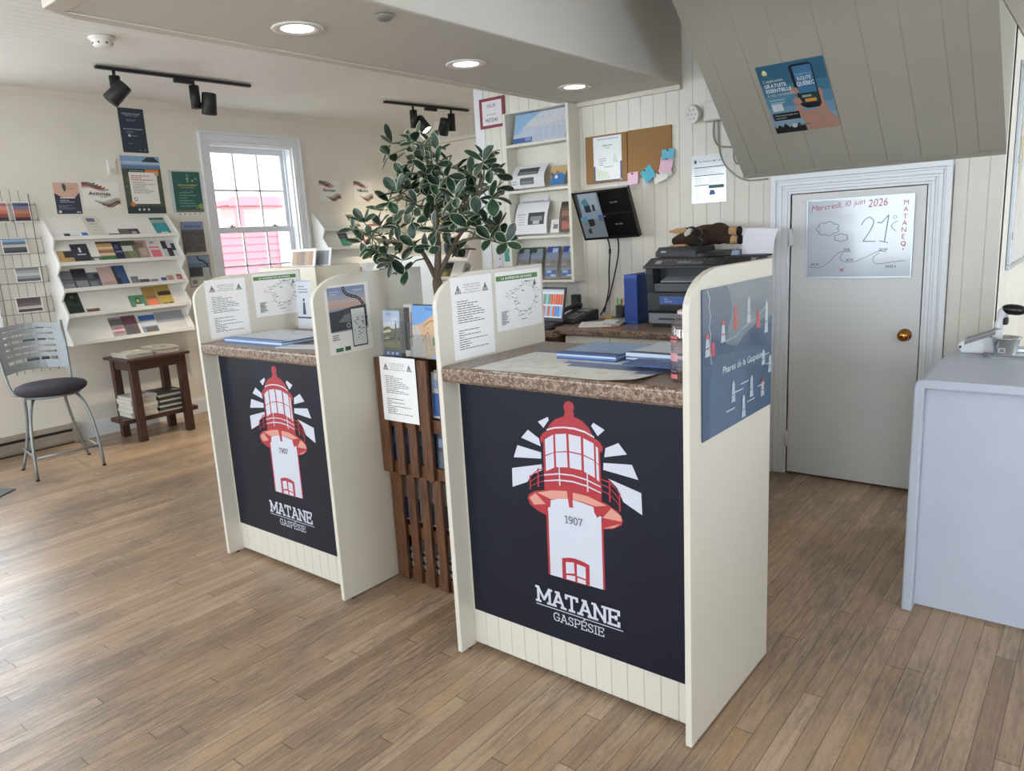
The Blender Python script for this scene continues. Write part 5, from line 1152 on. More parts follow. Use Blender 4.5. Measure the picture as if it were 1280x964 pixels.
q.tube([(x, YB - .012, z) for x, z in sm([(-1.048, 2.066), (-1.048, 1.982), (-1.018, 1.929), (-0.95, 1.913), (-0.926, 1.906)])], .0055, CW_, 6); q.build('cable', r)
q = MB(); q.tube([(x, YB - .010, z) for x, z in sm([(-1.023, 2.068), (-1.018, 1.929), (-0.994, 1.842), (-0.95, 1.784), (-0.859, 1.722), (-0.725, 1.716)])], .0045, CW_, 6); q.build('cable', r)
q = MB(); q.tube([(x, YB - .013, z) for x, z in sm([(-0.926, 1.903), (-0.926, 1.848), (-0.907, 1.815), (-0.893, 1.836), (-0.903, 1.881), (-.922, 1.9)])], .0045, CW_, 6); q.build('cable', r)

# ------------------------------------------------------------------ wall monitor
r = thing('wall_monitor', (-1.69, YB - .1, 1.42), 'black security monitor tilted down on the wall, four camera views', 'monitor')
tl = Vector((-1.900, 2.30, 1.722)); bl = Vector((-1.888, 2.425, 1.423)); rt = Vector((.405, 0, .009)); upv = tl - bl; hT = upv.length; upv.normalize(); nrm = rt.normalized().cross(upv)
q = MB(); X = Matrix(((rt.normalized().x, upv.x, nrm.x, bl.x), (rt.normalized().y, upv.y, nrm.y, bl.y), (rt.normalized().z, upv.z, nrm.z, bl.z), (0, 0, 0, 1)))
q.box((0, 0, -.034), (.405, hT, -.004), C('#202124', .45), X); q.box((0, 0, -.004), (.405, .014, .0), C('#0e0e10', .3), X); q.box((0, hT - .011, -.004), (.405, hT, 0), C('#0e0e10', .3), X); q.box((0, .014, -.004), (.012, hT - .011, 0), C('#0e0e10', .3), X); q.box((.393, .014, -.004), (.405, hT - .011, 0), C('#0e0e10', .3), X)
q.box((.0, hT, -.034), (.405, hT + .0015, 0), C('#8c8c8a', .4, .4), X); q.build('monitor_housing', r)
w, h = .381, hT - .025; s = Sheet(w, h, C('#08090b', .15, name='screen'), .002)
SE = lambda hx, k=.55: emit('screen_' + hx, lin('#' + hx), k)
s.rf(0, .0, .45, 1, SE('8fa4b4')); s.rf(0, .0, .45, .42, SE('7f8a92')); s.pf([(0, 1), (.06, 1), (.05, .5), (0, .45)], SE('3a4652')); s.pf([(.08, 1), (.42, 1), (.40, .62), (.10, .66)], SE('aebccb')); s.pf([(.1, .83), (.2, .9), (.25, .75), (.14, .68)], SE('4f8fa0')); s.pf([(.13, .72), (.25, .74), (.26, .58), (.14, .58)], SE('26303c')); s.pf([(.29, .74), (.34, .74), (.34, .6), (.29, .6)], SE('26303c')); s.pf([(.14, .42), (.26, .43), (.26, .28), (.15, .25)], SE('171c24')); s.pf([(.03, .48), (.16, .5), (.12, .38), (.03, .4)], SE('5f9ac0')); s.pf([(.36, .5), (.44, .5), (.44, .34), (.36, .4)], SE('4a6aa0')); s.pf([(.1, .2), (.16, .22), (.16, .1), (.1, .1)], SE('2c333c'))
s.rf(.45, .505, .55, .006, SE('4a4c50')); s.rf(.45, 0, .004, 1, SE('2a2c30')); s.text('NO LINK', w * .72, h * .73, h * .035, SE('a9abae')); s.text('NO LINK', w * .72, h * .25, h * .035, SE('a9abae')); s.rf(.47, .45, .03, .02, SE('a9abae'))
s.place('screen', X @ Vector((.012, .014, -.0015)), rt, upv, r)
q = MB(); q.box((-1.78, 2.40, 1.53), (-1.62, YB - .001, 1.63), BLACKM); q.build('wall_bracket', r)
for P in ([(-1.74, 2.46, 1.44), (-1.745, 2.50, 1.36), (-1.775, 2.53, 1.22), (-1.78, 2.53, 1.10), (-1.815, 2.52, .94)], [(-1.66, 2.46, 1.44), (-1.69, 2.51, 1.32), (-1.76, 2.53, 1.10), (-1.80, 2.525, 1.0), (-1.84, 2.51, .92)]):
    q = MB(); q.tube(sm(P), .005, BLACKM, 6)
    if P[0][0] < -1.7: q.cyl(P[1], tuple(Vector(P[1]) + Vector((-.004, .005, -.03))), .008, BLACKM, 8)
    q.build('cable', r)

# ------------------------------------------------------------------ stair poster, door whiteboard
def stair_pt(x, d):  # d metres up the slope from the wall
    k = 1 / math.hypot(1, SL); return Vector((x, S0[0] - d * k, S0[1] + SL * d * k))
w, h = .315, .432; s = Sheet(w, h, C('#2f5e78', .4, name='poster'), .0012)
for i, c in enumerate(('#7f98aa', '#6a8ea6', '#4f7f9a', '#3c7089', '#2f5e78')): s.rf(0, .08 + .16 * i, 1, .17, P_(c))
s.pf([(0, 0), (.62, 0), (.6, .1), (.55, .06), (.5, .13), (.45, .08), (.4, .14), (.35, .09), (.3, .12), (.24, .08), (.18, .15), (.13, .09), (.08, .13), (.03, .08), (0, .12)], P_('#17191c'))
SK = P_('#a67f70'); s.pf([(.5, .0), (1, 0), (1, .12), (.9, .25), (.86, .45), (.88, .56), (.82, .6), (.76, .5), (.74, .3), (.5, .3), (.42, .27), (.48, .18)], SK)
s.pf([(.54, .36), (.6, .33), (.78, .33), (.82, .38), (.82, .93), (.78, .96), (.52, .96), (.48, .93), (.5, .4)], P_('#14181e')); s.pf([(.53, .55), (.8, .55), (.8, .93), (.53, .93)], P_('#3f6f94')); s.pf([(.53, .4), (.8, .4), (.8, .55), (.53, .53)], P_('#2a3a34')); s.rf(.59, .42, .17, .045, P_('#c98a3c')); s.rf(.56, .49, .14, .03, P_('#8c9a90'))
s.text('ICI DÉBUTE LA', w * .665, h * .80, h * .032, P_('#7fb0cc'), fit=w * .24); s.text('ROUTE', w * .665, h * .735, h * .05, P_('#cfd6da'), fit=w * .2, bold=1); s.text('QUÉBEC', w * .665, h * .66, h * .055, P_('#d8dcde'), fit=w * .26, bold=1)
for y in (.62, .47, .36): s.pf([(.40, y), (.46, y + .04), (.52, y + .02), (.54, y - .05), (.48, y - .07), (.42, y - .05)], SK)
s.disc(w * .11, h * .9, .013, P_('#c9c47a')); s.disc(w * .11, h * .925, .008, P_('#d8d4a0'))
s.text("L'application", w * .05, h * .77, h * .04, P_('#cfd8dc'), 'l', 0, w * .3); s.text('GRATUITE', w * .05, h * .695, h * .05, P_('#dfe4e6'), 'l', 1, w * .33); s.text('ESSENTIELLE', w * .05, h * .625, h * .05, P_('#dfe4e6'), 'l', 1, w * .39); s.text('À VOS VACANCES !', w * .05, h * .565, h * .035, P_('#cfd8dc'), 'l', 0, w * .41); s.lines(w * .06, h * .5, w * .24, 2, h * .04, h * .015, P_('#a9bcc6'), 2, .8)
s.rf(.06, .34, .17, .11, P_('#c3ccd2')); s.rf(.03, .2, .42, .11, P_('#17191c')); s.text("Téléchargez l'application", w * .24, h * .265, h * .022, P_('#c3c8cc'), fit=w * .36); s.text('maintenant !', w * .06, h * .225, h * .022, P_('#c3c8cc'), 'l', 0, w * .18); s.disc(w * .32, h * .1, .014, P_('#b9bec2')); s.rf(.39, .09, .18, .02, P_('#6a6f72'))
kk = 1 / math.hypot(1, SL); o = stair_pt(-.603, .290) + Vector((0, -SL * kk, -kk)) * .0035
tag(s.place('app_poster', o, XR, (0, -kk, SL * kk)), 'blue poster of a hand holding a phone on the stair underside', 'poster')
w, h = .517, .408; s = Sheet(w, h, C('#b7bfc9', .18, name='whiteboard', coat=.5), .006)
AL = C('#b5bcc2', .35, .6, name='aluminium')
RDM, DKM, TLM, PKM, ORM = P_('#b04a5c'), P_('#2f3a55'), P_('#4f8f94'), P_('#c02f4c'), P_('#d0b48c')
s.text('Mercredi, 10 juin', .018, .355, .030, RDM, 'l', 0, .27, .09, .25); s.text('2026', .305, .360, .040, RDM, 'l', 0, .092, .05, .2)
for i, ch in enumerate('MATANE'): s.text(ch, .486 - .0015 * i, .362 - .0342 * i, .025, PKM)
s.text('Q', .480, .157, .022, PKM, bold=1); s.text('c', .481, .134, .016, PKM, bold=1)
def ms(pts, wd, m, close=False): s.stroke(sm(pts + ([pts[0]] if close else []), 4), wd, m)
def bumpy(c, n, rx, ry, m):
    P1 = []
    for k in range(n * 8 + 1):
        a = 2 * math.pi * k / (n * 8); b = .86 + .26 * abs(math.sin(a * n / 2)) ** .7; P1.append((c[0] + rx * b * math.cos(a), c[1] + ry * b * math.sin(a)))
    s.stroke(P1, .0024, m)
bumpy((.105, .259), 7, .055, .034, DKM); bumpy((.175, .209), 6, .033, .019, DKM)
for k in range(9): a = -.5 + k * .42; s.stroke([(.13 + .06 * math.cos(a), .285 + .05 * math.sin(a)), (.13 + .078 * math.cos(a), .285 + .065 * math.sin(a))], .0014, ORM)
s.stroke([(.09, .302), (.10, .325), (.125, .335), (.154, .33), (.175, .31), (.181, .285)], .0014, ORM)
ms([(.276, .271), (.29, .296), (.313, .308), (.331, .296), (.334, .273), (.316, .233), (.286, .185)], .0042, TLM); s.stroke([(.286, .185), (.347, .183)], .0042, TLM); s.stroke([(.353, .28), (.372, .276), (.406, .315), (.391, .179)], .0042, TLM); s.stroke([(.367, .185), (.408, .173)], .0042, TLM)
ms([(.435 + .009 * math.cos(a), .303 + .009 * math.sin(a)) for a in (0, 1, 2, 3, 4, 5)], .002, TLM, True); ms([(.45, .282), (.429, .273), (.421, .254), (.443, .232)], .0032, TLM)
ms([(.012, .056), (.042, .05), (.079, .055), (.115, .079), (.145, .11), (.165, .129), (.186, .134), (.231, .134)], .0022, DKM); ms([(.191, .128), (.174, .107), (.187, .083), (.213, .077), (.253, .081), (.297, .099), (.34, .121), (.369, .132), (.402, .127)], .0022, DKM); ms([(.369, .123), (.343, .103), (.339, .082), (.357, .066), (.391, .068), (.443, .075), (.494, .08)], .0022, DKM)
for t, x, y in (('05:20', .042, .062), ('11:26', .208, .139), ('16:54', .222, .084), ('22:53', .386, .134), ('20:32 h', .425, .046)): s.text(t, x, y, .012, P_('#222c44'), bold=1, shear=.1)
ms([(.40, .076), (.41, .095), (.425, .1), (.44, .094), (.447, .078)], .0016, ORM)
for a in ((.168, .05), (.2, .052)): ms([(.184, .035), a], .002, PKM)
ms([(.184 + .009 * math.cos(a), .034 + .007 * math.sin(a)) for a in (0, 1.2, 2.4, 3.6, 4.8)], .002, PKM, True); s.disc(.18, .034, .002, PKM); s.disc(.188, .034, .002, PKM)
o = tag(s.place('door_whiteboard', (-.4995, YB - .0115, 1.1655), XR, ZU), 'whiteboard with date, clouds and waves hung on the door', 'whiteboard')
q = MB()
for a, b in (((-.008, -.008, -.006), (w + .008, .0, .004)), ((-.008, h, -.006), (w + .008, h + .008, .004)), ((-.008, 0, -.006), (0, h, .004)), ((w, 0, -.006), (w + .008, h, .004))): q.box(a, b, AL)
q.build('frame', o, matrix=WM[o])

# ================================================================== OFFICE DESK
zd = .91
r = thing('office_desk', (-1.28, 2.25, 0), 'brown laminate worktop on cream cabinets below the cork board', 'desk')
q = MB(); q.prism([(YB - .001, zd - .042), (YB - .001, zd), (1.962, zd), (1.953, zd - .004), (1.95, zd - .012), (1.95, zd - .034), (1.958, zd - .042)], 'x', -1.795, -.74, LAMIN); q.build('worktop', r, clean=True)
bx('cabinet_body', (-1.77, 2.0, .08), (-.76, YB - .016, zd - .043), CRM, r); bx('plinth', (-1.75, 2.05, .0), (-.78, YB - .016, .079), C('#5a554c', .7), r)
for i, (a, b) in enumerate(((-1.768, -1.45), (-1.447, -1.10), (-1.097, -.762))):
    d = bx('cabinet_door', (a, 1.982, .09), (b, 1.999, zd - .052), CRM, r, .002); q = MB(); q.tube([(b - .03, 1.98, .70), (b - .03, 1.96, .71), (b - .03, 1.96, .79), (b - .03, 1.98, .80)], .004, STEEL, 8); q.build('handle', d)
r = thing('computer_desk', (-2.2, 2.22, 0), 'lower brown worktop holding laptop and telephone left of the cream cabinets', 'desk')
q = MB(); q.box((-2.62, 1.90, zd - .055), (-1.80, YB - .0155, zd - .012), LAMIN); q.build('worktop', r, .004)
for x in (-2.62, -1.825): bx('leg_panel', (x, 1.95, 0.0005), (x + .022, YB - .016, zd - .0555), DWOOD, r, .002)
bx('modesty_panel', (-2.597, 2.45, .3), (-1.826, 2.468, zd - .0555), DWOOD, r)
zl = zd - .0118
# laptop
r = thing('laptop', (-2.0, 2.1, zl), 'black laptop with colourful screen, partly behind the near counter panel', 'laptop')
LB = C('#26272b', .4, name='black_plastic')
X = Matrix.Translation((-2.085, 2.06, zl)) @ Matrix.Rotation(math.radians(-8), 4, 'Z')
q = MB(); q.box((-.17, -.11, .001), (.17, .12, .018), LB, X); q.build('keyboard_base', r, .003)
for a in range(5): q = MB(); q.box((-.15, -.02 + .024 * a, .018), (.15, -.002 + .024 * a, .0195), C('#2b2c30', .5), X); q.build('key_row', r)
Xs = X @ Matrix.Translation((0, .12, .018)) @ Matrix.Rotation(math.radians(-12), 4, 'X')
q = MB(); q.box((-.17, -.004, 0), (.17, .006, .225), LB, Xs); lid = q.build('screen_lid', r, .003)
s = Sheet(.31, .185, SE('dfe6ee', .8), .0006)
for k in range(28):
    rr = random.Random(k * 7 + 1); s.rf(.02 + .07 * (k % 14), .05 + .42 * (k // 14), .065, .36, SE(rr.choice(('d8643c', '4f8fe0', 'e0784a', '8fc0f0', '6f9f6a', 'd8b05c')), .8))
s.rf(0, .92, 1, .08, SE('c3ccd8', .8)); M_ = Xs @ Vector((-.155, -.0052, .025)); s.place('screen', M_, Xs.to_3x3() @ Vector((1, 0, 0)), Xs.to_3x3() @ Vector((0, 0, 1)), r)
# desk telephone
r = thing('desk_telephone', (-1.93, 2.28, zl), 'black desk telephone beside the laptop', 'telephone')
X = Matrix.Translation((-1.895, 2.30, zl)) @ Matrix.Rotation(math.radians(-14), 4, 'Z')
q = MB(); q.prism([(-.10, .001), (.11, .001), (.11, .075), (.10, .085), (-.10, .022)], 'x', -.10, .10, LB, X); q.build('phone_base', r, .004, clean=True)
q = MB(); q.tube([X @ Vector(p) for p in sm([(-.075, -.10, .045), (-.078, -.05, .075), (-.08, .03, .095), (-.078, .09, .105), (-.075, .115, .095)])], [.017] * 4 + [.0145] * 17 + [.018] * 4, LB, 12); q.build('handset', r)
tilt = Matrix.Rotation(math.atan2(.063, .2), 4, 'X')
for i in range(4):
    for j in range(3):
        q = MB(); q.box((-.02 + .03 * j, -.075 + .026 * i, .001), (.0 + .03 * j, -.058 + .026 * i, .006), C('#77797c', .5), X @ Matrix.Translation((0, 0, .0530)) @ tilt); q.build('keypad_button', r)
q = MB(); q.box((-.03, .04, .001), (.075, .085, .005), C('#6f7a78', .2), X @ Matrix.Translation((0, 0, .0530)) @ tilt); q.build('phone_display', r)
q = MB(); q.box((-2.05, 2.47, zl + .0005), (-1.985, 2.51, zl + .165), LB); q.box((-2.08, 2.44, zl + .0005), (-1.96, 2.53, zl + .02), LB); tag(q.build('card_reader', bevel=.008), 'slim black upright device behind the laptop and telephone', 'device')
q = MB(); vs = Matrix.Translation((-1.865, 1.955, zl)) @ Matrix.Diagonal((.032, .052, .03, 1)); q.lathe([(0, 0.02), (.9, .02), (1, .15), (.93, .5), (.7, .85), (.35, 1.05), (0, 1.1)], LB, 20, X=vs); tag(q.build('computer_mouse'), 'small black computer mouse in front of the laptop', 'mouse')
# papers and small items
def flat(name, x, y, w, d, t, c, rot, label, cat, z=zd + .0006, deco=0):
    X = Matrix.Translation((x, y, z)) @ Matrix.Rotation(rot, 4, 'Z'); q = MB(); q.box((-w / 2, -d / 2, 0), (w / 2, d / 2, t), C(c, .55, name='paper'), X)
    rr = random.Random(deco)
    for k in range(deco): a = -d * .4 + d * .8 * k / deco; q.box((-w * .4, a, t), (w * rr.uniform(0, .4), a + d * .02, t + .0003), C('#8f9094', .6, name='ink'), X)
    return tag(q.build(name), label, cat)
flat('document', -1.655, 2.16, .2, .27, .002, '#e4e4e2', .5, 'white paper lying at the front edge of the office desk', 'paper', deco=6)
flat('document', -1.60, 2.34, .2, .16, .0015, '#dcdcda', .3, 'second white paper behind the front one on the office desk', 'paper')
flat('sticky_pad', -1.70, 2.45, .095, .09, .012, '#c9a032', .2, 'yellow notepad against the boarded wall on the office desk', 'notepad')
flat('sticky_pad', -1.588, 2.462, .08, .08, .008, '#d8889a', .1, 'pink notepad right of the yellow one on the office desk', 'notepad')
r = thing('calculator', (-1.53, 2.24, zd), 'grey desk calculator in front of the blue binder', 'calculator')
X = Matrix.Translation((-1.535, 2.20, zd + .0006)) @ Matrix.Rotation(.15, 4, 'Z') @ Matrix.Rotation(.12, 4, 'X')
q = MB(); q.box((-.055, -.075, .008), (.055, .075, .022), C('#a9aca8', .5), X); q.build('calculator_body', r, .003)
q = MB(); q.box((-.045, .03, .022), (.045, .062, .0235), C('#6a7570', .3), X); q.build('display', r)
for i in range(4):
    for j in range(4): q = MB(); q.box((-.043 + .023 * j, -.065 + .022 * i, .022), (-.027 + .023 * j, -.05 + .022 * i, .025), C('#d8d8d4' if j < 3 else '#77797a', .5), X); q.build('key', r)
q = MB(); q.box((-.05, .03, .0), (.05, .07, .009), C('#8f928e', .5), X); q.build('stand', r)
flat('red_ruler', -1.47, 2.05, .13, .016, .003, '#b83a34', .05, 'thin red strip at the front edge of the office desk', 'ruler')
flat('stapler', -1.66, 2.405, .05, .018, .018, '#1f2022', .3, 'small black object between notepads and papers', 'stapler')
r = thing('pen_cup', (-1.585, 2.33, zd), 'black mesh cup of pens left of the blue binder', 'pen cup')
q = MB(); q.lathe([(0, .001), (.036, .001), (.038, .01), (.038, .1), (.035, .1), (.035, .008), (0, .006)], C('#141518', .55), 20, (-1.585, 2.36, zd)); q.build('cup', r)
for i, (a, b, c, l) in enumerate(((-.02, .0, '#5fae3c', .135), (-.008, .012, '#3f9a44', .13), (.012, -.006, '#d8a89a', .14), (.018, .014, '#26272a', .145), (.004, .0, '#2f3034', .125))):
    q = MB(); p = Vector((-1.585 + a, 2.36 + b, zd + .009)); q.cyl(p, p + Vector((a * .5, b * .3, l)), .0055, C(c, .4), 8); q.build('pen', r)
r = thing('ring_binder', (-1.45, 2.33, zd), 'blue ring binder standing upright left of the printer', 'binder')
BB = C('#3a62b2', .3, name='blue_binder', coat=.4)
q = MB(); q.box((-1.488, 2.23, zd + .001), (-1.484, 2.49, zd + .30), BB); q.box((-1.404, 2.23, zd + .001), (-1.400, 2.49, zd + .30), BB); q.box((-1.488, 2.227, zd + .001), (-1.400, 2.231, zd + .30), BB); q.build('cover', r, .002)
bx('paper_block', (-1.48, 2.24, zd + .004), (-1.41, 2.47, zd + .29), C('#dcdcd8', .7), r)
q = MB(); q.box((-1.486, 2.2255, zd + .02), (-1.402, 2.2268, zd + .28), glass_mat('binder_sleeve', (.8, .85, .95, 1), .06))
q.build('spine_sleeve', r)

# printer
px0, px1, py0, py1 = -1.285, -.81, 2.14, 2.50
PD = C('#2c2f34', .5, name='printer_grey'); PG = C('#4a4d52', .5, name='printer_mid_grey')
r = thing('printer', ((px0 + px1) / 2, (py0 + py1) / 2, zd), 'dark grey multifunction printer on the office desk under the plush moose', 'printer')
bx('foot_base', (px0 + .02, py0 + .03, zd + .0005), (px1 - .02, py1 - .02, zd + .02), BLACKM, r)
q = MB(); q.box((px0 + .004, py0 + .004, zd + .02), (px1 - .004, py1, zd + .085), PD); q.build('cassette_bay', r, .004)
q = MB(); q.box((px0 + .015, py0 - .006, zd + .024), (px1 - .015, py0 + .003, zd + .082), C('#7f858c', .4, .3)); q.box((px0 + .08, py0 - .009, zd + .044), (px1 - .08, py0 - .006, zd + .056), C('#33363a', .4)); q.build('paper_cassette', r, .003)
q = MB(); q.prism([(py0 + .012, zd + .086), (py1, zd + .086), (py1, zd + .34), (py0 + .09, zd + .34), (py0 + .09, zd + .235), (py0 + .005, zd + .20), (py0 + .005, zd + .1)], 'x', px0, px1, PD); q.build('printer_body', r, .004, clean=True)
for x in (px0, px1 - .045): q = MB(); q.prism([(py0 + .012, zd + .2), (py0 + .1, zd + .2), (py0 + .1, zd + .34), (py0 - .01, zd + .34), (py0 - .012, zd + .31)], 'x', x, x + .045, PD); q.build('side_column', r, .003, clean=True)
q = MB(); q.box((px0 + .05, py0 - .002, zd + .205), (px1 - .05, py0 + .02, zd + .255), PG); q.build('output_tray', r, .006)
q = MB(); q.prism([(py0 - .004, zd + .262), (py0 + .085, zd + .285), (py0 + .085, zd + .288), (py0 - .004, zd + .266)], 'x', px0 + .09, px1 - .06, C('#9da0a4', .5)); q.build('tray_flap', r, clean=True)
s = Sheet(.34, .045, C('#3a5a9a', .35, name='print'), .0008); s.text('Scan', .03, .026, .009, P_('#c9d3e6'), 'l'); s.text('Copy Fax', .03, .012, .009, P_('#c9d3e6'), 'l'); s.disc(.17, .023, .012, P_('#8fb0e0')); s.disc(.24, .024, .011, P_('#b9cfee')); s.place('sticker_label', (px0 + .08, py0 + .0045, zd + .135), XR, ZU, r)
q = MB(); q.box((px0 + .075, py0 + .003, zd + .098), (px1 - .06, py0 + .0055, zd + .128), C('#121315', .4)); q.build('manual_slot', r)
q = MB(); q.prism([(py0 - .035, zd + .342), (py1, zd + .342), (py1, zd + .40), (py0 + .07, zd + .395), (py0 - .03, zd + .352)], 'x', px0 - .008, px1 + .01, PD); sc_ = q.build('scanner_unit', r, .004, clean=True)
s = Sheet(.40, .085, C('#34373c', .4, name='printer_panel'), .001); s.rf(.06, .3, .09, .5, P_('#8f9498')); s.rf(.4, .3, .2, .35, P_('#6f7c74'))
for k in range(10): s.rf(.18 + .075 * k, .7, .03, .15, P_('#77797c'))
for k in range(12): s.rf(.62 + .03 * (k % 6), .2 + .2 * (k // 6), .02, .12, P_('#8a8c90'))
s.place('control_panel', (px0 + .03, py0 - .0255, zd + .3565), XR, (0, .1, .043), r)
q = MB(); q.prism([(py0 + .085, zd + .401), (py1 - .01, zd + .401), (py1 - .02, zd + .455), (py0 + .13, zd + .455), (py0 + .09, zd + .43)], 'x', px0 + .012, px0 + .27, PD); q.prism([(py0 + .085, zd + .401), (py1 - .01, zd + .401), (py1 - .02, zd + .425), (py0 + .1, zd + .418)], 'x', px0 + .27, px1 + .0, PD); q.build('document_feeder', r, .006, clean=True)
q = MB(); q.box((px0 + .05, py0 + .088, zd + .425), (px0 + .08, py0 + .0935, zd + .435), C('#9da2a8', .4))
q.build('badge', r)

# ------------------------------------------------------------------ plush moose lying on the printer
def blob(name, balls, mat, parent, vox=.008):
    q = MB()
    for c, rad, rot in balls:
        X = Matrix.Translation(c) @ (rot or Matrix()) @ Matrix.Diagonal((*rad, 1)); n = 10
        q.lathe([(max(1e-6, math.sin(math.pi * k / n)), -math.cos(math.pi * k / n)) for k in range(n + 1)], mat, 16, X=X)
    o = q.build(name, parent)
    md = o.modifiers.new('remesh', 'REMESH'); md.mode = 'VOXEL'; md.voxel_size = vox; md.use_smooth_shade = True
    sm_ = o.modifiers.new('smooth', 'SMOOTH'); sm_.iterations = 4; sm_.factor = .5
    return o
MOO = noisy('brown_plush', ['#20130e', '#3a241a', '#2c1a13'], 60, .95, 6, bump=.6); TAN = noisy('tan_plush', ['#a5835f', '#b9966f'], 60, .95); HOOF = C('#0f0d0d', .9, name='black_plush')
zp = 1.3695; RY = lambda a: Matrix.Rotation(a, 4, 'Y'); RZ = lambda a: Matrix.Rotation(a, 4, 'Z')
r = thing('plush_moose', (-1.03, 2.33, zp - .005), 'brown plush moose lying on its side on top of the printer', 'plush toy')
BY = 2.34
blob('plush_body', [((-1.00, BY, zp + .055), (.115, .07, .06), RY(-.05)), ((-.93, BY, zp + .06), (.07, .068, .062), None), ((-1.09, BY - .01, zp + .045), (.065, .05, .05), RY(.3)), ((-1.15, BY - .02, zp + .035), (.04, .045, .035), None), ((-1.165, BY - .035, zp + .028), (.035, .045, .03), None),
  ((-.87, BY - .03, zp + .075), (.055, .03, .026), RY(.12)), ((-.86, BY - .03, zp + .025), (.055, .03, .026), RY(.05)), ((-1.0, BY - .06, zp + .07), (.03, .05, .026), None), ((-1.0, BY - .06, zp + .02), (.03, .05, .024), None), ((-1.05, BY + .01, zp + .015), (.09, .05, .018), None)], MOO, r)
for (x, y, z) in ((-.835, BY - .03, zp + .072), (-.83, BY - .03, zp + .024)):
    q = MB(); q.cyl((x - .02, y, z), (x + .03, y, z - .002), .0255, TAN, 18); c_ = q.build('leg_cuff', r, .006); q = MB(); q.cyl((x + .0302, y, z - .002), (x + .048, y, z - .003), .026, HOOF, 18); q.build('hoof', c_, .006)
for (x, y, z) in ((-1.0, BY - .105, zp + .07), (-1.0, BY - .105, zp + .022)):
    q = MB(); q.cyl((x - .012, y + .02, z), (x - .002, y - .012, z), .023, TAN, 18); c_ = q.build('leg_cuff', r, .005); q = MB(); q.cyl((x - .002, y - .0122, z), (x + .006, y - .03, z), .0225, HOOF, 18); q.build('hoof', c_, .005)
q = MB(); q.prism([(-1.09, .0), (-1.12, -.012), (-1.17, -.012), (-1.22, -.004), (-1.225, .006), (-1.19, .012), (-1.175, .02), (-1.15, .018), (-1.12, .024), (-1.085, .016)], 'y', BY - .04, BY - .02, TAN, Matrix.Translation((0, 0, zp + .082))); q.build('antler', r, .008, clean=True)
q = MB(); q.prism([(-1.10, .0), (-1.15, -.004), (-1.20, .0), (-1.21, .006), (-1.16, .01), (-1.10, .01)], 'y', BY - .07, BY - .05, TAN, Matrix.Translation((0, 0, zp + .0))); q.build('antler', r, .004, clean=True)
q = MB(); q.prism([(-1.105, .05), (-1.075, .062), (-1.06, .092), (-1.085, .098), (-1.1, .085), (-1.115, .07)], 'y', BY - .066, BY - .03, C('#b9b8b4', .8, name='plush_scarf'), Matrix.Translation((0, 0, zp))); q.prism([(-1.1, .085), (-1.06, .1), (-1.08, .108), (-1.11, .1)], 'y', BY - .05, BY - .01, C('#3c3a3c', .8, name='plush_scarf'), Matrix.Translation((0, 0, zp))); q.build('scarf', r, .004, clean=True)
q = MB(); q.lathe([(0, -.006), (.006, 0), (0, .006)], HOOF, 10, (-1.175, BY - .079, zp + .04)); q.build('eye', r)

# ------------------------------------------------------------------ file stand with papers right of the printer
r = thing('paper_tray_tower', (-.685, 2.28, zd), 'black letter tray tower right of the printer, behind the near panel', 'letter tray')
for k in range(4):
    z = zd + .0005 + .098 * k; q = MB(); q.box((-.785, 2.12, z), (-.625, 2.27, z + .006), BLACKM); q.box((-.785, 2.12, z + .006), (-.78, 2.27, z + .095), BLACKM); q.box((-.63, 2.12, z + .006), (-.625, 2.27, z + .095), BLACKM); q.build('tray', r)
q = MB(); q.box((-.80, 2.115, zd + .392), (-.60, 2.275, zd + .402), BLACKM); q.build('tray_lid', r, .003)
r = thing('brochure_holder', (-.67, 2.25, zd + .402), 'clear stand of white papers on top of the black tray tower', 'paper holder')
zt = zd + .4025
bx('holder_back', (-.758, 2.262, zt), (-.61, 2.27, zt + .14), C('#d5d6d8', .4), r)
for i in range(4):
    q = MB(); n = 8
    def pt(u, v, e): return (-.752 + .022 * i * .5 + .145 * u + .028 * v * v - .0 * i, 2.235 - .006 * i - .02 * v * (1 - v) + e, zt + .002 + .138 * v - .012 * v * u)
    for j in range(n):
        for e, fl_ in ((0, 0), (.0012, 1)): q.face([pt(0, j / n, e), pt(1, j / n, e), pt(1, (j + 1) / n, e), pt(0, (j + 1) / n, e)][::-1 if fl_ else 1], C('#e3e4ea', .6, name='paper'), True)
    q.build('paper_sheet', r)
q = MB(); q.prism([(-.80, .0), (-.755, .0), (-.75, .03), (-.765, .022), (-.772, .035), (-.782, .02), (-.79, .03)], 'y', 2.2, 2.23, C('#8a94ac', .5, name='foil'), Matrix.Translation((0, 0, zt))); tag(q.build('crumpled_wrapper', clean=True), 'crumpled grey wrapper at the left end of the tray tower', 'wrapper')

# ================================================================== WHITE SERVICE COUNTER AT RIGHT
r = thing('service_counter', (1.2, 1.62, 0), 'tall white painted counter at the right edge in front of the door', 'counter')
wx0, wx1, wy0, wy1, wz = .307, 2.3, 1.172, 2.06, .90
q = MB(); q.prism([(wx0, .0), (wx0 + .036, .0), (wx0 + .036, wz - .034), (wx1, wz - .034), (wx1, wz), (wx0 + .03, wz), (wx0 + .012, wz - .006), (wx0 + .003, wz - .02)], 'y', wy0, wy1, WCOUNT); q.build('counter_frame', r, .006, clean=True)
bx('front_panel', (wx0 + .0365, wy0 + .035, .022), (wx1, wy0 + .05, wz - .0345), WCOUNT, r)
bx('plinth', (wx0 + .06, wy0 + .14, .0), (wx1, wy1 - .02, .0215), C('#2f2f32', .7), r)
bx('end_panel', (wx1 - .03, wy0 + .055, .02), (wx1 - .001, wy1, wz - .035), WCOUNT, r)
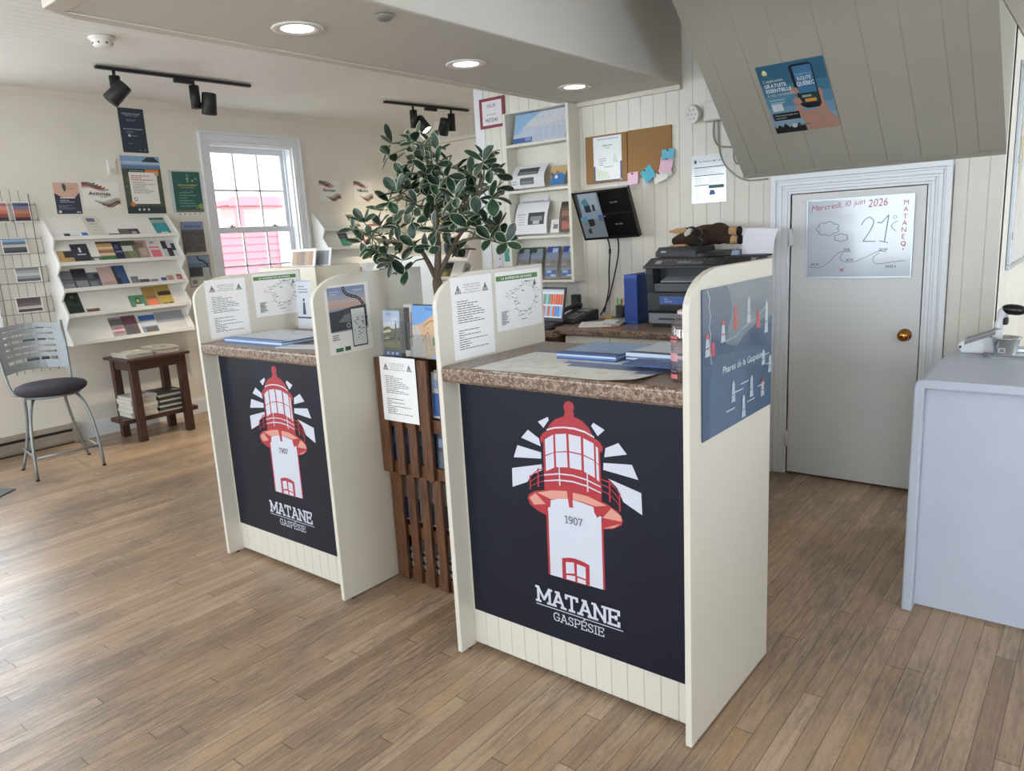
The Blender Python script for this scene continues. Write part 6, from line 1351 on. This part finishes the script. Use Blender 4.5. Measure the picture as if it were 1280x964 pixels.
q = MB(); q.cyl((wx0 - .006, 1.30, .30), (wx0 + .001, 1.30, .30), .008, BLACKM, 10); q.build('cap', r)
# scanner cradle
r = thing('payment_terminal', (.42, 1.84, wz), 'white slanted terminal with grey screen on the white counter', 'terminal')
WP = C('#d9dbde', .35, name='white_plastic')
X = Matrix.Translation((.352, 1.84, wz)) @ Matrix.Rotation(math.radians(4), 4, 'Z')
q = MB(); q.prism([(.012, .001), (.15, .001), (.155, .05), (.152, .098), (.14, .104), (.0, .045), (-.002, .03)], 'y', -.05, .05, WP, X); q.build('terminal_body', r, .005, clean=True)
sl = Vector((.14, 0, .059)).normalized(); s = Sheet(.105, .078, C('#6f7472', .25, name='screen'), .001); s.place('screen', X @ (Vector((.022, 0, .0555)) + Vector((0, -.039, 0)) + Vector((-sl.z, 0, sl.x)) * .0025), sl, (0, 1, 0), r)
q = MB(); q.prism([(.022, .052), (.128, .096), (.128, .082), (.022, .036)], 'y', -.0515, -.0502, C('#77797a', .3), X); q.build('side_strip', r, clean=True)
q = MB(); q.box((.004, -.0515, .022), (.012, -.0502, .032), BLACKM, X); q.build('port', r)
r = thing('barcode_scanner', (.512, 1.86, wz + .1), 'black and white handheld scanner perched on the terminal', 'scanner')
q = MB(); q.tube(sm([(.487, 1.845, 1.0045), (.492, 1.845, 1.03), (.498, 1.845, 1.06), (.512, 1.84, 1.082)]), [.018] * 6 + [.017] * 6 + [.02] * 7, WP, 14); q.build('handle', r)
q = MB(); q.box((.502, 1.825, 1.018), (.520, 1.865, 1.048), BLACKM); q.build('trigger', r, .006)
X = Matrix.Translation((.535, 1.84, 1.080)) @ Matrix.Rotation(math.radians(6), 4, 'Y') @ Matrix.Diagonal((.043, .03, .0215, 1))
q = MB(); n = 12; q.lathe([(max(1e-6, math.sin(math.pi * k / n) ** .7), -math.cos(math.pi * k / n)) for k in range(n + 1)], C('#121314', .25, name='black_gloss'), 22, X=X); q.build('scanner_head', r)
# metal tray and bowl
TIN = C('#d9dee3', .24, 1, name='galvanised')
r = thing('metal_tray', (.66, 1.78, wz), 'flat shiny metal tray on the white counter', 'tray')
q = MB(); rt_ = [(.46 + .02, 1.70), (.455, 1.73), (.455, 1.84), (.48, 1.86), (.86, 1.86), (.88, 1.84), (.88, 1.72), (.86, 1.70)]
q.prism(rt_, 'z', wz + .0008, wz + .003, TIN)
for a, b in zip(rt_, rt_[1:] + rt_[:1]): q.tube([(*a, wz + .004), (*b, wz + .004)], .0025, TIN, 6); q.face([(*a, wz + .002), (*b, wz + .002), (b[0] + (b[0] - .665) * .02, b[1] + (b[1] - 1.78) * .04, wz + .016), (a[0] + (a[0] - .665) * .02, a[1] + (a[1] - 1.78) * .04, wz + .016)], TIN)
q.build('tray_body', r)
r = thing('metal_bowl', (.522, 1.78, wz + .003), 'small fluted silver bowl standing on the metal tray', 'bowl')
q = MB(); prf = [(.0, .001), (.034, .001), (.036, .004), (.048, .066), (.054, .07), (.054, .073), (.047, .069), (.034, .008), (0, .006)]
vs = []; n = 40
for rad, z in prf:
    for k in range(n): a = 2 * math.pi * k / n; f = 1 + (.03 * math.cos(a * 10) if z > .01 else 0); vs.append((.522 + rad * f * math.cos(a), 1.78 + rad * f * math.sin(a), wz + .0038 + z))
q.mesh(vs, [(i * n + k, i * n + (k + 1) % n, (i + 1) * n + (k + 1) % n, (i + 1) * n + k) for i in range(len(prf) - 1) for k in range(n)], TIN, True); q.build('bowl', r)
s = Sheet(.024, .02, C('#c9cdd0', .5, name='sticker'), .0004); s.rf(.2, .2, .6, .25, P_('#4a4d50')); s.rf(.2, .55, .6, .2, P_('#5a5d60')); s.place('price_sticker', (.502, 1.7415, wz + .018), (1, 0, 0), (0, -.18, 1), r)
# whiteboard on the side wall past the corner
r = thing('wall_whiteboard', (.40, 3.45, 1.16), 'large framed whiteboard on the side wall at the right edge', 'whiteboard')
s = Sheet(1.05, .98, C('#dfe3e8', .18, name='whiteboard', coat=.5), .006)
for k in range(26):
    rr = random.Random(k); a, b = rr.uniform(.06, .35), rr.uniform(.18, .72); s.stroke(sm([(a, b), (a + rr.uniform(.02, .08), b + rr.uniform(.03, .1)), (a + rr.uniform(0, .12), b + rr.uniform(.08, .16))], 3), .008, P_(rr.choice(('#d0862f', '#5f9a3c', '#d8b23c', '#4f8a5a'))))
s.place('board', (.4035, 2.94, 1.19), YR, ZU, r)
q = MB()
for a, b in (((.396, 2.90, 1.165), (.414, 4.03, 1.19)), ((.396, 2.90, 2.17), (.414, 4.03, 2.195)), ((.396, 2.90, 1.19), (.414, 2.94, 2.17)), ((.396, 3.99, 1.19), (.414, 4.03, 2.17))): q.box(a, b, AL)
q.build('frame', r, .003)
for z in (1.32, 1.70): bx('clip', (.414, 2.905, z), (.418, 2.935, z + .04), STEEL, r, .002)

# ================================================================== WOODEN CRATE RACK BETWEEN THE COUNTERS
r = thing('crate_rack', (-1.25, .38, 0), 'dark wooden slatted crate rack of leaflets between the two counters', 'rack')
RX0, RX1 = -1.572, -.925
def crate(z0, z1, y, slats, nm):
    c = thing(nm, (-1.25, y + .07, z0), None, None); c.parent = r; c.location = WL[c] - WL[r]
    for x0, x1 in slats:
        bx('slat', (x0, y, z0 + .004), (x1, y + .017, z1), DWOOD, c, .002)
    for xx in (RX0, RX1 - .02): bx('side_board', (xx, y + .018, z0 + .004), (xx + .018, y + .125, z1 - .001), DWOOD, c, .002)
    for zz_ in ((z0 + .006, z0 + .022), ((z0 + z1) / 2 - .008, (z0 + z1) / 2 + .008)): bx('pocket_floor', (RX0 + .0185, y + .018, zz_[0]), (RX1 - .0205, y + .124, zz_[1]), DWOOD, c)
    for zz_ in (z0 + .005, (z0 + z1) / 2 - .045): bx('cross_rail', (RX0 + .0185, y + .0185, zz_), (RX1 - .0205, y + .031, zz_ + .05), DWOOD, c)
    bx('back_board', (RX0 + .0185, y + .1245, z0 + .004), (RX1 - .0205, y + .134, z1 - .002), DWOOD, c)
    return c
crate(0.0, .505, .315, [(-1.570, -1.502), (-1.468, -1.422), (-1.388, -1.342), (-1.308, -1.262), (-1.222, -1.155), (-1.115, -1.055), (-1.015, -.93)], 'lower_crate')
crate(.506, 1.012, .285, [(-1.572, -1.515), (-1.478, -1.432), (-1.398, -1.352), (-1.318, -1.265), (-1.205, -1.09), (-1.085, -.925)], 'upper_crate')
warning('safety_notice', (-1.535, .2835, .745), XR, 'white safety notice with warning triangles hung on the wooden crate rack', .212, .273)
def leaflet_bundle(x, z, w, h, n, c, label, y0, seed, grp):
    for k in range(n):
        rr = random.Random(seed + k); s = Sheet(w, h * rr.uniform(.94, 1.0), C(c[k % len(c)], .45, name='print'), .0025)
        s.rf(.05, .05, .9, .5, P_(rr.choice(('#4a6fae', '#b9bcc0', '#6f7a8a')))); s.rf(.1, .65, .8, .2, P_(rr.choice(('#c9ced6', '#8fa8cc'))))
        tag(s.place('leaflet', (x + rr.uniform(-.004, .004), y0 + .0055 * k, z), XR, (0, .04, 1)), label, 'leaflet', grp)
leaflet_bundle(-1.545, .531, .11, .17, 5, ['#5f83c0', '#88a2cc'], 'blue leaflet behind the left slats of the upper crate', .322, 1, 'blue leaflets in the upper crate')
leaflet_bundle(-1.415, .531, .12, .17, 5, ['#4f6f9c', '#8a929c'], 'blue grey leaflet behind the middle slats of the upper crate', .322, 11, 'blue grey leaflets in the upper crate')
leaflet_bundle(-1.28, .531, .12, .19, 4, ['#5a5f66', '#8a8c90'], 'grey leaflet in the right pocket of the upper crate', .322, 21, 'grey leaflets in the upper crate')
leaflet_bundle(-1.28, .772, .11, .2, 4, ['#c9cacc', '#7a7c80', '#d8d6d0'], 'whitish leaflet behind the upper right slats of the upper crate', .322, 31, 'whitish leaflets in the upper crate')
for x, sd_ in ((-1.54, 41), (-1.425, 51), (-1.315, 61)):
    pos = {41: 'left', 51: 'middle', 61: 'right'}[sd_]
    leaflet_bundle(x, .272, .105, .2, 5, ['#dcdad4', '#cfcdc6'], 'white leaflet in the %s pocket of the lower crate' % pos, .352, sd_, 'white leaflets in the %s lower pocket' % pos)
for k in range(9):
    q = MB(); z = .0225 + .0135 * k; rr = random.Random(k); q.box((-1.52 + rr.uniform(-.01, .01), .348, z), (-1.25 + rr.uniform(-.01, .01), .435, z + .0125), C(('#d3d2ce', '#4a4a4c', '#b9b8b4')[k % 3], .6, name='paper_edge')); tag(q.build('booklet'), 'white edged booklet piled at the foot of the lower crate', 'booklet', 'booklets at the foot of the lower crate')
# leaflet holders standing on the rack
r2 = thing('leaflet_holder', (-1.48, .33, 1.0125), 'clear holder with a dune photo leaflet on the crate rack', 'leaflet holder')
def holder(r, x0, x1, y):
    z = 1.0125
    q = MB(); q.box((x0, y, z), (x1, y + .002, z + .10), CLEAR); q.box((x0, y + .05, z), (x1, y + .052, z + .2), CLEAR); q.box((x0, y + .002, z), (x1, y + .05, z + .002), CLEAR); q.box((x0 - .002, y, z), (x0, y + .052, z + .15), CLEAR); q.box((x1, y, z), (x1 + .002, y + .052, z + .15), CLEAR); q.build('clear_shell', r)
holder(r2, -1.534, -1.424, .305); 
s = Sheet(.10, .19, C('#b9c3d0', .4, name='print'), .003)
s.rf(0, .72, 1, .28, P_('#b5c3d8')); s.rf(0, .62, 1, .12, P_('#c9cfd4')); s.pf([(0, .62), (.3, .66), (.6, .6), (1, .64), (1, .14), (0, .14)], P_('#6f7058')); s.pf([(0, .55), (.4, .6), (.5, .54), (0, .5)], P_('#c3bfa8')); s.pf([(.05, .4), (.3, .44), (.35, .38), (.05, .36)], P_('#bdb99f')); s.pf([(.0, .3), (1, .34), (1, .2), (0, .2)], P_('#8a8a5c')); s.pf([(.68, .3), (.84, .3), (.8, .72), (.76, .8), (.72, .7)], P_('#5f646a')); s.rf(0, 0, 1, .14, P_('#3f5a8c'))
s.text('MER', .018, .168, .014, P_('#6f8fc4'), 'l'); s.text('Saint', .05, .152, .014, P_('#e4e8ee'), 'l'); s.text('Le Bic', .03, .136, .014, P_('#e4e8ee'), 'l')
for k in range(3): s.rf(.15 + .28 * k, .04, .16, .06, P_('#c3cfe0'))
tag(s.place('leaflet', (-1.529, .3105, 1.0160), XR, (0, .05, 1)), 'dune photo leaflet with blue foot standing on the crate rack', 'leaflet')
r3 = thing('leaflet_holder', (-1.25, .34, 1.0125), 'clear holder with a blue map brochure on the crate rack', 'leaflet holder')
holder(r3, -1.378, -1.125, .315)
s = Sheet(.045, .215, C('#b9b4ac', .5, name='print'), .003); s.rf(.0, .12, .55, .82, P_('#14110f')); s.rf(.62, .2, .3, .65, P_('#9a7a70'))
tag(s.place('leaflet', (-1.42, .33, 1.016), (1, .4, 0), (0, .05, 1)), 'narrow black edged leaflet between the two holders', 'leaflet')
s = Sheet(.225, .212, C('#c9ab88', .4, name='print'), .003); w, h = s.w, s.h
s.pf([(0, .62), (.25, .66), (.5, .82), (.8, .9), (1, .92), (1, 1), (0, 1)], P_('#6fa0d8')); s.pf([(0, .0), (.35, .05), (.3, .35), (.15, .6), (0, .62)], P_('#c3bcb4')); s.pf([(.4, 0), (1, 0), (1, .2), (.7, .14), (.55, .08)], P_('#9ab4dc')); s.pf([(.6, .1), (.8, .16), (1, .1), (1, 0), (.7, 0)], P_('#dfe4ec'))
s.stroke(sm([(w * .3, h * .62), (w * .5, h * .72), (w * .7, h * .66), (w * .85, h * .74)], 5), .006, P_('#b87a4a')); s.stroke(sm([(w * .25, h * .3), (w * .4, h * .5), (w * .45, h * .25)], 5), .004, P_('#a8744c')); s.rf(.62, .46, .18, .16, P_('#5f6a74')); s.rf(.5, .26, .3, .15, P_('#3f8a3c')); s.rf(.8, .22, .15, .2, P_('#4a5a4c')); rr = random.Random(6)
for k in range(30): s.rf(rr.uniform(.05, .95), rr.uniform(.1, .7), .03, .014, P_(rr.choice(('#8a6a50', '#6f6a60', '#a5563c'))))
s.text('Matane', w * .5, h * .91, h * .06, P_('#3f74b8'), fit=w * .3)
tag(s.place('leaflet', (-1.368, .322, 1.016), XR, (0, .06, 1)), 'large blue and tan regional map brochure on the crate rack', 'brochure')
s = Sheet(.24, .215, C('#3a3c42', .5, name='print'), .003); tag(s.place('leaflet', (-1.375, .334, 1.0165), XR, (0, .06, 1)), 'dark brochure peeking out behind the blue map brochure', 'brochure')

# ================================================================== THE TREE
r = thing('potted_tree', (-1.37, .56, 0), 'artificial tree with white edged green leaves behind the crate rack', 'tree')
BARK = noisy('grey_brown_bark', ['#4a4038', '#66594c', '#57493e'], 30, .85, 6, (1, 1, .3), bump=.5)
q = MB(); q.lathe([(0, .0), (.075, .0), (.08, .01), (.10, .2), (.106, .2), (.106, .225), (.094, .225), (.09, .2), (0, .198)], C('#3c3632', .6, name='pot'), 28, (-1.37, .575, .001)); q.build('pot', r)
q = MB(); q.lathe([(0, .200), (.0895, .2001)], C('#2f251c', .95, name='soil'), 20, (-1.37, .575, .002)); q.build('soil', r)
q = MB()
q.tube(sm([(-1.37, .575, .2), (-1.365, .565, .7), (-1.38, .53, 1.1), (-1.377, .50, 1.32)]), [.022] * 18 + [.018], BARK, 10)
BR = [[(-1.377, .50, 1.31), (-1.36, .5, 1.42), (-1.352, .5, 1.53), (-1.346, .49, 1.657), (-1.379, .5, 1.786), (-1.40, .5, 1.87)],
      [(-1.377, .50, 1.315), (-1.408, .485, 1.395), (-1.434, .46, 1.455), (-1.496, .42, 1.483), (-1.60, .40, 1.495), (-1.70, .40, 1.52)],
      [(-1.377, .50, 1.315), (-1.325, .52, 1.41), (-1.271, .53, 1.483), (-1.17, .5, 1.551), (-1.10, .5, 1.667), (-1.08, .5, 1.74)],
      [(-1.352, .50, 1.50), (-1.30, .52, 1.58), (-1.20, .56, 1.63), (-1.15, .55, 1.70)], [(-1.352, .5, 1.50), (-1.42, .53, 1.58), (-1.50, .52, 1.64), (-1.58, .52, 1.68)], [(-1.29, .53, 1.46), (-1.18, .52, 1.48), (-1.08, .5, 1.47), (-1.0, .5, 1.45)], [(-1.346, .49, 1.657), (-1.32, .46, 1.72), (-1.26, .45, 1.78), (-1.21, .46, 1.80)]]
bpts = []
for i, b in enumerate(BR):
    P = sm(b, 5); n = len(P); r0 = (.016, .012, .011, .008, .008, .007, .007)[i]
    q.tube(P, [r0 * (1 - .7 * k / (n - 1)) for k in range(n)], BARK, 8); bpts += P
q.build('trunk', r)
CL = [(-1.493, 0.417, 1.872), (-1.459, 0.368, 1.823), (-1.546, 0.477, 1.811), (-1.361, 0.387, 1.849), (-1.291, 0.355, 1.854), (-1.384, 0.479, 1.832), (-1.522, 0.67, 1.89), (-1.436, 0.626, 1.852), (-1.464, 0.613, 1.821), (-1.322, 0.412, 1.786), (-1.486, 0.529, 1.798), (-1.264, 0.432, 1.769), (-1.283, 0.394, 1.733), (-1.15, 0.369, 1.715), (-1.2, 0.409, 1.673), (-1.496, 0.673, 1.706), (-1.311, 0.637, 1.717), (-1.258, 0.628, 1.731), (-1.329, 0.626, 1.763), (-0.999, 0.402, 1.753), (-1.007, 0.445, 1.727), (-1.13, 0.562, 1.788), (-1.106, 0.601, 1.723), (-1.214, 0.646, 1.712), (-1.147, 0.656, 1.675), (-0.934, 0.362, 1.617), (-1.576, 0.554, 1.758), (-1.575, 0.579, 1.738), (-1.572, 0.517, 1.717), (-1.465, 0.396, 1.681), (-1.503, 0.505, 1.691), (-1.477, 0.363, 1.641), (-1.788, 0.676, 1.611), (-1.857, 0.65, 1.627), (-1.561, 0.533, 1.616), (-1.4, 0.441, 1.635), (-1.611, 0.666, 1.594), (-1.542, 0.542, 1.561), (-1.775, 0.656, 1.546), (-1.853, 0.644, 1.517), (-1.668, 0.518, 1.489), (-1.591, 0.372, 1.445), (-1.84, 0.489, 1.521), (-1.709, 0.39, 1.489), (-1.813, 0.443, 1.546), (-1.929, 0.631, 1.513), (-1.625, 0.346, 1.569), (-1.536, 0.375, 1.437), (-1.431, 0.364, 1.406), (-1.388, 0.341, 1.368), (-1.449, 0.323, 1.408), (-1.569, 0.483, 1.48), (-1.402, 0.405, 1.461), (-1.491, 0.564, 1.517), (-1.299, 0.432, 1.522), (-1.365, 0.462, 1.56), (-1.415, 0.606, 1.636), (-1.225, 0.449, 1.58), (-1.372, 0.537, 1.581), (-1.354, 0.665, 1.572), (-1.012, 0.367, 1.563), (-1.051, 0.353, 1.519), (-1.171, 0.415, 1.544), (-1.408, 0.613, 1.529), (-1.174, 0.558, 1.519), (-1.015, 0.418, 1.536), (-0.99, 0.452, 1.519), (-0.981, 0.396, 1.473), (-1.013, 0.5, 1.48), (-0.865, 0.346, 1.459), (-1.133, 0.588, 1.623), (-1.263, 0.661, 1.642), (-1.311, 0.683, 1.675), (-1.289, 0.602, 1.663), (-1.339, 0.685, 1.638), (-1.09, 0.337, 1.628), (-1.328, 0.437, 1.457), (-1.461, 0.687, 1.467), (-1.346, 0.617, 1.436), (-1.346, 0.482, 1.71), (-1.616, 0.679, 1.713), (-1.447, 0.56, 1.661), (-1.442, 0.633, 1.479), (-1.627, 0.439, 1.551), (-1.646, 0.401, 1.476), (-1.347, 0.494, 1.603), (-1.134, 0.38, 1.507)]
LEAFG = noisy('variegated_leaf_green', ['#16281d', '#213b2a', '#294833'], 25, .42); LEAFD = noisy('variegated_leaf_dark', ['#101b15', '#18291f', '#1f3328'], 25, .42); RIM = C('#aab79c', .5, name='leaf_rim'); TW = C('#4a5a3c', .7, name='twig')
fo = MB(); tw = MB(); rr = random.Random(21)
def leaf(base, d, nrm, L, wd, gm):
    d = d.normalized(); sd = d.cross(nrm)
    if sd.length < 1e-4: sd = d.orthogonal()
    sd.normalize(); nn = sd.cross(d); prof_ = [(0, .0), (.12, .34), (.32, .78), (.55, 1), (.78, .86), (.92, .5), (1, .0)]
    curl = rr.uniform(-.25, .35); fold = rr.uniform(.1, .35)
    def pt(t, s_): return base + d * (L * t) + sd * (wd * s_) + nn * (fold * abs(s_) * wd - curl * L * t * t)
    rows = []
    for t, w_ in prof_:
        e = .86 if 0 < t < 1 else 0
        rows.append([pt(t, -w_), pt(t * .97 + .015, -w_ * e), pt(t, 0), pt(t * .97 + .015, w_ * e), pt(t, w_)])
    for a, b in zip(rows, rows[1:]):
        for k in range(4):
            fo.face([a[k], a[k + 1], b[k + 1], b[k]], RIM if k in (0, 3) else gm, True)
for (x, y, z) in CL:
    c = Vector((x, y, z)); near = min(bpts, key=lambda p: (Vector(p) - c).length); near = Vector(near); out = c - near
    if out.length > .02:
        mid_ = (near + c) / 2 + Vector((0, 0, .015)); tw.tube([near, mid_, c], [.0035, .0028, .002], TW, 5)
    od = (out.normalized() if out.length > .01 else Vector((0, 0, 1))) + Vector((0, 0, .25))
    n = rr.choice((3, 4, 4, 5)); ph = rr.random() * 6
    for k in range(n):
        a = ph + k * 2 * math.pi / n; u = od.orthogonal().normalized(); v = od.normalized().cross(u)
        d = od.normalized() * rr.uniform(.2, .8) + (u * math.cos(a) + v * math.sin(a)) * rr.uniform(.6, 1)
        leaf(c, d, Vector((rr.uniform(-.3, .3), rr.uniform(-.6, -.1), rr.uniform(.3, 1))), rr.uniform(.058, .086), rr.uniform(.018, .026), rr.choice((LEAFG, LEAFG, LEAFD)))
f_ = fo.build('foliage', r); tw.build('twigs', r)

# ================================================================== BEHIND THE FURTHER COUNTER
r = thing('display_cabinet', (-2.85, .98, 0), 'beige cabinet showing behind the further counter, below the window', 'cabinet')
BG = C('#d5cfbd', .5, name='beige_board')
bx('front_panel', (-3.15, .80, .0), (-2.605, .82, 1.372), BG, r, .002); bx('side_panel', (-2.627, .8205, .0), (-2.605, 1.12, 1.372), BG, r, .002); bx('side_panel', (-3.15, .8205, .0), (-3.128, 1.12, 1.372), BG, r, .002); bx('top_panel', (-3.127, .8205, 1.352), (-2.628, 1.12, 1.372), BG, r)
def frame(x0, y, w, h, cols, label, yaw=0):
    R_ = Matrix.Translation((x0, y, 1.3735)) @ Matrix.Rotation(yaw, 4, 'Z'); rg = R_.to_3x3() @ Vector((1, 0, 0)); up_ = (R_.to_3x3() @ Vector((0, .22, 1))).normalized()
    f = thing('picture_frame', (x0, y, 1.3725), label, 'picture frame'); s = Sheet(w, h, C('#e6e8ec', .4, name='frame'), .006); nn_ = len(cols)
    for i, c_ in enumerate(cols): s.rf(.06 + .86 * i / nn_, .05, .86 / nn_ + .003, .80, P_(c_))
    s.place('picture', R_ @ Vector((0, 0, 0)), rg, up_, f)
    q = MB(); q.box((w * .4, .012, 0), (w * .6, .05, .004), C('#cfcfcf', .4), R_); q.build('stand', f)
frame(-2.885, .84, .225, .10, ('#b09a84', '#9c8468', '#8a7a78', '#b0967c', '#a88c70'), 'white framed brownish photo on the beige cabinet under the window', .0)
frame(-2.80, .90, .20, .10, ('#8f9298', '#9a9ca2'), 'second white frame peeking out behind the brownish photo')
r = thing('rounded_partition', (-2.02, .98, 0), 'white rounded partition panel showing behind the further counter', 'partition')
pts = [(-2.33, .012), (-1.83, .012), (-1.83, 1.405)] + [(-2.33 + .17 - .17 * math.sin(HALF * k / 8), 1.405 - .10 + .10 * math.cos(HALF * k / 8)) for k in range(9)]
q = MB(); q.prism(pts, 'y', .965, .985, C('#dcdcd8', .45, name='white_board')); q.build('panel', r, .002, clean=True)
for x in (-2.28, -1.9): bx('foot', (x, .88, .0005), (x + .04, 1.07, .0115), STEEL, r, .003)
s = Sheet(.12, .05, C('#3f4044', .5, name='print'), .0008); s.rf(.1, .2, .3, .6, P_('#8a8b8e')); s.rf(.5, .3, .35, .5, P_('#6a6b6e')); s.place('picture_sticker', (-2.265, .9635, 1.335), XR, ZU, r)
q = MB(); q.box((-2.6, 1.13, 1.31), (-2.56, 1.2, 1.372), C('#e8e9ea', .5)); q.box((-2.6, 1.13, .0005), (-2.56, 1.2, 1.3095), C('#8f9294', .5)); tag(q.build('white_post'), 'slim grey post with white top behind the beige cabinet', 'post')
